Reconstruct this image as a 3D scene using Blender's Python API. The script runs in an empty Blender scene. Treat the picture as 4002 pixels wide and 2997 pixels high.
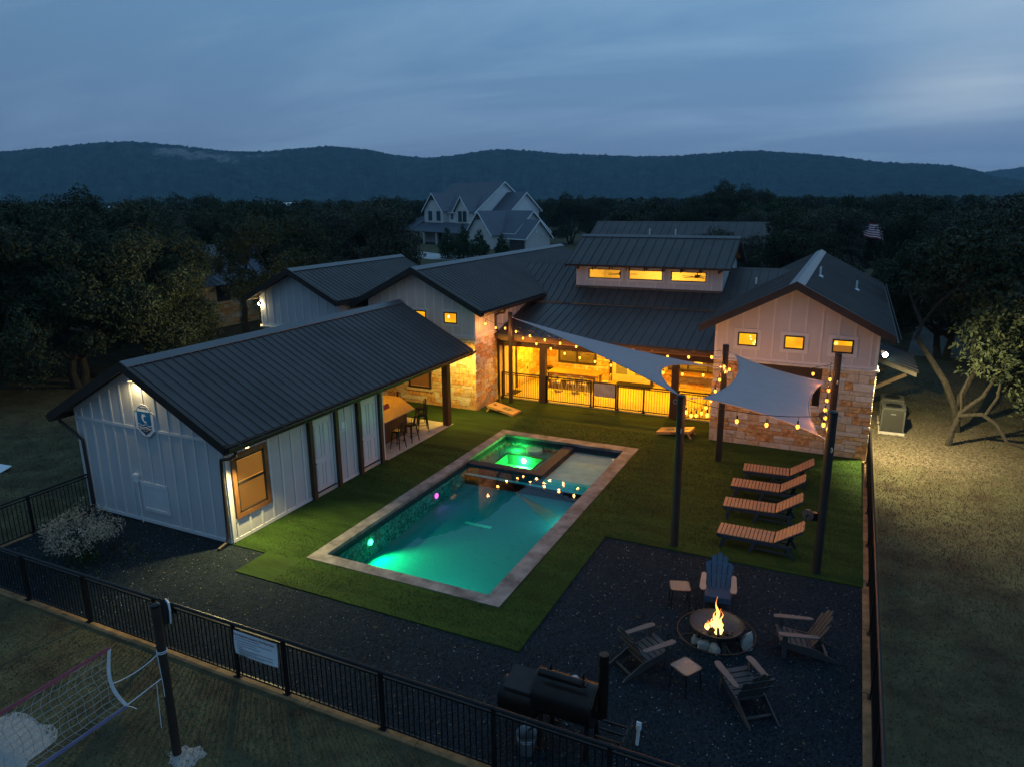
import bpy, bmesh, math, random
import numpy as np
from mathutils import Vector, Matrix
random.seed(7); rng = np.random.default_rng(7)
C = bpy.context.scene.collection
SC = bpy.context.scene
PI = math.pi

# ------------------------------------------------------------------ camera
def cam_axes(yaw, pitch, roll):
    yaw, pitch, roll = [math.radians(a) for a in (yaw, pitch, roll)]
    fw = Vector((-math.sin(yaw)*math.cos(pitch), math.cos(yaw)*math.cos(pitch), -math.sin(pitch)))
    rt = Vector((math.cos(yaw), math.sin(yaw), 0)); up = rt.cross(fw)
    return rt*math.cos(roll)+up*math.sin(roll), -rt*math.sin(roll)+up*math.cos(roll), fw
cd = bpy.data.cameras.new('camera'); cam = bpy.data.objects.new('camera', cd); C.objects.link(cam)
r_, u_, f_ = cam_axes(25.502, 14.466, -0.474)
CAM = Vector((12.150, -12.893, 9.040))
cam.matrix_world = Matrix(((r_.x, u_.x, -f_.x, CAM.x), (r_.y, u_.y, -f_.y, CAM.y), (r_.z, u_.z, -f_.z, CAM.z), (0, 0, 0, 1)))
cd.sensor_width = 36; cd.lens = 2783.8*36/4002; cd.clip_end = 20000; cd.clip_start = .1
SC.camera = cam

# ------------------------------------------------------------------ light levels
SKY = 1.22          # world strength
BULB = 14.0         # watts of each festoon bulb
PORCH = 470.0       # watts of each porch lamp
PAVILION = 170.0
EXPOSURE = 0.0
HAZE = .00017       # air density per metre

CLOUD = (7.7, 1.1, 0)
# ------------------------------------------------------------------ world: overcast dusk sky
w = bpy.data.worlds.new('World'); SC.world = w; w.use_nodes = True
nt = w.node_tree; nd = nt.nodes; lk = nt.links
for n in list(nd): nd.remove(n)
out = nd.new('ShaderNodeOutputWorld'); bg = nd.new('ShaderNodeBackground'); lk.new(bg.outputs[0], out.inputs[0])
tc = nd.new('ShaderNodeTexCoord'); sep = nd.new('ShaderNodeSeparateXYZ'); lk.new(tc.outputs['Generated'], sep.inputs[0])
ramp = nd.new('ShaderNodeValToRGB'); lk.new(sep.outputs['Z'], ramp.inputs[0])
cr = ramp.color_ramp; cr.elements[0].position = 0.0; cr.elements[0].color = (.150, .220, .350, 1)
cr.elements[1].position = 1.0; cr.elements[1].color = (.125, .265, .440, 1)
for p, c_ in ((.06, (.138, .220, .360, 1)), (.16, (.118, .226, .380, 1)), (.30, (.120, .252, .420, 1))):
    e = cr.elements.new(p); e.color = c_
# cloud veil: streaky noise on a flat layer seen from below
dv = nd.new('ShaderNodeMath'); dv.operation = 'ADD'; dv.inputs[1].default_value = .12; lk.new(sep.outputs['Z'], dv.inputs[0])
dx = nd.new('ShaderNodeMath'); dx.operation = 'DIVIDE'; lk.new(sep.outputs['X'], dx.inputs[0]); lk.new(dv.outputs[0], dx.inputs[1])
dy = nd.new('ShaderNodeMath'); dy.operation = 'DIVIDE'; lk.new(sep.outputs['Y'], dy.inputs[0]); lk.new(dv.outputs[0], dy.inputs[1])
cmb = nd.new('ShaderNodeCombineXYZ'); lk.new(dx.outputs[0], cmb.inputs[0]); lk.new(dy.outputs[0], cmb.inputs[1])
mp = nd.new('ShaderNodeMapping'); mp.inputs['Rotation'].default_value = (0, 0, -.35); mp.inputs['Scale'].default_value = (.34, 1.0, 1); mp.inputs['Location'].default_value = CLOUD
lk.new(cmb.outputs[0], mp.inputs[0])
nz = nd.new('ShaderNodeTexNoise'); nz.inputs['Scale'].default_value = 1.0; nz.inputs['Detail'].default_value = 9; nz.inputs['Roughness'].default_value = .6; nz.inputs['Distortion'].default_value = .6
lk.new(mp.outputs[0], nz.inputs[0])
cr2 = nd.new('ShaderNodeValToRGB'); lk.new(nz.outputs[0], cr2.inputs[0])
cr2.color_ramp.elements[0].position = .46; cr2.color_ramp.elements[0].color = (0, 0, 0, 1)
cr2.color_ramp.elements[1].position = .72; cr2.color_ramp.elements[1].color = (1, 1, 1, 1)
mx = nd.new('ShaderNodeMix'); mx.data_type = 'RGBA'; mx.blend_type = 'MIX'
ml = nd.new('ShaderNodeMath'); ml.operation = 'MULTIPLY'; ml.inputs[1].default_value = .5; lk.new(cr2.outputs[0], ml.inputs[0])
lk.new(ml.outputs[0], mx.inputs[0]); lk.new(ramp.outputs[0], mx.inputs[6]); mx.inputs[7].default_value = (.25, .40, .56, 1)
# two brighter breaks in the cloud veil towards the after-glow
def glow_break(prev, px, py, size, col, amt):
    v = (r_*((px-1106)/1538.7)-u_*((py-828.4)/1538.7)+f_).normalized()
    sb = nd.new('ShaderNodeVectorMath'); sb.operation = 'SUBTRACT'; lk.new(tc.outputs['Generated'], sb.inputs[0]); sb.inputs[1].default_value = v
    scl = nd.new('ShaderNodeVectorMath'); scl.operation = 'MULTIPLY'; lk.new(sb.outputs[0], scl.inputs[0]); scl.inputs[1].default_value = (1, 1, 2.4)
    ln = nd.new('ShaderNodeVectorMath'); ln.operation = 'LENGTH'; lk.new(scl.outputs[0], ln.inputs[0])
    q = nd.new('ShaderNodeMapRange'); q.interpolation_type = 'SMOOTHSTEP'; lk.new(ln.outputs['Value'], q.inputs[0]); q.inputs[1].default_value = size; q.inputs[2].default_value = 0; q.inputs[3].default_value = 0; q.inputs[4].default_value = amt
    k = nd.new('ShaderNodeMath'); k.operation = 'MULTIPLY'; lk.new(q.outputs[0], k.inputs[0]); lk.new(nz.outputs[0], k.inputs[1])
    m_ = nd.new('ShaderNodeMix'); m_.data_type = 'RGBA'; lk.new(k.outputs[0], m_.inputs[0]); lk.new(prev, m_.inputs[6]); m_.inputs[7].default_value = (*col, 1); return m_.outputs[2]
veil = glow_break(mx.outputs[2], 2095, 190, .16, (.36, .44, .53), 1.1); veil = glow_break(veil, 2180, 10, .22, (.34, .45, .56), 1.1)
# gentle brightening towards the after-glow
dt = nd.new('ShaderNodeVectorMath'); dt.operation = 'DOT_PRODUCT'; lk.new(tc.outputs['Generated'], dt.inputs[0]); dt.inputs[1].default_value = (.62, .70, .35)
mr = nd.new('ShaderNodeMapRange'); lk.new(dt.outputs['Value'], mr.inputs[0])
mr.inputs[1].default_value = -1; mr.inputs[2].default_value = 1; mr.inputs[3].default_value = .66; mr.inputs[4].default_value = 1.16
m2 = nd.new('ShaderNodeMix'); m2.data_type = 'RGBA'; m2.blend_type = 'MULTIPLY'; m2.inputs[0].default_value = 1
lk.new(veil, m2.inputs[6]); lk.new(mr.outputs[0], m2.inputs[7])
lk.new(m2.outputs[2], bg.inputs[0]); bg.inputs[1].default_value = SKY

SC.view_settings.view_transform = 'Standard'; SC.view_settings.look = 'None'
SC.view_settings.exposure = EXPOSURE; SC.view_settings.gamma = 1.0; SC.view_settings.use_curve_mapping = False
SC.render.engine = 'CYCLES'
cy = SC.cycles
cy.use_denoising = True
try: cy.denoiser = 'OPENIMAGEDENOISE'; cy.denoising_input_passes = 'RGB_ALBEDO_NORMAL'
except Exception: pass
cy.max_bounces = 5; cy.diffuse_bounces = 3; cy.glossy_bounces = 3; cy.transmission_bounces = 4; cy.transparent_max_bounces = 12; cy.volume_bounces = 0
cy.caustics_reflective = False; cy.caustics_refractive = False; cy.sample_clamp_indirect = 2.0
cy.use_light_tree = True

# ------------------------------------------------------------------ materials
MATS = {}
def mat(name, col, rough=.7, var=.18, scale=3., metal=0., bump=0., bscale=30., spec=.4, col2=None, detail=4, stretch=None):
    if name in MATS: return MATS[name]
    m = bpy.data.materials.new(name); m.use_nodes = True; t = m.node_tree; n = t.nodes; l = t.links
    b = n['Principled BSDF']; b.inputs['Roughness'].default_value = rough; b.inputs['Metallic'].default_value = metal
    b.inputs['Specular IOR Level'].default_value = spec
    g = n.new('ShaderNodeNewGeometry'); src = g.outputs['Position']
    if stretch:
        mpn = n.new('ShaderNodeMapping'); mpn.inputs['Scale'].default_value = stretch; l.new(src, mpn.inputs[0]); src = mpn.outputs[0]
    nz = n.new('ShaderNodeTexNoise'); nz.inputs['Scale'].default_value = scale; nz.inputs['Detail'].default_value = detail; nz.inputs['Roughness'].default_value = .6
    l.new(src, nz.inputs[0])
    r = n.new('ShaderNodeValToRGB'); l.new(nz.outputs[0], r.inputs[0])
    a = [c*(1-var) for c in col]; z = [min(1, c*(1+var)) for c in (col2 or col)]
    r.color_ramp.elements[0].position = .32; r.color_ramp.elements[0].color = (*a, 1)
    r.color_ramp.elements[1].position = .68; r.color_ramp.elements[1].color = (*z, 1)
    l.new(r.outputs[0], b.inputs['Base Color'])
    if bump:
        n2 = n.new('ShaderNodeTexNoise'); n2.inputs['Scale'].default_value = bscale; n2.inputs['Detail'].default_value = 3; l.new(src, n2.inputs[0])
        bp = n.new('ShaderNodeBump'); bp.inputs['Strength'].default_value = bump; bp.inputs['Distance'].default_value = .03
        l.new(n2.outputs[0], bp.inputs['Height']); l.new(bp.outputs[0], b.inputs['Normal'])
    MATS[name] = m; return m
def emit(name, col, strength, gloss=False):
    if name in MATS: return MATS[name]
    m = bpy.data.materials.new(name); m.use_nodes = True; b = m.node_tree.nodes['Principled BSDF']
    b.inputs['Base Color'].default_value = (.02, .02, .02, 1); b.inputs['Roughness'].default_value = .08 if gloss else .6
    b.inputs['Emission Color'].default_value = (*col, 1); b.inputs['Emission Strength'].default_value = strength
    MATS[name] = m; return m

M_roof = mat('charcoal_roof_metal', (.066, .057, .055), .5, .2, .6, .35, .12, 1.5, .5)
M_cap = mat('ridge_flashing_metal', (.125, .125, .13), .36, .08, .8, .45)
M_trim = mat('dark_brown_trim', (.030, .022, .018), .45, .2, 4)
M_post = mat('stained_dark_timber', (.052, .026, .013), .6, .35, 5, bump=.3, bscale=12, stretch=(6, 6, .6))
M_cedar = mat('cedar_stain', (.20, .085, .03), .55, .3, 5, stretch=(4, 4, .8))
M_side = mat('white_siding', (.50, .50, .515), .6, .05, 1.2, bump=.08, bscale=60)
M_batten = mat('white_batten', (.60, .61, .62), .6, .05, 2)
M_mortar = mat('mortar', (.46, .41, .34), .9, .1, 6)
M_st = [mat('limestone_cream', (.56, .49, .37), .9, .2, 5, bump=.7, bscale=9), mat('limestone_white', (.62, .58, .50), .9, .15, 6, bump=.7, bscale=9),
        mat('limestone_buff', (.52, .40, .25), .9, .25, 6, bump=.7, bscale=9), mat('limestone_rust', (.46, .21, .06), .9, .35, 8, bump=.7, bscale=9, col2=(.56, .34, .15)),
        mat('limestone_ochre', (.52, .30, .10), .9, .3, 9, bump=.7, bscale=9, col2=(.60, .42, .2))]
M_turf = mat('artificial_turf', (.025, .056, .008), .85, .42, 1.0, bump=.7, bscale=55, spec=.15, detail=10, stretch=(.45, 2.2, 1))
def lawn_mat():
    m = mat('dry_lawn', (.100, .072, .046), .95, .45, 1.0, bump=.9, bscale=25, spec=.1, col2=(.080, .076, .040), detail=9); n = m.node_tree.nodes; l = m.node_tree.links; b = n['Principled BSDF']
    base = b.inputs['Base Color'].links[0].from_socket; g = n.new('ShaderNodeNewGeometry'); fac = None
    for c_, rad in (((15.2, 17.0, 0), 6.2), ((15.6, 28., 0), 6.5), ((-16, 14, 0), 7.)):      # bare sandy soil by the house walls, ragged edges
        v = n.new('ShaderNodeVectorMath'); v.operation = 'DISTANCE'; l.new(g.outputs['Position'], v.inputs[0]); v.inputs[1].default_value = c_
        q = n.new('ShaderNodeMapRange'); l.new(v.outputs['Value'], q.inputs[0]); q.inputs[1].default_value = rad; q.inputs[2].default_value = rad*.35; q.inputs[3].default_value = 0; q.inputs[4].default_value = .62
        if fac is None: fac = q.outputs[0]
        else: k = n.new('ShaderNodeMath'); k.operation = 'MAXIMUM'; l.new(fac, k.inputs[0]); l.new(q.outputs[0], k.inputs[1]); fac = k.outputs[0]
    z = n.new('ShaderNodeTexNoise'); z.inputs['Scale'].default_value = 1.7; z.inputs['Detail'].default_value = 8; z.inputs['Roughness'].default_value = .7; l.new(g.outputs['Position'], z.inputs[0])
    k = n.new('ShaderNodeMath'); k.operation = 'ADD'; l.new(fac, k.inputs[0]); l.new(z.outputs[0], k.inputs[1]); q = n.new('ShaderNodeMapRange'); l.new(k.outputs[0], q.inputs[0]); q.inputs[1].default_value = .74; q.inputs[2].default_value = 1.05
    sc = n.new('ShaderNodeTexNoise'); sc.inputs['Scale'].default_value = 9; sc.inputs['Detail'].default_value = 6; l.new(g.outputs['Position'], sc.inputs[0]); sr = n.new('ShaderNodeValToRGB'); l.new(sc.outputs[0], sr.inputs[0]); sr.color_ramp.elements[0].position = .35; sr.color_ramp.elements[0].color = (.075, .058, .035, 1); sr.color_ramp.elements[1].position = .65; sr.color_ramp.elements[1].color = (.19, .155, .105, 1)
    mm = n.new('ShaderNodeMix'); mm.data_type = 'RGBA'; l.new(q.outputs[0], mm.inputs[0]); l.new(base, mm.inputs[6]); l.new(sr.outputs[0], mm.inputs[7]); l.new(mm.outputs[2], b.inputs['Base Color']); return m
M_lawn = lawn_mat()
M_conc = mat('concrete', (.42, .39, .35), .8, .12, 2.5, bump=.1, bscale=40, detail=8)
M_black = mat('black_metal', (.012, .012, .013), .38, .1, 4, .3)
M_galv = mat('galvanised_metal', (.42, .44, .46), .35, .12, 6, .8)
M_white = mat('white_paint', (.72, .73, .75), .5, .03, 2)
M_door = mat('white_door', (.58, .58, .61), .45, .03, 2)
M_gran = mat('granite_counter', (.40, .30, .19), .25, .45, 28, detail=6)
M_lum = mat('tan_lounge_slat', (.33, .20, .125), .55, .1, 4)
M_navy = mat('navy_poly_lumber', (.030, .042, .066), .5, .15, 4)
M_slate = mat('slate_poly_lumber', (.060, .052, .052), .55, .15, 4)
M_slate2 = mat('taupe_poly_lumber', (.14, .105, .09), .55, .12, 4)
M_tim = mat('weathered_timber', (.26, .15, .065), .85, .4, 4, bump=.3, bscale=15, stretch=(1, 1, 3))
M_ply = mat('varnished_plywood', (.50, .31, .12), .5, .15, 4, stretch=(1, 6, 6))
M_bark = mat('oak_bark', (.034, .029, .022), .95, .4, 8, bump=.9, bscale=14)
M_rope = mat('white_rope', (.62, .62, .64), .8, .05, 8)
M_sail = mat('shade_sail_fabric', (.45, .345, .335), .85, .04, 3, bump=.05, bscale=200)
M_rust = mat('rusty_iron', (.09, .05, .03), .7, .4, 9, .4)
M_smoke = mat('black_smoker_steel', (.016, .015, .016), .32, .2, 3, .5, col2=(.03, .02, .015))
M_rock = mat('pale_limestone_rock', (.40, .37, .33), .95, .2, 6, bump=.6, bscale=10)
M_mat = mat('black_door_mat', (.02, .018, .016), .95, .3, 30)
M_table = mat('oak_table_top', (.30, .17, .07), .5, .25, 5, stretch=(.6, 5, 5))
M_paper = mat('white_paper', (.72, .74, .78), .7, .02, 2)
M_ink = mat('dark_print', (.04, .035, .05), .8, .05, 3)
M_red = mat('dull_red_print', (.20, .04, .05), .8, .1, 3)
def lit_pane():
    """a self-lit pane: noise paints brighter and dimmer room light into its glow"""
    m = bpy.data.materials.new('lamp_lit_pane'); m.use_nodes = True; n = m.node_tree.nodes; l = m.node_tree.links; b = n['Principled BSDF']; b.inputs['Base Color'].default_value = (.02, .02, .02, 1); b.inputs['Roughness'].default_value = .05; b.inputs['Specular IOR Level'].default_value = .8
    g = n.new('ShaderNodeNewGeometry'); z = n.new('ShaderNodeTexNoise'); z.inputs['Scale'].default_value = 1.6; z.inputs['Detail'].default_value = 1; l.new(g.outputs['Position'], z.inputs[0])
    r = n.new('ShaderNodeValToRGB'); l.new(z.outputs[0], r.inputs[0]); r.color_ramp.elements[0].position = .3; r.color_ramp.elements[0].color = (.78, .29, .004, 1); r.color_ramp.elements[1].position = .65; r.color_ramp.elements[1].color = (1, .50, .012, 1)  # patches of room light painted into the glow
    l.new(r.outputs[0], b.inputs['Emission Color']); b.inputs['Emission Strength'].default_value = 1.3; return m
M_amber = lit_pane()
def bulb_mat():
    m = bpy.data.materials.new('festoon_bulb_glass'); m.use_nodes = True; n = m.node_tree.nodes; l = m.node_tree.links; b = n['Principled BSDF']; b.inputs['Base Color'].default_value = (.05, .03, .01, 1)
    w_ = n.new('ShaderNodeLayerWeight'); w_.inputs[0].default_value = .5; r = n.new('ShaderNodeValToRGB'); l.new(w_.outputs['Facing'], r.inputs[0])
    r.color_ramp.elements[0].position = .15; r.color_ramp.elements[0].color = (1, .44, .04, 1); r.color_ramp.elements[1].position = .85; r.color_ramp.elements[1].color = (.42, .10, .004, 1)
    l.new(r.outputs[0], b.inputs['Emission Color']); b.inputs['Emission Strength'].default_value = 4.5; return m
M_bulb = bulb_mat()
M_flood = emit('flood_lamp_face', (1, .80, .38), 120)
M_disc = emit('porch_lamp_face', (1, .66, .2), 8)
def glass(name, tint=(.03, .035, .045), rough=.04):
    m = mat(name, tint, rough, .05, 2, 0, 0, 1, 1.0); return m
M_glass = glass('dark_window_glass')
M_bluegl = glass('bluish_window_glass', (.05, .09, .12))
M_tank = mat('pebble_plaster', (.20, .40, .42), .8, .25, 3.5, bump=.3, bscale=60, detail=10)

def gravel_mat(name, a, b_, spk, th):
    m = bpy.data.materials.new(name); m.use_nodes = True; t = m.node_tree; n = t.nodes; l = t.links; b = n['Principled BSDF']
    b.inputs['Roughness'].default_value = .9; b.inputs['Specular IOR Level'].default_value = .05
    g = n.new('ShaderNodeNewGeometry')
    v = n.new('ShaderNodeTexVoronoi'); v.inputs['Scale'].default_value = 26; l.new(g.outputs['Position'], v.inputs['Vector'])
    r = n.new('ShaderNodeValToRGB'); l.new(v.outputs['Color'], r.inputs[0])
    r.color_ramp.elements[0].color = (*a, 1); r.color_ramp.elements[1].color = (*b_, 1); r.color_ramp.elements[1].position = th
    e = r.color_ramp.elements.new(min(.999, th+.04)); e.color = (*spk, 1)
    nz = n.new('ShaderNodeTexNoise'); nz.inputs['Scale'].default_value = .5; nz.inputs['Detail'].default_value = 5; l.new(g.outputs['Position'], nz.inputs[0])
    mm = n.new('ShaderNodeMix'); mm.data_type = 'RGBA'; mm.blend_type = 'MULTIPLY'; mm.inputs[0].default_value = .5
    l.new(r.outputs[0], mm.inputs[6]); l.new(nz.outputs[0], mm.inputs[7]); l.new(mm.outputs[2], b.inputs['Base Color'])
    bp = n.new('ShaderNodeBump'); bp.inputs['Strength'].default_value = .9; bp.inputs['Distance'].default_value = .03; bp.invert = True
    l.new(v.outputs['Distance'], bp.inputs['Height']); l.new(bp.outputs[0], b.inputs['Normal'])
    return m
M_gravel = gravel_mat('dark_basalt_gravel', (.006, .010, .014), (.034, .050, .064), (.13, .14, .155), .96)

# ------------------------------------------------------------------ mesh helpers
class MB:
    def __init__(s): s.v = []; s.f = []; s.m = []; s.mi = 0
    def add(s, vs, fs):
        k = len(s.v); s.v += [tuple(p) for p in vs]; s.f += [tuple(i+k for i in f) for f in fs]; s.m += [s.mi]*len(fs); return s
    def box(s, x0, x1, y0, y1, z0, z1):
        return s.add([(x0, y0, z0), (x1, y0, z0), (x1, y1, z0), (x0, y1, z0), (x0, y0, z1), (x1, y0, z1), (x1, y1, z1), (x0, y1, z1)],
                     [(0, 3, 2, 1), (4, 5, 6, 7), (0, 1, 5, 4), (1, 2, 6, 5), (2, 3, 7, 6), (3, 0, 4, 7)])
    def prism(s, pts, d):          # pts: 3-D polygon, d: extrusion vector
        n = len(pts); d = Vector(d); a = [Vector(p) for p in pts]; b = [p+d for p in a]
        return s.add(a+b, [tuple(range(n-1, -1, -1)), tuple(range(n, 2*n))]+[(i, (i+1) % n, n+(i+1) % n, n+i) for i in range(n)])
    def bar(s, p, q, wx, wz, up=(0, 0, 1)):   # rectangular bar p->q, wx across, wz along 'up'
        p, q = Vector(p), Vector(q); d = (q-p).normalized(); up = Vector(up)
        sx = d.cross(up)
        if sx.length < 1e-4: sx = d.cross(Vector((0, 1, 0)))
        sx.normalize(); uz = sx.cross(d).normalized(); a, b = sx*wx/2, uz*wz/2
        return s.prism([p-a-b, p+a-b, p+a+b, p-a+b], q-p)
    def cyl(s, p, q, r0, r1=None, n=12, cap=True):
        r1 = r0 if r1 is None else r1; p, q = Vector(p), Vector(q); d = (q-p).normalized()
        a = d.orthogonal().normalized(); b = d.cross(a); vs = []
        for c_, r in ((p, r0), (q, r1)):
            vs += [c_+(a*math.cos(2*PI*i/n)+b*math.sin(2*PI*i/n))*r for i in range(n)]
        fs = [(i, (i+1) % n, n+(i+1) % n, n+i) for i in range(n)]
        if cap: fs += [tuple(range(n-1, -1, -1)), tuple(range(n, 2*n))]
        return s.add(vs, fs)
    def tube(s, pts, r, n=6, cap=True):
        pts = [Vector(p) for p in pts]; rs = r if isinstance(r, (list, tuple)) else [r]*len(pts); vs = []
        ref = None
        for i, p in enumerate(pts):
            d = (pts[min(i+1, len(pts)-1)]-pts[max(i-1, 0)]).normalized()
            a = d.orthogonal().normalized() if ref is None else (ref-d*ref.dot(d)).normalized()
            ref = a; b = d.cross(a)
            vs += [p+(a*math.cos(2*PI*j/n)+b*math.sin(2*PI*j/n))*rs[i] for j in range(n)]
        fs = [(i*n+j, i*n+(j+1) % n, (i+1)*n+(j+1) % n, (i+1)*n+j) for i in range(len(pts)-1) for j in range(n)]
        if cap: fs += [tuple(range(n-1, -1, -1)), tuple((len(pts)-1)*n+j for j in range(n))]
        return s.add(vs, fs)
    def lathe(s, prof, n=20, o=(0, 0, 0)):
        vs = []; o = Vector(o)
        for r, z in prof: vs += [o+Vector((r*math.cos(2*PI*i/n), r*math.sin(2*PI*i/n), z)) for i in range(n)]
        fs = [(k*n+i, k*n+(i+1) % n, (k+1)*n+(i+1) % n, (k+1)*n+i) for k in range(len(prof)-1) for i in range(n)]
        return s.add(vs, fs)
    def ball(s, c, r, n=8, m=5, sq=(1, 1, 1)):
        prof = [(r*math.sin(PI*k/m), -r*math.cos(PI*k/m)) for k in range(m+1)]
        k0 = len(s.v); s.lathe([(max(a, 1e-4), z) for a, z in prof], n)
        c = Vector(c)
        for i in range(k0, len(s.v)): v = s.v[i]; s.v[i] = (c.x+v[0]*sq[0], c.y+v[1]*sq[1], c.z+v[2]*sq[2])
        return s
    def mesh(s, name, mats):
        me = bpy.data.meshes.new(name); me.from_pydata(s.v, [], s.f)
        for m in (mats if isinstance(mats, (list, tuple)) else [mats]): me.materials.append(m)
        if any(s.m): me.polygons.foreach_set('material_index', s.m)
        me.validate(); me.update(); return me
WM = {}
def obj(name, mb, mats, parent=None, smooth=False, label=None, kind=None):
    wm = WM.get(parent, Matrix.Identity(4)) if parent is not None else Matrix.Identity(4)
    if isinstance(mb, MB):
        if parent is not None and wm != Matrix.Identity(4):
            inv = wm.inverted(); mb.v = [tuple(inv @ Vector(p)) for p in mb.v]
        me = mb.mesh(name, mats)
    else: me = mb
    if smooth:
        me.polygons.foreach_set('use_smooth', [True]*len(me.polygons))
        try: me.set_sharp_from_angle(angle=math.radians(40))
        except Exception: pass
    o = bpy.data.objects.new(name, me); C.objects.link(o)
    if parent is not None: o.parent = parent; WM[o] = wm
    if label: o['label'] = label
    if kind: o['kind'] = kind
    return o
def tag(o, label=None, cat=None, group=None, kind=None):
    if label: o['label'] = label
    if cat: o['category'] = cat
    if group: o['group'] = group
    if kind: o['kind'] = kind
    return o
def thing(name, label, cat, loc=(0, 0, 0), rz=0., group=None):
    o = bpy.data.objects.new(name, None); C.objects.link(o); o.empty_display_size = .2
    o.location = loc; o.rotation_euler = (0, 0, rz)
    WM[o] = Matrix.Translation(loc) @ Matrix.Rotation(rz, 4, 'Z')
    return tag(o, label, cat, group)
def proto(name, label, cat, group=None):   # a thing modelled about its own origin, moved later
    o = thing(name, label, cat, (0, 0, 0), 0, group); return o
KIDS = {}
def children(o): return [c for c in ALLKIDS().get(o, [])]
def ALLKIDS():
    d = {}
    for o in bpy.data.objects:
        if o.parent: d.setdefault(o.parent, []).append(o)
    return d
def copy_tree(o, kids=None, parent=None):
    kids = kids or ALLKIDS()
    c = o.copy(); C.objects.link(c)
    if parent: c.parent = parent
    for ch in kids.get(o, []): copy_tree(ch, kids, c)
    return c
def place(o, loc, rz=0., label=None, scale=None):
    o.location = loc; o.rotation_euler = (0, 0, rz)
    if scale: o.scale = scale if isinstance(scale, (tuple, list)) else (scale,)*3
    if label: o['label'] = label
    return o
def light(name, kind, loc, power, col, size=.1, parent=None, target=None, spot=None, blend=.5):
    d = bpy.data.lights.new(name, kind); d.energy = power; d.color = col
    if kind == 'AREA': d.shape = 'DISK'; d.size = size
    else: d.shadow_soft_size = size
    if kind == 'SPOT': d.spot_size = math.radians(spot); d.spot_blend = blend
    o = bpy.data.objects.new(name, d); C.objects.link(o)
    wm = Matrix.Translation(loc)
    if target is not None:
        q = (Vector(target)-Vector(loc)).to_track_quat('-Z', 'Y'); wm = Matrix.Translation(loc) @ q.to_matrix().to_4x4()
    if parent is not None: o.parent = parent; o.matrix_basis = WM[parent].inverted() @ wm
    else: o.matrix_basis = wm
    return o
WARM = (1, .42, .006); YEL = (1, .78, .36)

# ------------------------------------------------------------------ text
def text_mesh(name, txt, size, at, xdir, zdir, align='CENTER', arc=None):
    """letters as flat mesh; local x -> xdir, local y -> zdir, placed at 'at'"""
    cu = bpy.data.curves.new(name, 'FONT'); cu.body = txt; cu.size = size; cu.align_x = align; cu.extrude = .002
    to = bpy.data.objects.new(name, cu); C.objects.link(to)
    dg = bpy.context.evaluated_depsgraph_get(); dg.update()
    me = bpy.data.meshes.new_from_object(to.evaluated_get(dg)); bpy.data.objects.remove(to)
    X, Z = Vector(xdir), Vector(zdir); N = X.cross(Z); mb = MB()
    vs = []
    for v in me.vertices:
        x, y, z = v.co
        if arc: y += arc*(x*x)
        vs.append(Vector(at)+X*x+Z*y+N*z)
    mb.add(vs, [tuple(p.vertices) for p in me.polygons]); bpy.data.meshes.remove(me); return mb

# ================================================================== SETTING
PX0, PX1, PY0, PY1 = 0., 5.62, 0., 11.70            # outer edge of the pool coping
def sheet(name, rects, z, m, thick=0., kind='structure', label=None):
    mb = MB()
    for x0, x1, y0, y1 in rects:
        if thick: mb.box(x0, x1, y0, y1, z-thick, z)
        else: mb.add([(x0, y0, z), (x1, y0, z), (x1, y1, z), (x0, y1, z)], [(0, 1, 2, 3)])
    return obj(name, mb, m, kind=kind, label=label)
B = 4200
sheet('ground', [(-B, B, -B, PY0+.1), (-B, PX0+.1, PY0+.1, PY1-.1), (PX1-.1, B, PY0+.1, PY1-.1), (-B, B, PY1-.1, B)], 0., M_lawn)
sheet('gravel_bed', [(-8.1, 13.1, -4.2, -1.2), (-8.1, -1.1, -1.2, -.1), (6.6, 13.1, -1.2, 4.5)], .016, M_gravel)
TURF = [(0, 6.71, -1.27, 0), (-2.36, 0, -.22, 13.65), (-1.18, 0, -1.27, -.22), (PX1, 6.71, 0, 4.42), (PX1, 13.12, 4.42, PY1), (0, 13.12, PY1, 13.65), (-2.2, 13.12, 13.65, 13.83),
        (-2.2, 7.75, 13.83, 16.05), (-9.0, -2.36, 11.62, 13.65)]
sheet('turf', TURF, .045, M_turf, .043)
# turf nap: short blades along the open edges and everywhere (uncountable)
def blades(name, rects, per_m2, h, wd, m, z=0., lean=.5, avoid=None, kind='stuff'):
    P = []
    for x0, x1, y0, y1 in rects:
        n = int((x1-x0)*(y1-y0)*per_m2); P.append(np.column_stack([rng.uniform(x0, x1, n), rng.uniform(y0, y1, n)]))
    P = np.vstack(P)
    if avoid is not None: P = P[~avoid(P)]
    n = len(P); a = rng.uniform(0, 2*PI, n); hh = h*rng.uniform(.4, 1.3, n); ww = wd*rng.uniform(.6, 1.2, n)
    la = rng.uniform(0, 2*PI, n); ll = hh*lean*rng.uniform(.2, 1.4, n)
    V = np.zeros((n, 3, 3)); V[:, 0, :2] = P+np.column_stack([np.cos(a), np.sin(a)])*ww[:, None]/2; V[:, 1, :2] = P-np.column_stack([np.cos(a), np.sin(a)])*ww[:, None]/2
    V[:, 2, :2] = P+np.column_stack([np.cos(la), np.sin(la)])*ll[:, None]; V[:, :2, 2] = z-.005; V[:, 2, 2] = z+hh
    me = fast_mesh(name, V.reshape(-1, 3), 3, m); return obj(name, me, m, kind=kind)
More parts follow.
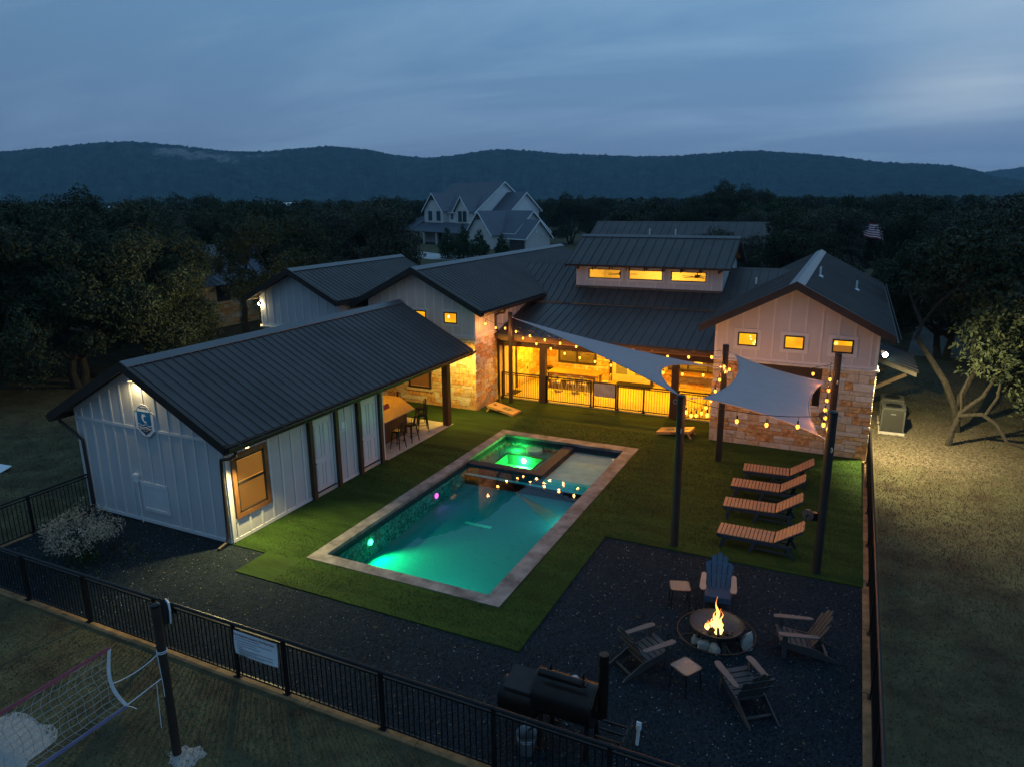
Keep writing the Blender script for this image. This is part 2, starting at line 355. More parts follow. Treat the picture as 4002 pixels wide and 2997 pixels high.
def fast_mesh(name, V, k, m):
    me = bpy.data.meshes.new(name); n = len(V)//k
    me.vertices.add(len(V)); me.vertices.foreach_set('co', np.ascontiguousarray(V, dtype=np.float32).ravel())
    me.loops.add(len(V)); me.loops.foreach_set('vertex_index', np.arange(len(V), dtype=np.int32))
    me.polygons.add(n); me.polygons.foreach_set('loop_start', np.arange(0, len(V), k, dtype=np.int32)); me.polygons.foreach_set('loop_total', np.full(n, k, dtype=np.int32))
    me.materials.append(m); me.update(); me.validate(); return me
M_straw = mat('straw_grass', (.15, .118, .074), .95, .45, 1.3, spec=.1, col2=(.085, .088, .040))
M_blade = mat('turf_blade', (.036, .080, .012), .8, .25, 2., spec=.2)
sandy = lambda P: ((P[:, 0]+.4)**2/2.2+(P[:, 1]+8.0)**2/1.5 < 1.)
blades('lawn_grass', [(-12, 14, -9.6, -4.5), (13.5, 21, -7, 14), ], 480, .05, .02, M_straw, 0, 1.2, sandy)
blades('rough_grass', [(-24, -8.3, -3, 14), (13.5, 30, 14, 30)], 130, .07, .03, M_straw, 0, 1.2)
blades('turf_pile', [(0, 6.71, -1.27, -.02), (-2.3, -.02, -.2, 9), (PX1+.02, 6.71, 0, 4.4), (PX1+.02, 13.1, 4.44, 11.7), (0, 13.1, 11.75, 13.6)], 620, .03, .02, M_blade, .045, 1.0)
# pale chips scattered in the basalt gravel
def chips(name, rects, n, r, m, z):
    mb = MB()
    for _ in range(n):
        x0, x1, y0, y1 = random.choices(rects, [(b-a)*(d-c) for a, b, c, d in rects])[0]
        x, y, s = random.uniform(x0, x1), random.uniform(y0, y1), r*random.uniform(.4, 1.25); a = random.uniform(0, PI)
        ca, sa = math.cos(a)*s, math.sin(a)*s
        mb.add([(x+ca, y+sa, z), (x-sa*.7, y+ca*.7, z), (x-ca, y-sa, z), (x+sa*.7, y-ca*.7, z), (x, y, z+s*.7)], [(0, 1, 4), (1, 2, 4), (2, 3, 4), (3, 0, 4)])
    return obj(name, mb, m, kind='stuff')
M_chip = mat('pale_stone_chip', (.34, .33, .33), .8, .3, 9)
M_dchip = mat('dark_stone_chip', (.028, .040, .052), .8, .5, 9, spec=.06)
GR = [(-8, 13.05, -4.15, -1.3), (-8, -1.2, -1.3, -.3), (6.75, 13.05, -1.3, 4.35)]
chips('gravel_chips', GR, 1500, .016, M_chip, .016)
chips('gravel_pebbles', GR, 9000, .026, M_dchip, .014)
blades('gravel_weeds', [(-7.6, -3.6, -4.0, -1.2), (-6.4, -4.2, -3.4, -1.6)], 130, .06, .022, mat('weedy_grass', (.075, .080, .022), .9, .4, 2, spec=.1), .015, 1.1)
def litter(name, rects, n, m, z):
    mb = MB()
    for _ in range(n):
        x0, x1, y0, y1 = random.choices(rects, [(b-a)*(d-c) for a, b, c, d in rects])[0]; x, y, s, a = random.uniform(x0, x1), random.uniform(y0, y1), random.uniform(.012, .03), random.uniform(0, 2*PI); c, e = math.cos(a)*s, math.sin(a)*s
        mb.add([(x+c*1.6, y+e*1.6, z+.004), (x-e*.7, y+c*.7, z+.012), (x-c*1.6, y-e*1.6, z+.003), (x+e*.7, y-c*.7, z+.010)], [(0, 1, 2, 3)])
    return obj(name, mb, m, kind='stuff')
litter('fallen_leaves', [(-2.2, 0, 0, 6), (5.8, 12.9, 4.8, 13.4), (0, 5, 12.2, 15.6), (0, 6.6, -1.2, -.1)], 260, mat('dry_leaf', (.10, .075, .03), .9, .5, 7), .046)
litter('fallen_leaves', [(-8, 13, -4.1, -1.4), (6.8, 13, -1.3, 4.3)], 420, mat('dry_leaf', (.10, .075, .03), .9, .5, 7), .022)
M_sand = mat('pale_sand', (.29, .275, .26), .95, .12, 5, bump=.6, bscale=18)
def blob(name, cx, cy, rx, ry, z, m, n=40, seed=1, h=.03):
    r = random.Random(seed); mb = MB(); vs = [(cx, cy, z+h)]
    for ring, f in ((1, .6), (2, 1.)):
        for i in range(n):
            a = 2*PI*i/n; k = f*(1+(.16*math.sin(3*a+seed)+.10*math.sin(7*a+2*seed)+r.uniform(-.08, .08))*(ring-1))
            vs.append((cx+rx*k*math.cos(a), cy+ry*k*math.sin(a), z+(h*.7 if ring == 1 else -.004)))
    fs = [(0, 1+i, 1+(i+1) % n) for i in range(n)]+[(1+i, 1+n+i, 1+n+(i+1) % n, 1+(i+1) % n) for i in range(n)]
    mb.add(vs, fs); return obj(name, mb, m, kind='structure')
blob('sand', -.25, -8.0, 1.35, 1.15, .004, M_sand, seed=3, h=.012)
blob('sand', 2.82, -6.2, .30, .26, .004, M_sand, n=24, seed=5, h=.012)
blob('sand', 1.55, -8.2, .5, .3, .004, M_sand, n=24, seed=8, h=.015)
M_drive = mat('pale_driveway', (.42, .41, .40), .9, .1, .3)
mb = MB(); mb.add([(-62, 92, .012), (-48, 84, .012), (-30, 88, .012), (-32, 95, .012), (-50, 93, .012), (-60, 99, .012)], [(0, 1, 4, 5), (1, 2, 3, 4)])
obj('driveway', mb, M_drive, kind='structure')
mb = MB(); mb.add([(15.5, 34, .01), (19.5, 34, .01), (34, 120, .01), (24, 120, .01)], [(0, 1, 2, 3)]); obj('gravel_road', mb, mat('caliche_road', (.20, .19, .18), .95, .2, .6), kind='structure')

# hills: wooded ridges beyond the plain
HP = [(-75, .040), (-68, .048), (-59.8, .0542), (-57.2, .0609), (-54.6, .0667), (-52.1, .070), (-49.5, .0668), (-46.9, .0611), (-44, .0602), (-41.4, .0646), (-38.8, .069),
      (-36.4, .0641), (-34, .0566), (-31.6, .0537), (-29.5, .0571), (-27, .0645), (-24.2, .0624), (-20.6, .057), (-17.5, .0544), (-13.3, .052), (-10.3, .0555),
      (-7.7, .0572), (-4.5, .0529), (-1.2, .0457), (.9, .0393), (3.4, .0364), (6.1, .032), (7.05, .0235), (9, .015), (16, .008), (24, .004)]
HP2 = [(3, .010), (6, .022), (7.2, .026), (9.2, .030), (12, .034), (16, .031), (22, .026), (30, .02)]
def hill_mat():
    m = bpy.data.materials.new('wooded_hillside'); m.use_nodes = True; n = m.node_tree.nodes; l = m.node_tree.links; b = n['Principled BSDF']
    b.inputs['Roughness'].default_value = 1; b.inputs['Specular IOR Level'].default_value = 0
    g = n.new('ShaderNodeNewGeometry')
    a = n.new('ShaderNodeTexNoise'); a.inputs['Scale'].default_value = .03; a.inputs['Detail'].default_value = 9; a.inputs['Roughness'].default_value = .75; l.new(g.outputs['Position'], a.inputs[0])
    r = n.new('ShaderNodeValToRGB'); l.new(a.outputs[0], r.inputs[0]); r.color_ramp.elements[0].position = .38; r.color_ramp.elements[0].color = (.006, .014, .012, 1)
    r.color_ramp.elements[1].position = .62; r.color_ramp.elements[1].color = (.050, .074, .056, 1)
    mpn = n.new('ShaderNodeMapping'); mpn.inputs['Scale'].default_value = (1, 1, 3.2); l.new(g.outputs['Position'], mpn.inputs[0])
    c = n.new('ShaderNodeTexNoise'); c.inputs['Scale'].default_value = .0045; c.inputs['Detail'].default_value = 2; l.new(mpn.outputs[0], c.inputs[0])
    d = n.new('ShaderNodeTexNoise'); d.inputs['Scale'].default_value = .05; d.inputs['Detail'].default_value = 8; d.inputs['Roughness'].default_value = .8; l.new(mpn.outputs[0], d.inputs[0])
    k = n.new('ShaderNodeMath'); k.operation = 'MULTIPLY'; l.new(c.outputs[0], k.inputs[0]); l.new(d.outputs[0], k.inputs[1])
    bump = None
    for (qx, qy, qz), rad, wt in (((-1600, 1330, 120), 260, .105), ((-1480, 1450, 85), 260, .09), ((-1660, 1250, 90), 200, .06), ((-757, 1940, 85), 230, .085), ((-1500, 1500, 60), 900, .03)):
        vm = n.new('ShaderNodeVectorMath'); vm.operation = 'DISTANCE'; l.new(g.outputs['Position'], vm.inputs[0]); vm.inputs[1].default_value = (qx, qy, qz)
        mq = n.new('ShaderNodeMapRange'); l.new(vm.outputs['Value'], mq.inputs[0]); mq.inputs[1].default_value = rad; mq.inputs[2].default_value = rad*.2; mq.inputs[3].default_value = 0; mq.inputs[4].default_value = wt
        if bump is None: bump = mq.outputs[0]
        else: aq = n.new('ShaderNodeMath'); aq.operation = 'ADD'; l.new(bump, aq.inputs[0]); l.new(mq.outputs[0], aq.inputs[1]); bump = aq.outputs[0]
    kk_ = n.new('ShaderNodeMath'); kk_.operation = 'ADD'; l.new(k.outputs[0], kk_.inputs[0]); l.new(bump, kk_.inputs[1]); k = kk_
    s = n.new('ShaderNodeMapRange'); l.new(k.outputs[0], s.inputs[0]); s.inputs[1].default_value = .425; s.inputs[2].default_value = .455; s.inputs[4].default_value = .95
    mm = n.new('ShaderNodeMix'); mm.data_type = 'RGBA'; l.new(s.outputs[0], mm.inputs[0]); l.new(r.outputs[0], mm.inputs[6]); mm.inputs[7].default_value = (.22, .195, .185, 1)
    l.new(mm.outputs[2], b.inputs['Base Color']); return m
M_hill = hill_mat()
def hills(name, prof, R, depth, seed):
    xs = [p[0] for p in prof]; hs = [p[1] for p in prof]; na = int((xs[-1]-xs[0])*11); nr = 34
    az = np.linspace(xs[0], xs[-1], na); h = np.interp(az, xs, hs); k = np.ones(21)/21
    h = np.convolve(np.pad(h, 10, mode='edge'), k, 'valid')
    q = np.random.default_rng(seed); V = np.zeros((nr, na, 3))
    fold = sum(np.sin(az*f+q.uniform(0, 6))*.25/f**.5 for f in (1.1, 2.3, 3.7, 6.1))
    for i in range(nr):
        t = i/(nr-1); up = .5-.5*math.cos(PI*min(t*1.35, 1.0)); rr = R+depth*(t-.74)+fold*depth*.12*(1-t)
        z = (9+h*R)*up*(1+.10*np.sin(az*2.3+4*t)*(1-up))+q.normal(0, 1.0, na)*(1.6 if up > .97 else 1.0)
        if t > .75: z = z-(t-.75)*200
        a = np.radians(az); V[i, :, 0] = CAM.x+rr*np.sin(a); V[i, :, 1] = CAM.y+rr*np.cos(a); V[i, :, 2] = z-2*(i == 0)
    mb = MB(); mb.v = [tuple(p) for p in V.reshape(-1, 3)]
    mb.f = [(i*na+j, i*na+j+1, (i+1)*na+j+1, (i+1)*na+j) for i in range(nr-1) for j in range(na-1)]; mb.m = [0]*len(mb.f)
    o = obj(name, mb, M_hill, kind='structure', smooth=False); return o
hills('hills', HP, 2300, 900, 3); hills('hills', HP2, 3300, 900, 5)

# ================================================================== POOL
def water_mat(name, tint, refl=1.0):
    m = bpy.data.materials.new(name); m.use_nodes = True; n = m.node_tree.nodes; l = m.node_tree.links
    for x in list(n): n.remove(x)
    o = n.new('ShaderNodeOutputMaterial'); t = n.new('ShaderNodeBsdfTransparent'); t.inputs[0].default_value = (*tint, 1)
    gl = n.new('ShaderNodeBsdfGlossy'); gl.inputs['Roughness'].default_value = .015; gl.inputs[0].default_value = (refl,)*3+(1,)
    mx = n.new('ShaderNodeMixShader')
    g = n.new('ShaderNodeNewGeometry'); nz = n.new('ShaderNodeTexNoise'); nz.inputs['Scale'].default_value = 2.2; nz.inputs['Detail'].default_value = 2; l.new(g.outputs['Position'], nz.inputs[0])
    bp = n.new('ShaderNodeBump'); bp.inputs['Strength'].default_value = .045; bp.inputs['Distance'].default_value = .05; l.new(nz.outputs[0], bp.inputs['Height']); l.new(bp.outputs[0], gl.inputs['Normal'])
    def mth(op, *ins):
        k = n.new('ShaderNodeMath'); k.operation = op
        for i, v in enumerate(ins):
            if isinstance(v, (int, float)): k.inputs[i].default_value = v
            else: l.new(v, k.inputs[i])
        return k.outputs[0]
    dp = n.new('ShaderNodeVectorMath'); dp.operation = 'DOT_PRODUCT'; l.new(g.outputs['Normal'], dp.inputs[0]); l.new(g.outputs['Incoming'], dp.inputs[1])
    fres = mth('MULTIPLY_ADD', mth('POWER', mth('SUBTRACT', 1.0, mth('ABSOLUTE', dp.outputs['Value'])), 5.0), .96, .02)      # reflectance of a calm water surface
    l.new(fres, mx.inputs[0]); l.new(t.outputs[0], mx.inputs[1]); l.new(gl.outputs[0], mx.inputs[2]); l.new(mx.outputs[0], o.inputs[0]); return m
M_water = water_mat('pool_water', (.16, .93, .92))
M_shelfw = water_mat('shelf_water', (.76, .95, .92))
M_spaw = water_mat('spa_water', (.70, .98, .88))
def tile_mat(name, a, b_, sc):
    m = bpy.data.materials.new(name); m.use_nodes = True; n = m.node_tree.nodes; l = m.node_tree.links; b = n['Principled BSDF']; b.inputs['Roughness'].default_value = .65; b.inputs['Specular IOR Level'].default_value = .12
    g = n.new('ShaderNodeNewGeometry'); v = n.new('ShaderNodeTexVoronoi'); v.inputs['Scale'].default_value = sc; v.inputs['Randomness'].default_value = .1; l.new(g.outputs['Position'], v.inputs['Vector'])
    r = n.new('ShaderNodeValToRGB'); l.new(v.outputs['Color'], r.inputs[0]); r.color_ramp.elements[0].color = (*a, 1); r.color_ramp.elements[1].color = (*b_, 1)
    l.new(r.outputs[0], b.inputs['Base Color']); return m
M_tile = tile_mat('glass_mosaic_tile', (.014, .017, .026), (.045, .052, .074), 22)
def mottle(name, a, b_, sc, lo, hi):
    m = bpy.data.materials.new(name); m.use_nodes = True; n = m.node_tree.nodes; l = m.node_tree.links; b = n['Principled BSDF']; b.inputs['Roughness'].default_value = .8
    g = n.new('ShaderNodeNewGeometry'); nz = n.new('ShaderNodeTexNoise'); nz.inputs['Scale'].default_value = sc; nz.inputs['Detail'].default_value = 8; nz.inputs['Roughness'].default_value = .68; nz.inputs['Distortion'].default_value = 1.2; l.new(g.outputs['Position'], nz.inputs[0])
    r = n.new('ShaderNodeValToRGB'); l.new(nz.outputs[0], r.inputs[0]); r.color_ramp.elements[0].position = lo; r.color_ramp.elements[0].color = (*a, 1); r.color_ramp.elements[1].position = hi; r.color_ramp.elements[1].color = (*b_, 1)
    l.new(r.outputs[0], b.inputs['Base Color']); return m
M_poolw = mottle('speckled_pool_plaster', (.012, .03, .03), (.14, .26, .26), 7, .44, .58)
M_poolf = mottle('pale_pool_plaster', (.02, .10, .10), (.055, .20, .20), 9, .30, .44)
M_ledge = mat('pale_shelf_plaster', (.56, .62, .58), .8, .12, 3, bump=.1)
M_cop = mat('grey_stone_coping', (.115, .105, .108), .75, .35, 2.2, bump=.25, bscale=14, detail=9, col2=(.21, .195, .19))
pool = thing('swimming_pool', 'rectangular lit swimming pool with grey stone coping and raised spa corner', 'pool', (2.8, 5.8, 0))
WL = -.12; ix0, ix1, iy0, iy1 = .34, 5.20, .34, 11.24
def coping():
    segs = []
    n = 13
    for k in range(n):
        a, b = PY0+k*(PY1-PY0)/n, PY0+(k+1)*(PY1-PY0)/n
        segs.append((PX0, ix0+.04, a, b)); segs.append((ix1-.04, PX1, a, b))
    n = 6; xa, xb = ix0+.04, ix1-.04
    for k in range(n):
        a, b = xa+k*(xb-xa)/n, xa+(k+1)*(xb-xa)/n
        segs.append((a, b, PY0, iy0+.04)); segs.append((a, b, iy1-.04, PY1))
    for x0, x1, y0, y1 in segs:
        g = .003; mb = MB(); dz = random.uniform(-.003, .003); mb.box(x0+g, x1-g, y0+g, y1-g, -.03, .062+dz)
        obj('coping_stone', mb, M_cop, pool)
coping()
bd = lambda: MB()
def basin():
    z0 = lambda y: -1.06+(y-.34)*.04
    y2 = 7.86
    mb = bd(); mb.add([(ix0, iy0, z0(iy0)), (ix1, iy0, z0(iy0)), (ix1, y2, z0(y2)), (ix0, y2, z0(y2))], [(0, 1, 2, 3)]); obj('pool_floor', mb, M_poolf, pool)
    tl = -.24
    mb = bd()
    mb.add([(ix0, iy0, z0(iy0)), (ix0, y2, z0(y2)), (ix0, y2, tl), (ix0, iy0, tl)], [(0, 1, 2, 3)])
    mb.add([(ix1, iy0, z0(iy0)), (ix1, y2, z0(y2)), (ix1, y2, tl), (ix1, iy0, tl)], [(3, 2, 1, 0)])
    mb.add([(ix0, iy0, z0(iy0)), (ix1, iy0, z0(iy0)), (ix1, iy0, tl), (ix0, iy0, tl)], [(3, 2, 1, 0)])
    mb.add([(ix0, y2, z0(y2)), (ix1, y2, z0(y2)), (ix1, y2, -.42), (ix0, y2, -.42)], [(0, 1, 2, 3)])
    mb.box(ix0-.03, ix0, y2, iy1, -1.05, tl); mb.box(ix1, ix1+.03, y2, iy1, -1.05, tl); mb.box(ix0-.03, ix1+.03, iy1, iy1+.03, -1.05, tl); obj('pool_wall', mb, M_poolw, pool)
    # dark mosaic tile line at the water's edge
    mb = bd(); t = .012
    mb.box(ix0-.02, ix0+t, iy0, iy1, tl, -.031).box(ix1-t, ix1+.02, iy0, iy1, tl, -.031).box(ix0, ix1, iy0-.02, iy0+t, tl, -.031).box(ix0, ix1, iy1-t, iy1+.02, tl, -.031)
    obj('waterline_tile', mb, M_tile, pool)
    mb = bd(); mb.box(ix0+.013, ix1-.013, y2, 8.16, -1.0, -.42); obj('entry_step', mb, M_ledge, pool)
    mb = bd(); mb.box(3.27, ix1-.013, 8.162, iy1-.013, -1.0, -.27); obj('tanning_shelf', mb, M_ledge, pool)
    mb = bd(); mb.cyl((5.02, 10.9, -.27), (5.02, 10.9, -.262), .2, n=24); obj('shelf_bubbler', mb, M_white, pool)
    mb = bd(); mb.box(1.82, 2.74, 5.18, 5.30, -.868, -.846); obj('floor_drain', mb, mat('cream_drain_cover', (.55, .55, .42), .6), pool)
    # spa: tiled dam walls, bench and well
    mb = bd(); mb.box(ix0+.014, 3.26, 8.04, 8.42, -1.0, -.062); mb.box(2.86, 3.26, 8.42, iy1-.014, -1.0, -.064); obj('spa_wall', mb, M_tile, pool)
    bx0, bx1, by0, by1 = .80, 2.36, 8.95, 10.45
    mb = bd(); zb = -.42
    for a in ((ix0+.014, bx0, 8.421, iy1-.014), (bx1, 2.859, 8.421, iy1-.014), (bx0, bx1, 8.421, by0), (bx0, bx1, by1, iy1-.014)): mb.box(*a, -1.0, zb)
    obj('spa_bench', mb, M_poolf, pool)
    mb = bd(); mb.box(bx0, bx1, by0, by1, -1.0, -.85); obj('spa_floor', mb, M_ledge, pool)
    mb = bd(); e = .03
    for a in ((bx0-e, bx0+e, by0-e, by1+e), (bx1-e, bx1+e, by0-e, by1+e), (bx0+e, bx1-e, by0-e, by0+e), (bx0+e, bx1-e, by1-e, by1+e)): mb.box(*a, zb-.02, zb+.012)
    obj('bench_trim_tile', mb, M_tile, pool)
    mb = bd(); mb.cyl((1.7, 10.98, zb), (1.7, 10.98, zb+.12), .32, n=20); obj('spa_step', mb, M_ledge, pool)
    mb = bd(); mb.add([(ix0, iy0, WL), (ix1, iy0, WL), (ix1, 8.04, WL), (ix0, 8.04, WL)], [(0, 1, 2, 3)]); obj('water', mb, M_water, pool); mb = bd(); mb.add([(3.26, 8.04, WL), (ix1, 8.04, WL), (ix1, iy1, WL), (3.26, iy1, WL)], [(0, 1, 2, 3)])
    obj('shelf_water', mb, M_shelfw, pool)
    mb = bd(); mb.add([(ix0, 8.42, WL+.012), (2.86, 8.42, WL+.012), (2.86, iy1, WL+.012), (ix0, iy1, WL+.012)], [(0, 1, 2, 3)]); obj('spa_water', mb, M_spaw, pool)
    for y, col, pw, em in ((2.25, (.03, 1, .30), 330, (.15, 1, .25)), (5.9, (1, .06, .30), 10, (1, .02, .14))):
        mb = bd(); mb.cyl((ix0+.013, y, -.47), (ix0+.05, y, -.47), .085, n=16)
        lo = obj('pool_lamp', mb, emit('pool_lamp_%d' % int(y), em, 14), pool)
        light('pool_lamp_light', 'SPOT', (ix0+.09, y, -.47), pw, col, .05, pool, (ix0+2.0, y-.3, -1.35), 130, .7)
    for x, y, d, pw, col in ((3.2, iy0+.02, (0, 1, 0), 210, (.01, .95, .60)), (ix1-.02, 6.3, (-1, 0, 0), 85, (.01, .80, .70))):  # added teal wash lamps that spread colour through the water
        p = Vector((x, y, -.47)); d = Vector(d); mb = bd(); mb.cyl(p, p+d*.04, .085, n=16); obj('pool_lamp', mb, emit('pool_lamp_teal', (.1, 1, .5), 6), pool)
        light('pool_lamp_light', 'SPOT', p+d*.08, pw, col, .06, pool, p+d*2.2+Vector((0, 0, -1.1)), 140, .9)
    mb = bd(); mb.cyl((1.5, by1-.012, -.62), (1.5, by1-.05, -.62), .09, n=16); obj('spa_lamp', mb, emit('spa_lamp', (.7, 1, .25), 25), pool)
    light('spa_lamp_light', 'POINT', (1.5, by1-.16, -.62), 130, (.03, 1, .10), .06, pool)
    light('spa_lamp_light', 'POINT', (1.0, 10.9, -.24), 30.0, (.04, 1, .15), .06, pool)
basin()

# ================================================================== BUILDING KIT
class Frame:
    """a wall face: u runs along it, v is height, d stands out of it"""
    def __init__(s, o, u, n): s.o = Vector(o); s.u = Vector(u).normalized(); s.n = Vector(n).normalized()
    def P(s, u, v, d=0.): return s.o+s.u*u+Vector((0, 0, v))+s.n*d
    def box(s, mb, u0, u1, v0, v1, d0, d1):
        p = [s.P(u, v, d) for d in (d0, d1) for u, v in ((u0, v0), (u1, v0), (u1, v1), (u0, v1))]
        return mb.add(p, [(0, 3, 2, 1), (4, 5, 6, 7), (0, 1, 5, 4), (1, 2, 6, 5), (2, 3, 7, 6), (3, 0, 4, 7)])
    def poly(s, mb, pts, d0, d1): return mb.prism([s.P(u, v, d0) for u, v in pts], s.n*(d1-d0))
STONES = {'n': 0, 'rest': None}
def stones(fr, rects, parent, holes=(), cap=300, rest=None, hs=(.15, .21, .29), lo=.26, hi=.72, seed=1):
    r = random.Random(seed)
    for u0, u1, v0, v1 in rects:
        v = v0
        while v < v1-.03:
            h = r.choice(hs); h = h if v+h < v1-.09 else v1-v
            u = u0-r.uniform(0, .3)
            while u < u1-.02:
                L = r.uniform(lo, hi)*(1.2 if h < .2 else 1.); a, b = max(u, u0), min(u+L, u1)
                if u1-b < .12: b = u1
                cells = [(a, b, v, v+h)]
                if h > .25 and r.random() < .35: cells = [(a, b, v, v+h*.5), (a, b, v+h*.5, v+h)]
                for c in cells:
                    ps = [c]
                    for H in holes:
                        nx = []
                        for p in ps:
                            if p[0] >= H[1] or p[1] <= H[0] or p[2] >= H[3] or p[3] <= H[2]: nx.append(p); continue
                            if p[0] < H[0]-.05: nx.append((p[0], H[0], p[2], p[3]))
                            if p[1] > H[1]+.05: nx.append((H[1], p[1], p[2], p[3]))
                            if p[2] < H[2]-.04 and p[0] < H[1] and p[1] > H[0]: nx.append((max(p[0], H[0]), min(p[1], H[1]), p[2], H[2]))
                            if p[3] > H[3]+.04: nx.append((max(p[0], H[0]), min(p[1], H[1]), H[3], p[3]))
                        ps = nx
                    for p in ps: stone(fr, p, parent, r, cap, rest)
                u = b if b > u+.01 else u+L
            v += h
def stone(fr, p, parent, r, cap, rest):
    a, b, v0, v1 = p; g = .007
    if b-a < .05 or v1-v0 < .04: return
    a += g; b -= g; v0 += g; v1 -= g; c = .013; d = .034+r.uniform(-.010, .014); j = lambda: r.uniform(-.006, .006)
    back = [(a, v0), (b, v0), (b, v1), (a, v1)]; fr_ = [(a+c+j(), v0+c+j()), (b-c+j(), v0+c+j()), (b-c+j(), v1-c+j()), (a+c+j(), v1-c+j())]
    vs = [fr.P(u, v, 0) for u, v in back]+[fr.P(u, v, d*.62) for u, v in back]+[fr.P(u, v, d) for u, v in fr_]
    fs = [(8, 9, 10, 11)]+[(i, (i+1) % 4, 4+(i+1) % 4, 4+i) for i in range(4)]+[(4+i, 4+(i+1) % 4, 8+(i+1) % 4, 8+i) for i in range(4)]
    m = r.choices(M_st, [3.2, 2.6, 3.6, 3.2, 3.2])[0]
    if rest is None and STONES['n'] < cap:
        STONES['n'] += 1; mb = MB(); mb.add(vs, fs); obj('stone', mb, m, parent)
    else:
        mb = rest if rest is not None else STONES['rest']; mb.mi = M_st.index(m); mb.add(vs, fs)
def siding(fr, parent, u0, u1, top, v0, step=.457, u_start=None, holes=(), band=None, board='siding_panel', off=0.):
    """board and batten cladding; top(u) gives the height of the wall at u; holes are windows the battens stop at"""
    us = [u0]; u = u0+(u_start if u_start else step)
    while u < u1-.05: us.append(u); u += step
    us.append(u1)
    for i in range(len(us)-1):
        a, b = us[i]+.002, us[i+1]-.002; mid = [m for m in TOPS if a < m < b]
        pts = [(a, v0), (b, v0), (b, top(b)-.01)]+[(m, top(m)-.01) for m in sorted(mid, reverse=True)]+[(a, top(a)-.01)]
        mb = MB(); fr.poly(mb, pts, off, off+.014); obj(board, mb, M_side, parent)
    mb = MB(); n = 0
    for u in us:
        w = .032; a = min(max(u, u0+w), u1-w); segs = [(v0+.09, top(a)-.03)]
        for H in holes:
            nx = []
            for s0, s1 in segs:
                if a+w <= H[0] or a-w >= H[1] or s1 <= H[2] or s0 >= H[3]: nx.append((s0, s1)); continue
                if s0 < H[2]: nx.append((s0, H[2]))
                if s1 > H[3]: nx.append((H[3], s1))
            segs = nx
        if band:
            nx = []
            for s0, s1 in segs:
                if s0 < band < s1: nx += [(s0, band-.04), (band+.04, s1)]
                else: nx.append((s0, s1))
            segs = nx
        mb = MB()
        for s0, s1 in segs:
            if s1-s0 > .03: fr.box(mb, a-w, a+w, s0, s1, off+.010, off+.036)
        if mb.f: obj('batten', mb, M_batten, parent)
    mb = MB(); fr.box(mb, u0, u1, v0, v0+.09, off+.010, off+.038); obj('skirt_board', mb, M_batten, parent)
TOPS = []
def roof_slope(parent, a, b, up, run, wd=.915, ribs=3, rib_h=.034, m=None, th=.03, rib_w=.03, name='roof_panel'):
    """sheets laid from the eave line a->b up the slope vector 'up' (full length)"""
    a, b, up = Vector(a), Vector(b), Vector(up); L = (b-a).length; e = (b-a)/L; N = e.cross(up).normalized()
    if N.z < 0: N = -N
    n = max(1, round(L/wd)); wdt = L/n
    for k in range(n):
        mb = MB(); s0, s1 = k*wdt+.002, (k+1)*wdt-.002
        lift = random.uniform(-.0015, .0015)
        mb.prism([a+e*s0+N*lift, a+e*s1+N*lift, a+e*s1+up+N*lift, a+e*s0+up+N*lift], N*th)
        for q in range(ribs):
            s = s0+(q+.5)*(s1-s0)/ribs; c0 = a+e*s+N*(th-.002); w0, w1 = rib_w, rib_w*.45
            p = [c0-e*w0, c0+e*w0, c0+e*w1+N*rib_h, c0-e*w1+N*rib_h]; mb.prism(p, up)
            if ribs > 1:
                for dd in (-.33, .33):
                    c1 = a+e*(s+dd*(s1-s0)/ribs)+N*(th-.002); mb.prism([c1-e*.018, c1+e*.018, c1+N*.006], up)
        obj(name, mb, m or M_roof, parent)
def gable_roof(parent, rx, w, ez, rz, y0, y1, wd=.915, ribs=3, rake=True, sides=(-1, 1), gut=(1,), th=.2, yg=None, soffit=None):
    """gable roof with the ridge along y at x=rx"""
    for s in sides:
        roof_slope(parent, (rx+s*w, y0, ez), (rx+s*w, y1, ez), (-s*w, 0, rz-ez), 0, wd, ribs)
        # rake fascia at the front gable, and decking under the sheets
        mb = MB(); N = Vector((s*(rz-ez), 0, w)).normalized()
        p0, p1 = Vector((rx+s*w, y0, ez)), Vector((rx, y0, rz))
        mb.prism([p0-Vector((0, 0, th)), p1-Vector((0, 0, th)), p1-Vector((0, 0, .012)), p0-Vector((0, 0, .012))], (0, -.035, 0))
        mb.prism([p0+Vector((0, -.036, -.03)), p1+Vector((0, -.036, -.03)), p1+Vector((0, -.036, .075)), p0+Vector((0, -.036, .075))], (0, .10, 0))
        obj('rake_fascia', mb, M_trim, parent)
        mb = MB(); mb.prism([p0-Vector((0, 0, .012))+Vector((0, .004, 0)), p1-Vector((0, 0, .012))+Vector((0, .004, 0)), p1-Vector((0, 0, .05))+Vector((0, .004, 0)), p0-Vector((0, 0, .05))+Vector((0, .004, 0))], (0, y1-y0-.008, 0)); obj('roof_deck', mb, soffit or M_trim, parent)
        mb = MB(); mb.box(rx+s*w-.02, rx+s*w+.02, y0+.005, y1-.005, ez-th, ez-.016); obj('eave_fascia', mb, M_trim, parent)
    mb = MB(); cw = .26; sl = (rz-ez)/w
    mb.prism([(rx-cw, y0-.01, rz-cw*sl+.085), (rx, y0-.01, rz+.085), (rx+cw, y0-.01, rz-cw*sl+.085), (rx+cw, y0-.01, rz-cw*sl+.07), (rx, y0-.01, rz+.07), (rx-cw, y0-.01, rz-cw*sl+.07)], (0, y1-y0+.02, 0))
    obj('ridge_cap', mb, M_cap, parent)
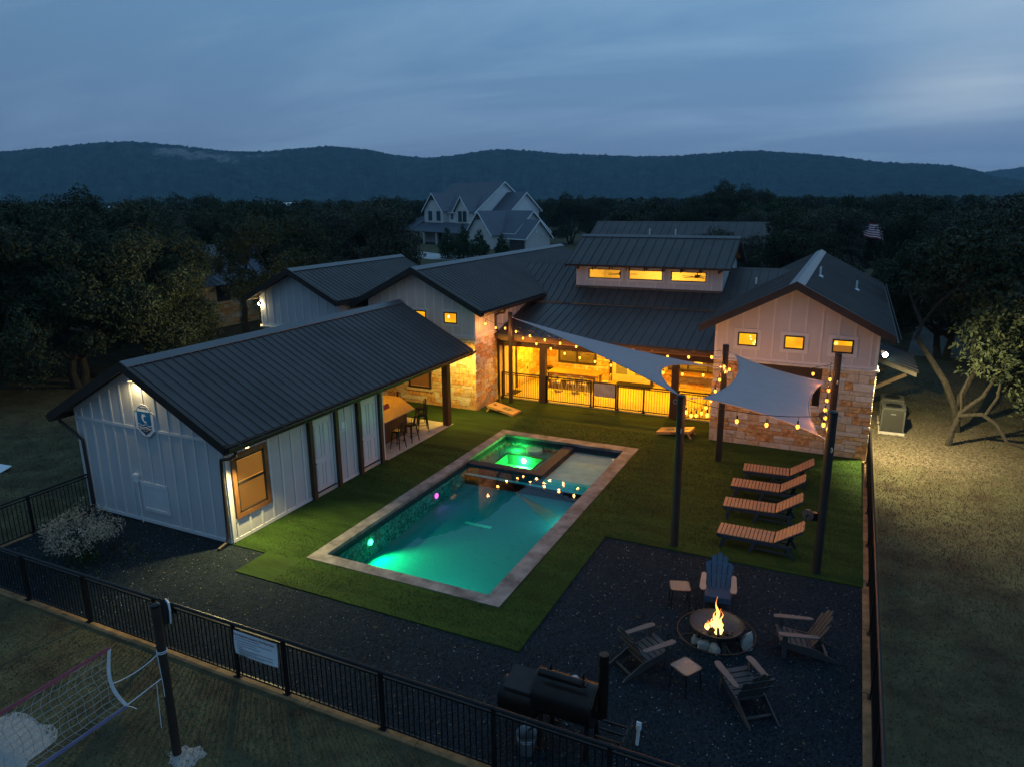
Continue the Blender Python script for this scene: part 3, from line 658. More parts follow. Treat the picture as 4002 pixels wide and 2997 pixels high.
def gutter(parent, p, q, r=.075, outward=(1, 0, 0), brackets=0):
    p, q, o = Vector(p), Vector(q), Vector(outward); mb = MB(); Z = Vector((0, 0, 1))
    prof = [(0, .07), (0, -.06), (.09, -.06), (.14, .03), (.14, .075), (.125, .075), (.125, .035), (.085, -.045), (.012, -.045), (.012, .07)]
    mb.prism([p+o*a+Z*b for a, b in prof], q-p); obj('gutter', mb, M_trim, parent)
    for k in range(brackets):
        c = p+(q-p)*((k+.5)/brackets); mb = MB(); d = (q-p).normalized(); mb.bar(c+o*.0+Z*.068, c+o*.132+Z*.068, .03, .006); obj('gutter_strap', mb, M_cap, parent)
def downspout(parent, pts, w=.075):
    mb = MB(); mb.tube(pts, w*.6, 8); return obj('downspout', mb, M_trim, parent, smooth=True)
def square_pane(parent, fr, u0, u1, v0, v1, pane=None, trim=.11, d=.014, trim_m=None, frame_m=None, mull=()):
    """window as a part: surround, dark frame and pane"""
    mb = MB(); t = trim
    if t:
        fr.box(mb, u0-t, u1+t, v1, v1+t, d, d+.03); fr.box(mb, u0-t, u1+t, v0-t, v0, d, d+.03); fr.box(mb, u0-t, u0, v0, v1, d, d+.03); fr.box(mb, u1, u1+t, v0, v1, d, d+.03)
    else: fr.box(mb, u0, u1, v0, v1, d-.01, d+.002)
    wo = obj('window', mb, trim_m or M_batten, parent)
    mb = MB(); f = .05
    fr.box(mb, u0, u1, v1-f, v1, d, d+.045); fr.box(mb, u0, u1, v0, v0+f, d, d+.045); fr.box(mb, u0, u0+f, v0+f, v1-f, d, d+.045); fr.box(mb, u1-f, u1, v0+f, v1-f, d, d+.045)
    for k, a in mull:
        if k == 'v': fr.box(mb, a-.03, a+.03, v0+f, v1-f, d, d+.043)
        else: fr.box(mb, u0+f, u1-f, a-.025, a+.025, d, d+.043)
    obj('frame', mb, frame_m or M_black, wo)
    mb = MB(); fr.box(mb, u0+f, u1-f, v0+f, v1-f, d+.003, d+.012); obj('pane', mb, pane or M_amber, wo)
    return wo
def panel_door(parent, fr, u0, u1, v0, v1, d=.0, m=None, knob=True):
    mb = MB(); fr.box(mb, u0, u1, v0, v1, d, d+.03); o = obj('door', mb, m or M_door, parent)
    W_, H_ = u1-u0, v1-v0
    for a in (.14, .56):
        for b0, b1 in ((.06, .38), (.46, .92)):
            mb = MB(); x0, x1, z0, z1 = u0+a*W_, u0+(a+.30)*W_, v0+b0*H_, v0+b1*H_; t = .022
            fr.box(mb, x0, x1, z0, z0+t, d+.03, d+.046); fr.box(mb, x0, x1, z1-t, z1, d+.03, d+.046); fr.box(mb, x0, x0+t, z0+t, z1-t, d+.03, d+.046); fr.box(mb, x1-t, x1, z0+t, z1-t, d+.03, d+.046)
            fr.box(mb, x0+.05, x1-.05, z0+.05, z1-.05, d+.03, d+.036); obj('door_panel', mb, m or M_door, o)
    if knob: mb = MB(); mb.ball(fr.P(u0+.07, v0+.95, d+.07), .03); obj('door_knob', mb, M_black, o)
    return o
def flood_lamp(parent, p, aim, power, col, name='flood_lamp', spot=150, face=.085):
    p, a = Vector(p), Vector(aim); d = (a-p).normalized(); mb = MB(); mb.cyl(p-d*.02, p+d*.10, .04, .065, 12); mb.box(p.x-.05, p.x+.05, p.y-.05, p.y+.05, p.z-.05, p.z+.05)
    o = obj(name, mb, M_white, parent); mb = MB(); mb.ball(p+d*.12, face, 12, 8) if face > .04 else mb.cyl(p+d*.10, p+d*.112, .05, .05, 12); obj('lamp_face', mb, M_flood if face > .04 else M_disc, o, smooth=face > .04)
    light(name+'_light', 'SPOT', p+d*.26, power, col, .05, parent, a, spot, .5); return o

# ================================================================== POOL HOUSE (near left)
ph = thing('pool_house', 'long white board and batten pool house with charcoal metal roof beside the pool', 'pool house', (-5.3, 6, 0))
XW, XL, YF, YB = -2.36, -8.25, -.19, 6.9
RX, RW, REZ, RRZ = -5.34, 3.53, 3.00, 4.85
SL = (RRZ-REZ)/RW
topx = lambda x: RRZ-.10-abs(x-RX)*SL
mb = MB(); mb.prism([(XL, YF, .02), (XW, YF, .02), (XW, YF, topx(XW)), (RX, YF, topx(RX)), (XL, YF, topx(XL))], (0, YB-YF, 0)); phw = obj('wall', mb, M_side, ph)
fg = Frame((0, YF, 0), (1, 0, 0), (0, -1, 0)); TOPS[:] = [RX]
siding(fg, phw, XL, XW, lambda u: topx(u)-.02, .06, .455, .32, holes=[(-5.75, -4.66, .17, 1.33)], band=2.93); TOPS[:] = []
mb = MB(); fg.box(mb, XL, XW, 2.89, 2.97, .012, .042); obj('girt_board', mb, M_batten, phw)
for s in (-1, 1):
    mb = MB(); a = XL if s < 0 else XW
    fg.poly(mb, [(a, topx(a)-.17), (RX, topx(RX)-.17), (RX, topx(RX)-.03), (a, topx(a)-.03)] if s < 0 else [(RX, topx(RX)-.17), (a, topx(a)-.17), (a, topx(a)-.03), (RX, topx(RX)-.03)], .0125, .044+.001*s); obj('frieze_board', mb, M_batten, phw)
mb = MB()                                                            # hatch on the gable
fg.box(mb, -5.75, -4.66, 1.20, 1.32, .014, .05); fg.box(mb, -5.72, -5.62, .52, 1.20, .014, .04); fg.box(mb, -4.76, -4.66, .52, 1.20, .014, .04); fg.box(mb, -5.72, -4.66, .42, .52, .014, .045); fg.box(mb, -5.62, -4.76, .52, 1.2, .012, .024); obj('hatch', mb, M_batten, phw)
mb = MB(); fg.box(mb, -5.95, -5.78, 1.28, 1.42, .014, .10); fg.box(mb, -5.96, -5.77, 1.43, 1.52, .014, .12); cb = obj('electrical_box', mb, M_white, ph); mb = MB(); mb.tube([fg.P(-5.86, 1.28, .05), fg.P(-5.85, .0, .05)], .018, 8); obj('conduit', mb, M_white, cb)
# long wall towards the pool
fl = Frame((XW, 0, 0), (0, 1, 0), (1, 0, 0)); tz = lambda u: topx(XW)
H1 = (0.0, 1.30, .68, 2.50)
siding(fl, phw, YF, 3.06, tz, .06, .458, .2, holes=[H1]); siding(fl, phw, 4.32, 5.42, tz, .06, .37, .12); siding(fl, phw, 6.70, YB, tz, .06, .6)
for y in (3.06, 4.265, 5.42, 6.615):
    mb = MB(); mb.box(XW+.004, XW+.15, y-.0725, y+.0725, .02, 2.72); obj('timber_post', mb, M_post, ph)
for a, b in ((3.14, 4.19), (5.50, 6.54)):
    mb = MB(); mb.box(XW+.002, XW+.06, a-.006, b+.006, .046, .16); obj('door_step', mb, M_conc, ph); mb = MB(); mb.box(XW+.002, XW+.045, a, b, .162, .20); obj('threshold', mb, M_black, ph)
    mb = MB(); fl.box(mb, a-.004, b-.068, .20, 2.6, .0025, .0035); obj('door_gap', mb, M_black, ph)  # black strip painted in for the shade round the door
    panel_door(ph, fl, a+.014, b-.094, .212, 2.55, .004); mb = MB(); fl.box(mb, b-.075, b, .205, 2.6, .003, .05); obj('door_jamb', mb, M_batten, ph)
# window with warm blinds
mb = MB(); t = .13
for a in ((0, 1.3, 2.50-t, 2.50), (0, 1.3, .68, .68+t), (0, t, .68+t, 2.50-t), (1.3-t, 1.3, .68+t, 2.50-t)): fl.box(mb, *a, .0142, .062)
wn = obj('window', mb, M_cedar, ph); mb = MB()
for a in ((t, 1.3-t, 1.62, 1.68), (t, t+.05, .82, 2.37), (1.3-t-.05, 1.3-t, .82, 2.37), (t, 1.3-t, .81, .87), (t, 1.3-t, 2.31, 2.37)): fl.box(mb, *a, .0142, .05)
obj('sash', mb, M_trim, wn); mb = MB(); fl.box(mb, t, 1.3-t, .81, 2.37, .0142, .016); obj('lit_shade', mb, emit('blind_backlight', (1, .40, .05), .5), wn)
M_blind = mat('amber_blind_slat', (.20, .085, .022), .5, .1, 3)
for k in range(30):
    z = .88+k*.047
    if 1.60 < z < 1.68: continue
    mb = MB()
    mb.prism([fl.P(t+.06, z, .017), fl.P(t+.06, z+.030, .029), fl.P(t+.06, z+.034, .029), fl.P(t+.06, z+.004, .017)], fl.u*(1.3-2*t-.12)); obj('blind_slat', mb, M_blind, wn)
# roof, underside, gutters
gable_roof(ph, RX, RW, REZ, RRZ, -.60, 12.61, gut=(1,), th=.2, soffit=mat('warm_soffit', (.30, .20, .12), .7))
gutter(ph, (RX+RW+.022, -.60, REZ-.085), (RX+RW+.022, 12.61, REZ-.085), brackets=16); gutter(ph, (RX-RW-.022, 12.61, REZ-.085), (RX-RW-.022, -.60, REZ-.085), outward=(-1, 0, 0))
e = RX+RW
downspout(ph, [(e+.05, -.30, 2.86), (e+.05, -.33, 2.72), (e-.1, -.36, 2.62), (XW+.07, -.34, 2.52), (XW+.02, -.30, 2.40), (XW-.05, -.29, .25), (XW-.06, -.36, .12), (XW-.08, -.62, .05)])
e = RX-RW
downspout(ph, [(e-.02, -.30, 2.86), (e+.02, -.32, 2.75), (XL+.1, -.32, 2.42), (XL+.27, -.28, 2.25), (XL+.30, -.27, .25), (XL+.25, -.34, .12), (XL+.05, -.5, .05)])
# open bar end: slab, posts, beams, back wall
mb = MB(); mb.box(XL, XW+.14, YB+.002, 11.56, .01, .052); obj('floor_slab', mb, M_conc, ph)
for x, y in ((XW-.02, 11.33), (XL+.1, 11.33)):
    mb = MB(); mb.box(x-.13, x+.13, y-.13, y+.13, .02, 2.70); obj('timber_post', mb, M_post, ph)
mb = MB(); mb.box(XW-.12, XW+.10, YB+.01, 12.3, 2.705, 2.86); obj('beam', mb, M_post, ph); mb = MB(); mb.box(XL, XL+.2, YB+.01, 12.3, 2.705, 2.86); obj('beam', mb, M_post, ph)
mb = MB(); mb.box(XL+.21, XW-.13, 11.22, 11.44, 2.705, 2.90); obj('beam', mb, M_post, ph)
mb = MB(); mb.box(XL, XL+.12, YB+.003, 11.15, .06, 2.70); obj('back_wall', mb, M_side, ph)
for x, y in ((-4.6, 8.6), (-4.6, 10.6)):
    mb = MB(); mb.cyl((x, y, 2.93), (x, y, 2.99), .1, n=14); obj('ceiling_lamp', mb, M_disc, ph); light('ceiling_lamp_light', 'SPOT', (x, y, 2.90), PAVILION, WARM, .1, ph, (x, y, 0), 160, .4)
# lamps: gable apex, near eave corner, far eave facing the stone wall
mb = MB(); mb.cyl((RX+.05, -.42, 4.44), (RX+.05, -.42, 4.36), .07, n=12); o = obj('gable_lamp', mb, M_white, ph); mb = MB(); mb.cyl((RX+.05, -.42, 4.36), (RX+.05, -.42, 4.345), .06, n=12); obj('lamp_face', mb, M_disc, o)
light('gable_lamp_light', 'SPOT', (RX+.05, -.42, 4.32), 48, YEL, .04, ph, (RX+.05, -.42, 0), 165, .7)
flood_lamp(ph, (XW+.34, .30, 2.80), (.1, -.8, 0), 900, (1, .80, .30), 'corner_lamp', 150, 0)
flood_lamp(ph, (XW-.05, 12.05, 2.78), (-2.2, 13.3, 1.0), 380, (1, .66, .10), 'end_lamp', 160, 0)

# ================================================================== HOUSE
hs = thing('house', 'large stone and white siding house with charcoal metal roofs and lit covered porch', 'house', (2.8, 22, 0))
REST = MB(); STONES['rest'] = REST
LED = 3.28
def gable_core(x0, x1, y0, y1, rx, rz, sl, z0=0.):
    tp = lambda x: rz-.10-abs(x-rx)*sl
    mb = MB(); mb.prism([(x0, y0, z0), (x1, y0, z0), (x1, y0, tp(x1)), (rx, y0, tp(rx)), (x0, y0, tp(x0))], (0, y1-y0, 0)); return obj('wall', mb, M_mortar, hs), tp
def ledge(fr, parent, u0, u1, z=LED, seed=1, d=.09):
    r = random.Random(seed); u = u0
    while u < u1-.01:
        L = min(r.uniform(.45, .9), u1-u); L = L if u1-u-L > .2 else u1-u; mb = MB(); j = r.uniform(-.012, .012)
        fr.poly(mb, [], 0, 0) if False else None
        mb.prism([fr.P(u+.003, z-.075+j*.4, .0), fr.P(u+.003, z-.075+j*.4, d+j), fr.P(u+.003, z-.012, d+j), fr.P(u+.003, z+.035, .012)], fr.u*(L-.006)); obj('ledge_stone', mb, M_st[1], parent); u += L
# ---- left wing (two small lit windows over the stone)
LX0, LX1, LY = -7.75, -2.27, 13.65
lw, ltop = gable_core(LX0, LX1, LY, 30, -5.01, 6.19, .506)
f1 = Frame((0, LY, 0), (1, 0, 0), (0, -1, 0)); f2 = Frame((LX1, 0, 0), (0, 1, 0), (1, 0, 0))
TOPS[:] = [-5.01]; wl = [(-3.76, -3.09, 3.84, 4.33), (-5.33, -4.66, 3.84, 4.33)]
WH = [(a-.11, b+.11, c-.11, d+.11) for a, b, c, d in wl]
siding(f1, lw, LX0, LX1, lambda u: ltop(u)-.02, LED+.03, .457, .3, holes=WH); TOPS[:] = []
for a in wl: square_pane(hs, f1, *a)
M_hot = emit('inner_lamp_glow', (1, .72, .25), 4)
mb = MB(); mb.ball(f1.P(-3.52, 4.14, .02), .055, 10, 6, (1, .25, 1.4)); obj('inner_lamp', mb, M_hot, hs)
siding(f2, lw, LY, 21.5, lambda u: ltop(LX1), LED+.03, .457, .4)
ledge(f1, lw, LX0, LX1+.09, seed=2); ledge(f2, lw, LY-.09, 15.9, seed=3)
stones(f2, [(LY-.035, 15.85, .04, LED-.08)], lw, seed=5)
stones(f1, [(-3.6, LX1+.034, .04, LED-.08)], lw, seed=4)
stones(f1, [(-7.3, -3.6, .04, 2.6)], lw, holes=[(-5.75, -4.5, .78, 2.3)], seed=14, rest=REST)
# window behind the bar
mb = MB(); f1.box(mb, -5.72, -5.64, .86, 2.2, .0, .07); f1.box(mb, -4.62, -4.54, .86, 2.2, .0, .07); f1.box(mb, -5.72, -4.54, .78, .86, .0, .08); f1.box(mb, -5.72, -4.54, 2.2, 2.28, 0, .07)
wo = obj('window', mb, M_trim, hs); mb = MB(); f1.box(mb, -5.64, -4.62, .86, 2.2, .0, .012); obj('lit_shade', mb, emit('shade_backlight', (1, .36, .05), .28), wo)
for k in range(26):
    z = .90+k*.05; mb = MB(); mb.prism([f1.P(-5.63, z, .014), f1.P(-5.63, z+.034, .028), f1.P(-5.63, z+.038, .028), f1.P(-5.63, z+.005, .014)], f1.u*1.0); obj('blind_slat', mb, M_blind, wo)
mb = MB(); f1.box(mb, -5.85, -4.42, .66, .775, .0, .09); obj('window_sill', mb, M_st[0], hs)
gable_roof(hs, -5.01, 3.36, 4.50, 6.19, 13.08, 30.5)
gutter(hs, (-1.63, 13.10, 4.41), (-1.63, 21.4, 4.41))
downspout(hs, [(-1.56, 15.2, 4.33), (-1.62, 15.2, 4.20), (-2.0, 15.45, 4.12), (-2.19, 15.5, 4.0), (-2.20, 15.5, 3.42), (-2.10, 15.55, 3.3), (-2.12, 15.6, 3.2), (-2.12, 15.62, .35), (-1.98, 15.4, .12), (-1.6, 14.75, .08)], .095)
# ---- right wing (three lit windows)
QX0, QX1, QY = 7.80, 13.19, 13.84
rw, rtop = gable_core(QX0, QX1, QY, 30, 10.48, 6.19, .519)
f3 = Frame((0, QY, 0), (1, 0, 0), (0, -1, 0)); TOPS[:] = [10.48]
wr = [(8.585, 9.265, 3.80, 4.30), (10.175, 10.85, 3.80, 4.29), (11.75, 12.425, 3.79, 4.27)]
siding(f3, rw, QX0, QX1, lambda u: rtop(u)-.02, LED+.03, .53, .40, holes=[(a-.13, b+.13, c-.13, d+.13) for a, b, c, d in wr]); TOPS[:] = []
M_amb2 = emit('half_shaded_pane', (.80, .30, .03), .42)
for k, a in enumerate(wr): square_pane(hs, f3, *a, trim=.13)
for u, v, r in ((9.02, 4.16, .022), (9.05, 4.06, .03), (9.13, 3.93, .018), (9.2, 3.95, .018), (9.17, 3.88, .02)): mb = MB(); mb.ball(f3.P(u, v, .027), r, 8, 5, (1, .3, 1)); obj('inner_lamp', mb, M_hot, hs)  # added glowing dots paint the festoon bulbs' reflections on the pane
mb = MB(); f3.box(mb, 11.79, 12.385, 3.83, 4.06, .027, .030); obj('half_blind', mb, M_amb2, hs)
f4 = Frame((QX1, 0, 0), (0, 1, 0), (1, 0, 0)); f5 = Frame((QX0, 0, 0), (0, 1, 0), (-1, 0, 0))
siding(f4, rw, QY, 29.9, lambda u: rtop(QX1), LED+.03, .53); siding(f5, rw, QY, 21, lambda u: rtop(QX0), LED+.03, .53)
HR = [(9.4, 11.52, 1.82, 3.19)]
stones(f3, [(QX0-.034, QX1+.034, .04, LED-.08)], rw, holes=HR, seed=7)
stones(f4, [(QY-.03, 29.9, .04, LED-.08)], rw, seed=8, rest=REST, hs=(.2, .28, .3), lo=.4, hi=.9); stones(f5, [(QY-.03, 16.3, .04, 3.0)], rw, seed=9, rest=REST)
ledge(f3, rw, QX0-.09, QX1+.09, seed=5); ledge(f4, rw, QY, 29.9, seed=6); ledge(f5, rw, QY-.09, 15.4, seed=11)
mb = MB(); f3.box(mb, 9.4, 11.52, 1.82, 3.19, .0, .006); wd_ = obj('window', mb, M_trim, hs)     # flat dark sheet painting the shade of a recess behind the sail
mb = MB(); f3.box(mb, 9.4, 11.52, 2.80, 3.19, .006, .03); obj('header', mb, M_trim, wd_)
mb = MB()
for u in (9.6, 10.0, 10.4, 10.8, 11.2): f3.box(mb, u, u+.04, 2.46, 2.80, .006, .024)
f3.box(mb, 9.4, 11.52, 2.44, 2.48, .006, .028); f3.box(mb, 11.48, 11.52, 1.82, 2.44, .006, .028); obj('frame', mb, M_trim, wd_)
mb = MB(); f3.box(mb, 9.4, 11.0, 1.84, 2.44, .007, .012); obj('pane', mb, mat('dim_window_glass', (.05, .04, .035), .1, .05, spec=.8), wd_)
mb = MB(); f3.box(mb, 11.02, 11.28, 1.84, 2.43, .007, .016); obj('inner_stone', mb, M_st[3], wd_); mb = MB(); f3.box(mb, 11.285, 11.475, 1.84, 2.43, .007, .013); obj('dark_opening', mb, M_black, wd_)  # black sheet paints the shade inside the opening
gable_roof(hs, 10.48, 3.17, 4.53, 6.19, 13.10, 29.8)
gutter(hs, (13.67, 13.12, 4.45), (13.67, 29.8, 4.45))
for x, y in ((10.98, 18.24), (12.35, 20.31)):
    z = 6.19-(x-10.48)*.524; mb = MB(); mb.cyl((x, y, z-.05), (x, y, z+.42), .038, n=10); mb.lathe([(.13, z-.02), (.13, z+.04), (.05, z+.10)], 12, (x, y, 0)); obj('vent_pipe', mb, M_white, hs)
mb = MB(); x = 8.5; z = 6.19-(10.48-x)*.524; mb.cyl((8.2, 21.4, 4.95), (8.2, 21.4, 5.5), .045, n=10); obj('vent_pipe', mb, M_white, hs)
flood_lamp(hs, (13.34, 13.93, 3.92), (17.0, 14.4, 0), 3000, (1, .83, .42), spot=155)
# lean-to awning on brackets at the side
aw = MB(); aw.prism([(13.22, 18.9, 2.78), (14.85, 18.9, 2.22), (14.85, 18.9, 2.05), (13.22, 18.9, 2.61)], (0, 3.6, 0)); awn = obj('awning', aw, mat('grey_awning_trim', (.16, .14, .11), .6), hs)
for y in (19.1, 21.9):
    mb = MB(); mb.bar((13.25, y, 1.35), (14.5, y, 2.1), .12, .14); obj('awning_brace', mb, mat('awning_brace_wood', (.14, .09, .05), .7), awn)
roof_slope(awn, (14.9, 18.85, 2.235), (14.9, 22.55, 2.235), (-1.7, 0, .585), 0, .6, 1)
# ---- middle: porch, roofs and clerestory
PYF, PYW = 16.05, 20.95
mb = MB(); mb.box(LX1+.03, QX0-.036, PYF, PYW, .0, .10); obj('porch_floor', mb, mat('buff_concrete', (.46, .41, .20), .7, .1, 2.5, detail=8), hs)
f6 = Frame((0, PYW, 0), (1, 0, 0), (0, -1, 0))
mb = MB(); mb.box(LX1, QX0, PYW, PYW+.2, .0, 4.2); bw = obj('back_wall', mb, M_mortar, hs)
PH = [(-1.38, .88, .74, 2.4), (1.52, 3.75, .0, 2.35), (4.35, 7.45, .85, 2.4)]
stones(f6, [(LX1, QX0, .10, 2.84)], bw, holes=PH, seed=10, rest=REST, hs=(.16, .24, .3), lo=.3, hi=.8)
stones(f2, [(17.82, PYW, .10, 2.84)], lw, seed=12, rest=REST)
# back wall window, doors, kitchen window
def porch_window(u0, u1, v0, v1, n, pane):
    mb = MB(); t = .08
    f6.box(mb, u0, u1, v0, v0+t, 0, .07); f6.box(mb, u0, u1, v1-t, v1, 0, .07)
    for k in range(n+1): a = u0+(u1-u0-t)*k/n; f6.box(mb, a, a+t, v0+t, v1-t, 0, .07)
    o = obj('window', mb, M_trim, hs); mb = MB(); f6.box(mb, u0+t, u1-t, v0+t, v1-t, .0, .015); obj('pane', mb, pane, o); return o
M_porchgl = mat('porch_window_glass', (.12, .11, .10), .06, .1, spec=1.0)
porch_window(-1.28, .78, .82, 2.3, 2, M_porchgl); porch_window(4.45, 7.35, .95, 2.3, 3, M_porchgl)
for u in (4.9, 5.6):
    mb = MB(); f6.box(mb, u+.1, u+.5, 1.3, 1.55, .02, .03); obj('taped_notice', mb, M_paper, hs)
mb = MB(); f6.box(mb, 1.52, 1.64, .10, 2.3, 0, .09); f6.box(mb, 3.63, 3.75, .10, 2.3, 0, .09); f6.box(mb, 1.52, 3.75, 2.3, 2.4, 0, .09); obj('door_frame', mb, M_trim, hs)
M_cream = mat('cream_door', (.62, .55, .42), .5, .04)
for u0, u1 in ((1.65, 2.63), (2.64, 3.62)):
    mb = MB(); f6.box(mb, u0, u1, .12, 2.29, .0, .05); d_ = obj('door', mb, M_cream, hs); mb = MB(); f6.box(mb, u0+.2, u1-.2, .5, 2.0, .05, .058); obj('pane', mb, mat('reflecting_door_glass', (.20, .22, .23), .06, .1, spec=1.0), d_); mb = MB(); f6.box(mb, u0+.28, u1-.28, .28, .4, .05, .062); obj('door_panel', mb, M_cream, d_)
mb = MB(); f6.box(mb, 4.4, 7.4, .82, .9, .0, .55); obj('serving_shelf', mb, M_table, hs)
# side door of the left wing, inside the porch
mb = MB(); f2.box(mb, 16.35, 16.45, .1, 2.5, 0, .06); f2.box(mb, 17.68, 17.80, .1, 2.5, 0, .08); f2.box(mb, 16.35, 17.8, 2.4, 2.5, 0, .07); obj('door_frame', mb, M_post, hs)
mb = MB(); f2.box(mb, 16.46, 17.67, .11, 2.39, .0, .03); obj('door', mb, M_cream, hs)
mb = MB(); f2.box(mb, 19.05, 19.12, .75, .87, .03, .06); obj('wall_outlet', mb, M_trim, hs)
# ceiling and beam
mb = MB(); mb.box(LX1+.02, QX0-.02, 15.62, PYW, 2.86, 2.92); obj('porch_ceiling', mb, mat('stained_ceiling', (.30, .18, .08), .6), hs)
mb = MB(); mb.box(LX1+.04, QX0-.04, 15.92, 16.18, 2.56, 2.858); obj('beam', mb, M_post, hs)
mb = MB(); mb.box(LX1+.04, QX0-.04, 15.50, 15.54, 2.93, 3.14); obj('eave_fascia', mb, mat('brown_eave_board', (.11, .05, .022), .5), hs)
for x in (-.08, 5.90):
    mb = MB(); mb.box(x-.14, x+.14, 15.93, 16.17, .02, 2.56); obj('porch_post', mb, M_post, hs)
for x, y in ((-.6, 18.6), (2.5, 18.6), (5.6, 18.6)):
    mb = MB(); mb.cyl((x, y, 2.858), (x, y, 2.80), .13, n=16); o = obj('ceiling_lamp', mb, M_disc, hs); light('ceiling_lamp_light', 'SPOT', (x, y, 2.77), PORCH*2.2, WARM, .12, hs, (x, y, 0), 172, .15)
# porch and upper roof planes
roof_slope(hs, (LX1+.02, 15.46, 3.13), (QX0-.02, 15.46, 3.13), (0, 3.84, .99), 0, .40, 1, .035, rib_w=.018)
mb = MB(); mb.prism([(LX1+.02, 15.47, 3.12), (LX1+.02, 19.3, 4.11), (LX1+.02, 19.3, 4.05), (LX1+.02, 15.47, 3.06)], (QX0-LX1-.04, 0, 0)); obj('roof_deck', mb, M_trim, hs)
SLP = .485
def upper(x0, x1, y0, y1, back=False):
    z = lambda y: 4.16+(y-19.3)*SLP
    if not back: roof_slope(hs, (x0, y0, z(y0)), (x1, y0, z(y0)), (0, y1-y0, z(y1)-z(y0)), 0, .40, 1, .035, rib_w=.018)
upper(LX1-1.9, QX0+1.6, 19.3, 20.56); upper(-4.6, -.235, 20.56, 22.6); upper(6.90, 9.6, 20.56, 22.6)
mb = MB(); mb.box(-1.75, QX0-.05, 19.24, 19.33, 4.13, 4.20); obj('roof_flashing', mb, M_roof, hs)
zr = 4.16+3.3*SLP
mb = MB(); mb.prism([(-4.3, 22.6, zr), (-4.3, 30, 2.6), (-4.3, 22.6, 2.6)], (4.1, 0, 0)); mb.prism([(6.85, 22.6, zr), (6.85, 30, 2.6), (6.85, 22.6, 2.6)], (2.5, 0, 0)); obj('rear_roof', mb, M_roof, hs)
for a, b in ((-4.2, -.6), (7.2, 9.4)):
    mb = MB(); mb.prism([(a, 22.4, zr-.06), (a, 22.6, zr+.075), (a, 22.8, zr-.06)], (b-a, 0, 0)); obj('ridge_cap', mb, M_roof, hs)
# clerestory
CX0, CX1, CY0, CY1, CZ = -.22, 6.84, 20.60, 24.6, 5.86
f7 = Frame((0, CY0, 0), (1, 0, 0), (0, -1, 0))
cw = [(.41, 2.05, 5.27, 5.73), (2.44, 4.07, 5.27, 5.73), (4.47, 6.10, 5.27, 5.73)]
mb = MB(); mb.box(CX0, CX1, CY0, CY0+.12, 4.5, cw[0][2]); mb.box(CX0, CX1, CY0, CY0+.12, cw[0][3], CZ+.25)
for a, b in ((CX0, cw[0][0]), (cw[0][1], cw[1][0]), (cw[1][1], cw[2][0]), (cw[2][1], CX1)): mb.box(a, b, CY0+.001, CY0+.119, cw[0][2], cw[0][3])
cwall = obj('clerestory_wall', mb, M_side, hs)
for x, nx in ((CX0, -1), (CX1, 1)):
    mb = MB(); mb.prism([(x, CY0+.121, 4.5), (x, CY1, 4.5), (x, CY1, CZ+.05), (x, 22.6, 7.02), (x, CY0+.121, CZ+.05)], (-nx*.12, 0, 0)); obj('side_wall', mb, M_side, hs)
siding(f7, cwall, CX0, CX1, lambda u: CZ+.02, 4.88, .41, .3, holes=[(a-.12, b+.12, c-.12, d+.2) for a, b, c, d in cw])if 0 else None
for k in range(17):
    u = CX0+.03+k*(CX1-CX0-.06)/16; mb = MB(); inw = any(a-.14 < u < b+.14 for a, b, _, _ in cw)
    f7.box(mb, u-.03, u+.03, 4.90, 5.15 if inw else 5.86, .004, .026); obj('batten', mb, M_batten, cwall)
for (u0, u1, v0, v1) in cw:
    mb = MB(); t = .12
    f7.box(mb, u0-t, u1+t, v1, v1+.10, .002, .034); f7.box(mb, u0-t, u1+t, v0-t, v0, .002, .034); f7.box(mb, u0-t, u0, v0, v1, .002, .034); f7.box(mb, u1, u1+t, v0, v1, .002, .034); wo = obj('window', mb, M_batten, hs)
    mb = MB(); f = .035; f7.box(mb, u0, u1, v1-f, v1, -.06, .04); f7.box(mb, u0, u1, v0, v0+f, -.06, .04); f7.box(mb, u0, u0+f, v0+f, v1-f, -.06, .04); f7.box(mb, u1-f, u1, v0+f, v1-f, -.06, .04); obj('frame', mb, M_black, wo)
mb = MB(); f7.box(mb, CX0-.02, CX1+.02, 4.79, 4.89, .006, .07); obj('base_flashing', mb, M_roof, hs)
# the lit room seen through the clerestory
M_room = mat('warm_room_paint', (.70, .60, .40), .8, .03)
mb = MB(); mb.box(CX0+.13, CX1-.13, CY1-.1, CY1, 2.4, 6.0); mb.box(CX0+.125, CX0+.16, CY0+.13, CY1-.11, 2.4, 5.9); mb.box(CX1-.16, CX1-.125, CY0+.13, CY1-.11, 2.4, 5.9); mb.box(CX0+.13, CX1-.13, CY0+.14, CY1-.1, 2.3, 2.4); obj('inner_wall', mb, M_room, hs)
for x in (1.2, 2.9, 4.2, 5.6):
    mb = MB(); mb.box(x-.35, x+.35, CY1-.14, CY1-.102, 4.05, 4.8); obj('wall_picture', mb, mat('picture_tan', (.40, .26, .10), .6), hs)
for x in (1.55, 5.35):
    mb = MB(); mb.cyl((x, 22.3, 6.9), (x, 22.3, 5.42), .02, n=8); mb.cyl((x, 22.3, 5.42), (x, 22.3, 5.28), .11, .14, 14); fan = obj('ceiling_fan', mb, M_trim, hs)
    for k in range(5):
        a = 2*PI*k/5+.3; d = Vector((math.cos(a), math.sin(a), 0)); mb = MB(); mb.bar(Vector((x, 22.3, 5.33))+d*.14, Vector((x, 22.3, 5.33))+d*.78, .13, .012); obj('fan_blade', mb, M_trim, fan)
light('room_light', 'POINT', (3.3, 22.4, 4.6), 420, (1, .55, .07), .3, hs)
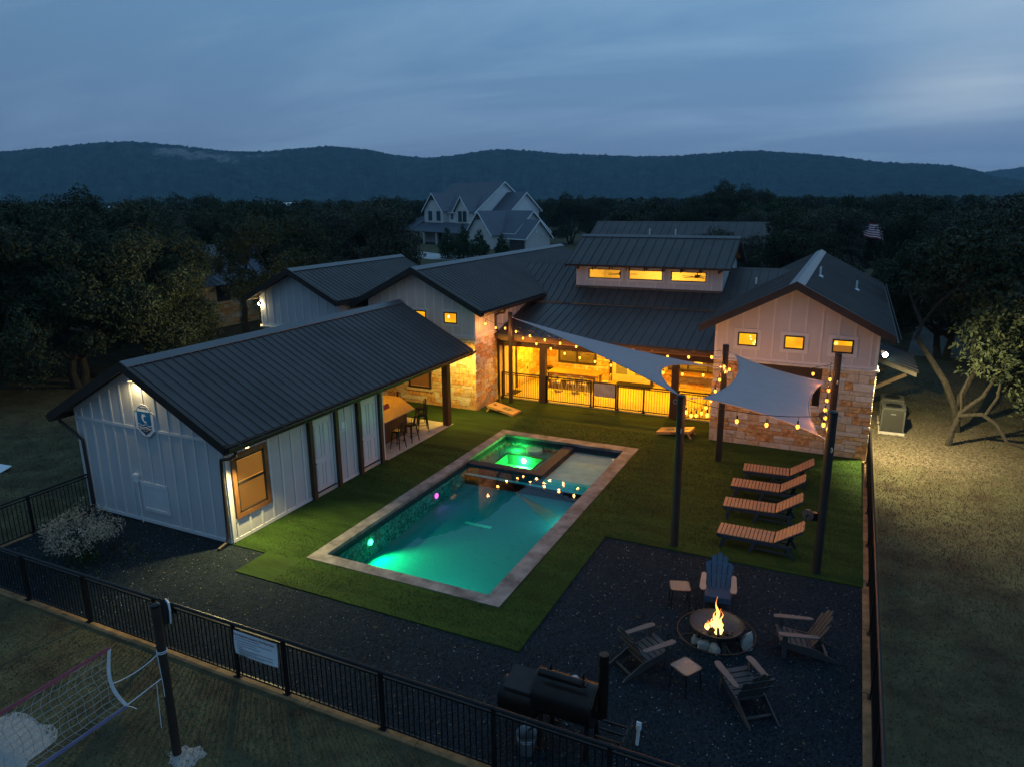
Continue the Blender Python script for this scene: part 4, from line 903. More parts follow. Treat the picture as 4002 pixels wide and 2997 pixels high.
for s in (-1, 1):
    if s < 0: roof_slope(hs, (-.62, 20.08, 5.94), (7.22, 20.08, 5.94), (0, 2.52, 1.26), 0, .46, 1, .045, rib_w=.02)
    else: roof_slope(hs, (-.62, 25.12, 5.94), (7.22, 25.12, 5.94), (0, -2.52, 1.26), 0, .46, 1, .045, rib_w=.02)
mb = MB(); mb.prism([(-.6, 20.1, 5.935), (-.6, 22.6, 7.18), (-.6, 25.1, 5.935), (-.6, 25.1, 5.87), (-.6, 22.6, 7.11), (-.6, 20.1, 5.87)], (7.8, 0, 0)); obj('roof_deck', mb, M_trim, hs)
for x in (-.64, 7.20):
    mb = MB(); mb.prism([(x, 20.06, 5.98), (x, 22.6, 7.25), (x, 25.14, 5.98), (x, 25.14, 5.78), (x, 22.6, 7.05), (x, 20.06, 5.78)], (.035, 0, 0)); obj('rake_fascia', mb, M_trim, hs)
mb = MB(); mb.prism([(-.64, 22.4, 7.17), (-.64, 22.6, 7.285), (-.64, 22.8, 7.17)], (7.88, 0, 0)); obj('ridge_cap', mb, M_cap, hs)
for k in range(9):
    x = -.1+k*.85; mb = MB(); mb.box(x-.03, x+.03, 20.15, 20.55, 5.72, 5.865); obj('rafter_tail', mb, M_trim, hs)
# ---- far left wing with the wall flood lamp
mb = MB(); mb.prism([(-13.25, 12.57, 0), (-8.6, 12.57, 0), (-8.6, 12.57, 4.80), (-10.92, 12.57, 5.95), (-13.25, 12.57, 4.80)], (0, 8.2, 0)); gw = obj('wall', mb, M_side, hs)
f8 = Frame((0, 12.57, 0), (1, 0, 0), (0, -1, 0)); TOPS[:] = [-10.92]
siding(f8, gw, -13.25, -8.6, lambda u: 5.9-abs(u+10.92)*.5, 3.3, .457, .3); TOPS[:] = []
ledge(f8, gw, -13.33, -8.6, 3.28, 21); stones(f8, [(-13.28, -8.6, 1.6, 3.2)], gw, seed=22, rest=REST)
gable_roof(hs, -10.92, 2.62, 4.73, 6.03, 12.0, 21.1)
flood_lamp(hs, (-13.08, 12.38, 4.38), (-22.5, 14.0, .4), 1000, (1, .80, .40), spot=150, face=.07)
mb = MB(); mb.prism([(-10.6, 14.4, 3.95), (-7.76, 14.4, 3.95), (-7.76, 17.2, 5.2), (-10.6, 17.2, 5.2)], (0, 0, .03)); obj('link_roof', mb, M_roof, hs)
roof_slope(hs, (-10.9, 14.35, 3.98), (-7.76, 14.35, 3.98), (0, 2.9, 1.28), 0, .46, 1); gutter(hs, (-7.8, 14.33, 3.9), (-10.95, 14.33, 3.9), outward=(0, -1, 0))
downspout(hs, [(-10.8, 14.3, 3.8), (-10.75, 14.3, 3.6), (-10.4, 14.35, 3.5), (-10.3, 14.4, 1)])
if REST.f: obj('stone_infill', REST, M_st, bw, kind='stuff')

# ================================================================== FENCES
def fence(name, label, p0, p1, posts, h=1.17, step=.112, base=.03, post_w=.065, top_w=.06, top_h=.05, pick=.016, foot=True, pad=.05):
    """black metal railing from p0 to p1 (ground points); posts: distances along it"""
    p0, p1 = Vector((*p0, 0)), Vector((*p1, 0)); L = (p1-p0).length; e = (p1-p0)/L; rz = math.atan2(e.y, e.x)
    f = thing(name, label, 'fence', (p0.x, p0.y, base), rz)
    T = WM[f]; WM[f] = Matrix.Identity(4)          # parts written in the fence's own space (x along it)
    for a in posts:
        mb = MB(); mb.box(a-post_w/2, a+post_w/2, -post_w/2, post_w/2, 0, h-.03); o = obj('post', mb, M_black, f)
        if foot: mb = MB(); mb.box(a-.07, a+.07, -.07, .07, -.005, .02); obj('foot_plate', mb, M_black, o)
    ps = sorted(posts)
    for a, b in zip(ps[:-1], ps[1:]):
        mb = MB(); mb.tube([(a-(.03 if a == ps[0] else -.004), 0, h-.01), ((a+b)/2, 0, h-.01), (b-.004, 0, h-.01)], top_w*.55, 8); obj('top_rail', mb, M_black, f, smooth=True)
        mb = MB(); mb.box(a+.033, b-.033, -.016, .016, h-.115, h-.08); obj('rail', mb, M_black, f); mb = MB(); mb.box(a+.033, b-.033, -.016, .016, pad, pad+.035); obj('rail', mb, M_black, f)
        n = max(2, round((b-a)/step)); me = None
        for k in range(1, n):
            x = a+(b-a)*k/n
            if PICK.get((h, pick)) is None: mb = MB(); mb.box(-pick/2, pick/2, -pick/2, pick/2, pad+.035, h-.115); PICK[(h, pick)] = mb.mesh('picket', M_black)
            o = obj('picket', PICK[(h, pick)], None, f); o.location = (x, 0, 0)
    WM[f] = T; return f
PICK = {}
fr_posts = [-8.0, -6.3, -4.6, -2.41, -.18, 2.03, 3.28, 5.47, 7.66, 9.6, 11.5, 13.2]
fence('front_fence', 'black metal picket fence along the gravel in the foreground', (-8.02, -4.27), (13.25, -4.27), [x+8.02 for x in fr_posts])
fence('side_fence', 'black metal picket fence seen end on beside the dry lawn on the right', (13.25, -4.2), (13.25, 13.7), [.1, 2.2, 4.4, 6.6, 8.8, 11., 13.2, 15.4, 17.8])
fence('side_fence', 'short black picket fence behind the grey bush at the pool house corner', (-8.02, -4.2), (-8.02, -.18), [.1, 2.15, 3.95], h=1.15)
# porch railing: runs between the porch posts
fence('porch_railing', 'black porch railing in front of the dining table, left of the gate sign', (-2.15, 16.06), (2.24, 16.06), [.0, 1.9, 2.25, 4.36], h=1.17, base=.10, pick=.014)
fence('porch_gate', 'porch gate with a grey board fixed to its pickets', (2.30, 16.06), (3.38, 16.06), [.03, 1.05], h=1.14, base=.10, pick=.014, foot=False)
fence('porch_railing', 'black porch railing between the gate and the dark timber post', (3.44, 16.06), (5.74, 16.06), [.0, 1.15, 2.3], h=1.14, base=.10, pick=.014)
fence('porch_railing', 'black porch railing right of the dark timber post under the shelf', (6.06, 16.06), (7.70, 16.06), [.0, 1.6], h=1.14, base=.10, pick=.014)
t = thing('gate_sign', 'plain grey board hung on the porch gate pickets', 'sign', (2.83, 16.03, .6)); mb = MB(); mb.box(2.35, 3.32, 16.02, 16.035, .62, 1.20); obj('board', mb, mat('grey_sign_board', (.34, .33, .36), .7), t)
def kerb(label, p0, p1, n, w=.2):
    t = thing('timber_edging', label, 'edging', (*p0, 0)); p0, p1 = Vector((*p0, 0)), Vector((*p1, 0)); e = (p1-p0)/n
    for k in range(n):
        mb = MB(); a, b = p0+e*k+e.normalized()*.006, p0+e*(k+1)-e.normalized()*.006; j = random.uniform(-.008, .008)
        mb.bar(a+Vector((0, 0, -.03+j)), b+Vector((0, 0, -.03-j)), w, .13); obj('timber', mb, M_tim, t)
kerb('row of weathered timbers under the front fence', (-8.1, -4.30), (13.35, -4.30), 9)
kerb('row of weathered timbers under the right side fence', (13.17, -4.18), (13.17, 13.75), 8, .14)
kerb('short row of weathered timbers under the fence by the pool house', (-8.07, -4.18), (-8.07, -.5), 2)
# pool rules sign on the front fence
t = thing('pool_rules_sign', 'white pool rules sign hung on the front fence between two posts', 'sign', (2.65, -4.32, .6))
mb = MB(); nx, nz_ = 12, 6
for i in range(nx+1):
    for k in range(nz_+1): u, v = i/nx, k/nz_; mb.v.append((2.09+u*1.08, -4.325-.012*math.sin(u*PI)-.012*math.sin(v*4+u*2), .60+v*.50))
    if i == nx: break
mb.f = [(i*(nz_+1)+k, (i+1)*(nz_+1)+k, (i+1)*(nz_+1)+k+1, i*(nz_+1)+k+1) for i in range(nx) for k in range(nz_)]; mb.m = [0]*len(mb.f); obj('sheet', mb, M_paper, t)
mb = text_mesh('x', 'Pool Rules for Guests at The River Run', .062, (2.63, -4.352, 1.030), (1, 0, 0), (0, 0, 1)); obj('heading', mb, M_red, t)
mb = MB()
for v, a, b in ((.985, .02, .64), (.93, .02, .93), (.88, .05, .55), (.83, .06, .64), (.785, .06, .22), (.745, .08, .95), (.715, .10, .55), (.68, .08, .93), (.65, .10, .70), (.615, .10, .30)):
    u = a
    while u < b-.01:
        q = min(b, u+random.uniform(.03, .08)); mb.box(2.12+u*1.02, 2.12+(q-.008)*1.02, -4.352, -4.350, v-.004, v+.004); u = q
obj('small_print', mb, M_ink, t)
# garment slung over the rail
t = thing('black_garment', 'black and white garment slung over the front fence rail behind the net post', 'garment', (.20, -4.27, 1.2))
mb = MB(); xs = np.linspace(.02, .38, 9); prof = [(-.075, .72), (-.07, .95), (-.055, 1.14), (-.02, 1.235), (.03, 1.235), (.06, 1.12), (.075, .90)]
for i, x in enumerate(xs):
    for j, (y, z) in enumerate(prof): mb.v.append((x+.03*math.sin(j*1.1), -4.27+y*(1+.25*math.sin(i*1.7)), z+(.05*math.sin(i*1.3) if j in (0, 6) else .02*math.sin(i*2.1))))
mb.f = [(i*7+j, (i+1)*7+j, (i+1)*7+j+1, i*7+j+1) for i in range(8) for j in range(6)]; mb.m = [0]*48; obj('cloth', mb, mat('black_cloth', (.012, .012, .014), .9), t)
mb = MB(); mb.tube([(.38, -4.36, .80), (.40, -4.35, 1.08), (.36, -4.33, 1.235), (.27, -4.30, 1.262), (.20, -4.27, 1.262)], [.014, .02, .022, .02, .012], 6); obj('white_trim', mb, M_paper, t)

# ================================================================== SAIL POSTS, SAILS, LIGHTS
PS = {'a': (-1.40, 15.39, 'dark steel sail post by the cornhole board and left porch railing'), 'b': (8.54, 4.68, 'dark steel sail post at the gravel edge where the two sails meet'),
      'c': (8.50, 11.67, 'dark steel sail post close to the right stone wall'), 'd': (12.0, 11.62, 'dark steel sail post behind the nearer one, strung with a column of bulbs'), 'e': (12.06, 4.70, 'dark steel sail post between the loungers and the right fence')}
M_pipe = mat('dark_painted_pipe', (.030, .022, .020), .6, .25, 2, .0)
def winch(parent, c, d):
    c, d = Vector(c), Vector(d); mb = MB(); mb.cyl(c, c+d*.05, .14, n=20); o = obj('winch', mb, mat('winch_steel', (.12, .10, .11), .5, .2, 8, .4), parent); mb = MB(); mb.cyl(c+d*.05, c+d*.14, .02, n=8); mb.bar(c+d*.12, c+d*.12+Vector((0, 0, -.16)), .03, .02, (1, 0, 0)); obj('winch_handle', mb, M_black, o)
for k, (x, y, lab) in PS.items():
    t = thing('sail_post', lab, 'post', (x, y, 0), 0, 'round steel posts holding the shade sails'); r = .106 if k != 'a' else .095
    mb = MB(); mb.cyl((x, y, .0), (x, y, 4.17), r, n=20); obj('pole', mb, M_pipe, t, smooth=True)
    mb = MB(); mb.lathe([(r+.006, 4.15), (r+.006, 4.185), (r-.03, 4.21), (.001, 4.215)], 20, (x, y, 0)); obj('cap', mb, M_black, t, smooth=True)
    if k in 'bcde':
        for z, a in ((4.02, .6), (4.02, PI), (3.3, -1.2)):
            d = Vector((math.cos(a), math.sin(a), 0)); mb = MB(); pts = [Vector((x, y, z))+d*(r+.05+.05*math.cos(q))+Vector((0, 0, .06*math.sin(q))) for q in np.linspace(0, 2*PI, 11)]; mb.tube(pts, .01, 5, False); obj('eye_bolt', mb, M_galv, t)
    if k == 'e': winch(t, (x-.30, y-.02, 1.55), (-.35, -.9, 0)); mb = MB(); mb.box(x-.30, x-.10, y-.05, y+.05, 1.42, 1.62); obj('winch_bracket', mb, M_black, t)
    if k == 'c': winch(t, (x-.26, y-.12, 2.35), (-.35, -.9, 0))
    if k == 'd': winch(t, (x-.26, y-.12, 2.15), (-.35, -.9, 0))
def sail(label, corners, attach, sag, n=26, name='shade_sail'):
    """membrane between corners with edges curved inwards; tri or quad, then thickness"""
    t = thing(name, label, 'shade sail', tuple(sum((Vector(c) for c in corners), Vector())/len(corners)))
    Cn = [Vector(c) for c in corners]; k = len(Cn); G = sum(Cn, Vector())/k; mb = MB(); NN = n
    def ed(i, j, f):
        a, b = Cn[i], Cn[j]; q = sag[i] if (i+1) % k == j else sag[j]; return a+(b-a)*f+(G-(a+b)/2)*q*4*f*(1-f)
    if k == 4: c0 = lambda u: ed(0, 1, u); c1 = lambda u: ed(3, 2, u); d0 = lambda v: ed(0, 3, v); d1 = lambda v: ed(1, 2, v); K = (Cn[0], Cn[1], Cn[3], Cn[2])
    else: c0 = lambda u: Cn[0]; c1 = lambda u: ed(2, 1, u); d0 = lambda v: ed(0, 2, v); d1 = lambda v: ed(0, 1, v); K = (Cn[0], Cn[0], Cn[2], Cn[1])
    for iv in range(NN+1):
        for iu in range(NN+1):
            u, v = iu/NN, iv/NN; mb.v.append(tuple(c0(u)*(1-v)+c1(u)*v+d0(v)*(1-u)+d1(v)*u-(K[0]*(1-u)*(1-v)+K[1]*u*(1-v)+K[2]*(1-u)*v+K[3]*u*v)))
    mb.f = [(iv*(NN+1)+iu, iv*(NN+1)+iu+1, (iv+1)*(NN+1)+iu+1, (iv+1)*(NN+1)+iu) for iv in range(NN) for iu in range(NN)]; mb.m = [0]*len(mb.f)
    ring = [ed(i, (i+1) % k, j/24) for i in range(k) for j in range(24)]
    o = obj('membrane', mb, M_sail, t, smooth=True)
    md = o.modifiers.new('thickness', 'SOLIDIFY'); md.thickness = .006
    mb = MB(); WMt = WM[t]; mb.tube(ring+[ring[0]], .014, 5, False); obj('hem', mb, mat('sail_hem', (.30, .31, .35), .8), t)
    for c, a in zip(Cn, attach):
        a = Vector(a); mb = MB(); mb.tube([c, (c+a)/2+Vector((0, 0, -.01)), a], .012, 6); mb.ball((c+a)/2, .035, 6, 4); obj('tension_rope', mb, M_galv, t)
    return t
def toward(p, q, d): p, q = Vector(p), Vector(q); return p+(q-p).normalized()*d
A_, B_, C_, D_, E_ = [Vector((PS[k][0], PS[k][1], 0)) for k in 'abcde']
def at(p, z): return (p.x, p.y, z)
sail('pale triangular shade sail stretched over the lawn from the porch post', [(-1.05, 15.15, 3.98), (8.17, 11.45, 3.46), (8.42, 5.1, 4.06)], [at(A_, 4.05), at(C_, 3.45), at(B_, 4.12)], [.30, .42, .20])
sail('pale four cornered shade sail over the lounge chairs', [(8.85, 11.45, 3.93), (11.72, 11.45, 3.30), (11.78, 5.10, 3.46), (8.98, 5.12, 4.06)], [at(C_, 3.98), at(D_, 3.29), at(E_, 3.46), at(B_, 4.12)], [.14, .24, .10, .30])
def strand(label, p, q, drop, n, first=.5, bulbs=True, light_every=1, hang=.16):
    p, q = Vector(p), Vector(q); t = thing('string_lights', label, 'string lights', tuple(p), 0, 'festoon bulb strings around the sails')
    f = lambda s: p+(q-p)*s+Vector((0, 0, -4*drop*s*(1-s)))
    mb = MB(); mb.tube([f(s) for s in np.linspace(0, 1, 26)], .009, 5); obj('cable', mb, M_black, t)
    for k in range(n):
        s = (k+first)/n; c = f(s); sw = Vector((random.uniform(-.015, .015), random.uniform(-.015, .015), 0))
        mb = MB(); mb.tube([c, c+sw*.5+Vector((0, 0, -hang*.5)), c+sw+Vector((0, 0, -hang*.55))], .006, 5); mb.cyl(c+sw+Vector((0, 0, -hang*.5)), c+sw+Vector((0, 0, -hang)), .02, n=8); so = obj('socket', mb, M_black, t)
        mb = MB(); b = c+sw+Vector((0, 0, -hang-.045)); mb.ball(b, .048, 8, 6, (1, 1, 1.2)); obj('bulb', mb, M_bulb, so, smooth=True)
        light('bulb_light', 'POINT', b+Vector((0, 0, -.09)), BULB*light_every, (1, .34, .07), .05, t)
strand('upper light string sagging along the porch eave from the left post', at(A_, 3.62), at(C_, 4.0), .38, 12, .4)
strand('lower light string sagging below the triangular sail from the left post', at(A_, 3.5), at(C_, 3.35), .50, 13, .0)
strand('slack light string between the two middle posts', at(B_, 4.1), at(C_, 3.75), .85, 9, .8, light_every=.8)
strand('light string with large bulbs strung across the near edge of the square sail', at(B_, 4.13), at(E_, 4.10), .19, 5, .95, hang=.2)
strand('light string running away along the right edge of the square sail', (E_.x-.17, E_.y-.05, 4.05), (D_.x-.19, D_.y-.10, 3.92), .26, 6, .12)
strand('light string across the stone wall behind the square sail', at(C_, 3.6), at(D_, 3.9), .25, 4, .2)
strand('short light string from the white gable to the left post', (-2.0, 13.75, 4.25), at(A_, 3.75), .18, 3, .45)

# ================================================================== YARD FURNITURE
def make_lounger():
    t = proto('lounge_chair', '', 'lounge chair', 'slatted lounge chairs in a row on the turf')
    hw, z = .325, .36; hx = 1.42
    for s in (-1, 1):
        mb = MB(); mb.bar((0, s*hw, z-.045), (1.88, s*hw, z-.075), .032, .085); obj('side_rail', mb, M_navy, t)
        for x0, x1 in ((.22, .12), (.98, .86), (1.74, 1.94)):
            mb = MB(); mb.prism([(x0-.045, s*(hw+.018), z-.03), (x0+.045, s*(hw+.018), z-.03), (x1+.04, s*(hw+.018), 0), (x1-.04, s*(hw+.018), 0)], (0, s*.028, 0)); obj('leg', mb, M_navy, t)
        mb = MB(); mb.bar((1.0, s*hw, .13), (1.84, s*hw, .10), .025, .04); obj('lower_rail', mb, M_navy, t)
    n = 14
    for k in range(n):
        x = .004+k*hx/n; mb = MB(); mb.box(x, x+hx/n-.018, -hw-.012, hw+.012, z, z+.022); obj('slat', mb, M_lum, t)
    a = math.radians(34); d = Vector((math.cos(a), 0, math.sin(a))); nrm = Vector((-math.sin(a), 0, math.cos(a))); o = Vector((hx+.02, 0, z+.005))
    for s in (-1, 1):
        mb = MB(); mb.bar(o+Vector((0, s*(hw-.03), -.02)), o+d*.80+Vector((0, s*(hw-.03), -.02)), .03, .07, nrm); obj('back_rail', mb, M_navy, t)
    m = 8
    for k in range(m):
        s0 = .015+k*.83/m; s1 = s0+.83/m-.016; mb = MB(); w0 = hw+.012; w1 = w0 if k < m-1 else w0-.10
        p = [o+d*s0+Vector((0, -w0, 0)), o+d*s0+Vector((0, w0, 0)), o+d*(s0+.6*(s1-s0))+Vector((0, w0, 0)), o+d*s1+Vector((0, w1, 0)), o+d*s1+Vector((0, -w1, 0)), o+d*(s0+.6*(s1-s0))+Vector((0, -w0, 0))]
        mb.prism(p, nrm*.022); so = obj('back_slat', mb, M_lum, t)
    mb = MB(); mb.prism([tuple(o+d*.79+Vector((0, y, 0))+nrm*.0225) for y in (-.06, .06)]+[tuple(o+d*.815+Vector((0, y, 0))+nrm*.0225) for y in (.05, -.05)], nrm*.002); obj('hand_hole', mb, M_black, so)
    for s in (-1, 1):
        mb = MB(); mb.bar(o+d*.5+Vector((0, s*.2, -.03)), (1.72, s*.2, .10), .025, .04); obj('back_prop', mb, M_black, t)
    return t
lab = ['slatted lounge chair nearest the fire pit, first of the row', 'slatted lounge chair second from the fire pit', 'slatted lounge chair third from the fire pit', 'slatted lounge chair farthest from the fire pit, by the stone wall']
o0 = make_lounger(); kk = ALLKIDS()
for k, (x, y, a) in enumerate(((9.56, 5.46, .0), (9.40, 7.31, .05), (9.37, 8.93, .03), (9.52, 10.41, .06))): place(o0 if k == 0 else copy_tree(o0, kk), (x, y, .045), a, lab[k])

def make_adirondack(cs, ca, lab_):
    t = proto('adirondack_chair', lab_, 'adirondack chair', 'adirondack chairs round the fire bowl')
    for s in (-1, 1):
        y = s*.33
        mb = MB(); pts = [(.40, -.065), (.44, -.02), (.42, .05), (.30, .075), (-.30, .055), (-.36, 0), (-.30, -.05)]; mb.prism([(x, y+s*q, .565) for x, q in pts], (0, 0, .024)); obj('armrest', mb, ca, t)
        mb = MB(); mb.box(.24, .34, y-.045*s-.012, y-.045*s+.012, .0, .565); obj('front_leg', mb, cs, t)
        mb = MB(); yy = s*.262; mb.prism([(.36, yy, .39), (.36, yy, .25), (-.66, yy, .0), (-.76, yy, .0), (-.72, yy, .05), (-.30, yy, .27)], (0, s*.026, 0)); obj('side_stringer', mb, cs, t)
    for k in range(6):
        f = k/5; x = .345-f*.57; z = .392-f*.145; mb = MB(); mb.bar((x, -.29, z), (x, .29, z), .095, .022, (-.24, 0, 1)); obj('seat_slat', mb, cs, t)
    mb = MB(); mb.box(.345, .368, -.28, .28, .25, .375); obj('front_apron', mb, cs, t)
    a = math.radians(62); d = Vector((-math.cos(a), 0, math.sin(a))); nrm = Vector((-math.sin(a), 0, -math.cos(a))); o = Vector((-.225, 0, .235))
    for k in range(5):
        q = k-2; y0, y1 = q*.098, q*.128; L = .86-.055*q*q; w0, w1 = .042, .055
        b0, b1 = o+Vector((0, y0, 0)), o+d*L+Vector((0, y1, 0)); mb = MB(); S = Vector((0, 1, 0))
        mb.prism([b0-S*w0, b0+S*w0, b1-d*.05+S*w1, b1+S*w1*.45-d*(.02 if q > 0 else 0), b1-S*w1*.45-d*(.02 if q < 0 else 0), b1-d*.05-S*w1], nrm*-.02); obj('back_slat', mb, cs, t)
    for L, z in ((.34, 0), (.62, 0)):
        mb = MB(); p = o+d*L+nrm*.018; mb.bar(p+Vector((0, -.33 if L < .5 else -.26, 0)), p+Vector((0, .33 if L < .5 else .26, 0)), .022, .06, d); obj('back_cleat', mb, cs, t)
    mb = MB(); mb.bar((-.55, -.262, .075), (-.55, .262, .075), .05, .024); obj('rear_stretcher', mb, cs, t)
    return t
M_navy2 = mat('navy_blue_poly_lumber', (.035, .085, .15), .45, .12, 4)
c1 = make_adirondack(M_navy2, mat('tan_poly_lumber', (.40, .26, .18), .5, .1), ''); place(c1, (10.09, 2.26, .016), math.radians(-82), 'navy blue adirondack chair with tan arms facing the flames')
c2 = make_adirondack(M_slate, M_slate2, ''); kk = ALLKIDS()
place(c2, (11.87, 1.14, .016), math.radians(194), 'dark grey adirondack chair by the right fence, its side to the camera')
place(copy_tree(c2, kk), (11.08, -.84, .016), math.radians(128), 'dark grey adirondack chair seen from behind in front of the fire bowl')
place(copy_tree(c2, kk), (9.18, -.53, .016), math.radians(52), 'dark grey adirondack chair between the black smoker and the fire bowl')
M_tt = mat('rain_glass_table_top', (.22, .16, .125), .16, .12, 60, bump=.5, bscale=60, spec=.8)
def side_table(loc, rz, label):
    t = thing('side_table', label, 'side table', loc, rz, 'small metal side tables'); T = WM[t]; WM[t] = Matrix.Identity(4); s, c = .215, .06
    pts = []
    for cx, cy, a0 in ((s-c, s-c, 0), (-s+c, s-c, 90), (-s+c, -s+c, 180), (s-c, -s+c, 270)):
        for q in range(5): a = math.radians(a0+q*22.5); pts.append((cx+c*math.cos(a), cy+c*math.sin(a)))
    mb = MB(); mb.prism([(x, y, .475) for x, y in pts], (0, 0, .012)); obj('table_top', mb, M_tt, t)
    mb = MB(); mb.tube([(x*1.02, y*1.02, .478) for x, y in pts+[pts[0]]], .013, 6, False); obj('rim', mb, M_rust, t)
    for x in (-1, 1):
        for y in (-1, 1): mb = MB(); mb.tube([(x*.17, y*.17, .47), (x*.195, y*.195, .25), (x*.205, y*.205, 0)], .012, 6); obj('leg', mb, M_black, t)
    WM[t] = T
side_table((9.30, 1.89, .016), .32, 'small bronze side table beside the navy blue adirondack chair'); side_table((10.05, -.96, .016), -.55, 'small bronze side table sparkling with firelight reflections in front of the bowl')

# fire bowl, stones, logs, flames
FX, FY = 10.31, .80
fp = thing('fire_bowl', 'round steel fire bowl with outer ring burning logs', 'fire pit', (FX, FY, .016)); FO = Vector((FX, FY, 0))
M_bowl = mat('sooty_steel', (.045, .052, .066), .5, .35, 3.5, .35, detail=7)
mb = MB(); prof = [(.001, .20), (.2, .215), (.38, .28), (.52, .42), (.53, .45), (.545, .45), (.545, .42), (.40, .26), (.21, .19), (.001, .175)]; mb.lathe(prof, 40, (FX, FY, 0)); obj('bowl', mb, M_bowl, fp, smooth=True)
mb = MB(); mb.tube([(FX+.545*math.cos(a), FY+.545*math.sin(a), .448) for a in np.linspace(0, 2*PI, 41)], .014, 6, False); obj('rim', mb, M_black, fp, smooth=True)
mb = MB(); mb.tube([(FX+.79*math.cos(a), FY+.79*math.sin(a), .25) for a in np.linspace(0, 2*PI, 49)], .014, 6, False); obj('outer_ring', mb, M_rust, fp, smooth=True)
for k in range(4):
    a = .55+k*PI/2; d = Vector((math.cos(a), math.sin(a), 0)); mb = MB(); mb.bar(FO+d*.36+Vector((0, 0, .25)), FO+d*.50+Vector((0, 0, .016)), .09, .05, (d.x, d.y, .3)); obj('leg', mb, M_black, fp); mb = MB(); mb.tube([FO+d*.42+Vector((0, 0, .25)), FO+d*.79+Vector((0, 0, .25))], .012, 6); obj('ring_strut', mb, M_rust, fp)
def rock(label, c, s, seed):
    r = random.Random(seed); bm = bmesh.new(); bmesh.ops.create_icosphere(bm, subdivisions=2, radius=1)
    for v in bm.verts:
        n = v.co.copy(); k = 1+.25*math.sin(n.x*3+seed)+.2*math.sin(n.y*4+seed*2)+r.uniform(-.08, .08); v.co = Vector((max(-.8, min(.8, n.x*k))*s[0], max(-.8, min(.8, n.y*k))*s[1], max(-.6, n.z*k*.9)*s[2]))
    me = bpy.data.meshes.new('rock'); bm.to_mesh(me); bm.free(); me.materials.append(M_rock); o = bpy.data.objects.new('rock', me); C.objects.link(o); o.location = c; o.rotation_euler = (0, 0, seed*1.3); return tag(o, label, 'rock', 'pale rocks under the fire bowl')
rock('tall pale rock leaning at the right of the fire bowl', (FX+.60, FY-.02, .16), (.15, .11, .26), 3); rock('pale rock under the front left of the fire bowl', (FX-.18, FY-.34, .10), (.15, .12, .14), 5); rock('pale rock under the middle of the fire bowl beside its leg', (FX+.06, FY-.42, .10), (.13, .11, .13), 8); rock('pale rock behind the left leg of the fire bowl', (FX-.34, FY-.22, .09), (.12, .12, .12), 12)
M_log = mat('charred_log', (.04, .028, .02), .9, .6, 9, bump=.8, bscale=20); M_ash = mat('ash_and_embers', (.05, .047, .05), .95, .4, 18, bump=.5)
t = thing('firewood', 'charred logs stacked in the fire bowl', 'firewood', (FX, FY, .24)); M_ember = emit('glowing_ember', (1, .22, .03), 5)
for k in range(7):
    a = k*.95+.2; d = Vector((math.cos(a), math.sin(a), 0)); b0 = FO+d*random.uniform(.16, .24)+Vector((.04, -.06, .26+.01*k)); b1 = FO-d*.03+Vector((.03, -.03, .40+.02*(k % 3))); mb = MB(); mb.cyl(b0, b1, .034, .028, 7); lo = obj('log', mb, M_log, t)
    mb = MB(); m = b0.lerp(b1, .72); mb.ball(m+Vector((0, 0, -.012)), .034, 6, 4); obj('ember', mb, M_ember, lo)
mb = MB(); r = random.Random(4)
for k in range(90):
    a, q = r.uniform(0, 2*PI), r.uniform(.02, .34); z = .222+q*q*.45; x, y = FX+q*math.cos(a)+.02, FY+q*math.sin(a)-.03; s = r.uniform(.012, .035); mb.box(x-s, x+s, y-s*.6, y+s*.6, z, z+s*.8)
obj('ash', mb, M_ash, t, kind='stuff')
def flame_mat():
    m = bpy.data.materials.new('flame'); m.use_nodes = True; n = m.node_tree.nodes; l = m.node_tree.links
    for x in list(n): n.remove(x)
    o = n.new('ShaderNodeOutputMaterial'); e = n.new('ShaderNodeEmission'); g = n.new('ShaderNodeTexCoord'); s = n.new('ShaderNodeSeparateXYZ'); l.new(g.outputs['Generated'], s.inputs[0])
    r = n.new('ShaderNodeValToRGB'); l.new(s.outputs['Z'], r.inputs[0]); r.color_ramp.elements[0].color = (1, .62, .22, 1); r.color_ramp.elements[1].color = (1, .22, .02, 1); k = r.color_ramp.elements.new(.55); k.color = (1, .48, .10, 1)
    l.new(r.outputs[0], e.inputs[0]); e.inputs[1].default_value = 3.6; tr = n.new('ShaderNodeBsdfTransparent'); mx = n.new('ShaderNodeMixShader'); lw = n.new('ShaderNodeLayerWeight'); lw.inputs[0].default_value = .35
    mr = n.new('ShaderNodeMapRange'); l.new(lw.outputs['Facing'], mr.inputs[0]); mr.inputs[1].default_value = .25; mr.inputs[2].default_value = .95; mr.inputs[3].default_value = 1; mr.inputs[4].default_value = .05
    l.new(mr.outputs[0], mx.inputs[0]); l.new(tr.outputs[0], mx.inputs[1]); l.new(e.outputs[0], mx.inputs[2]); l.new(mx.outputs[0], o.inputs[0]); return m
M_flame = flame_mat()
fl_ = thing('fire', 'tall yellow orange flames rising from the logs', 'fire', (FX, FY, .30))
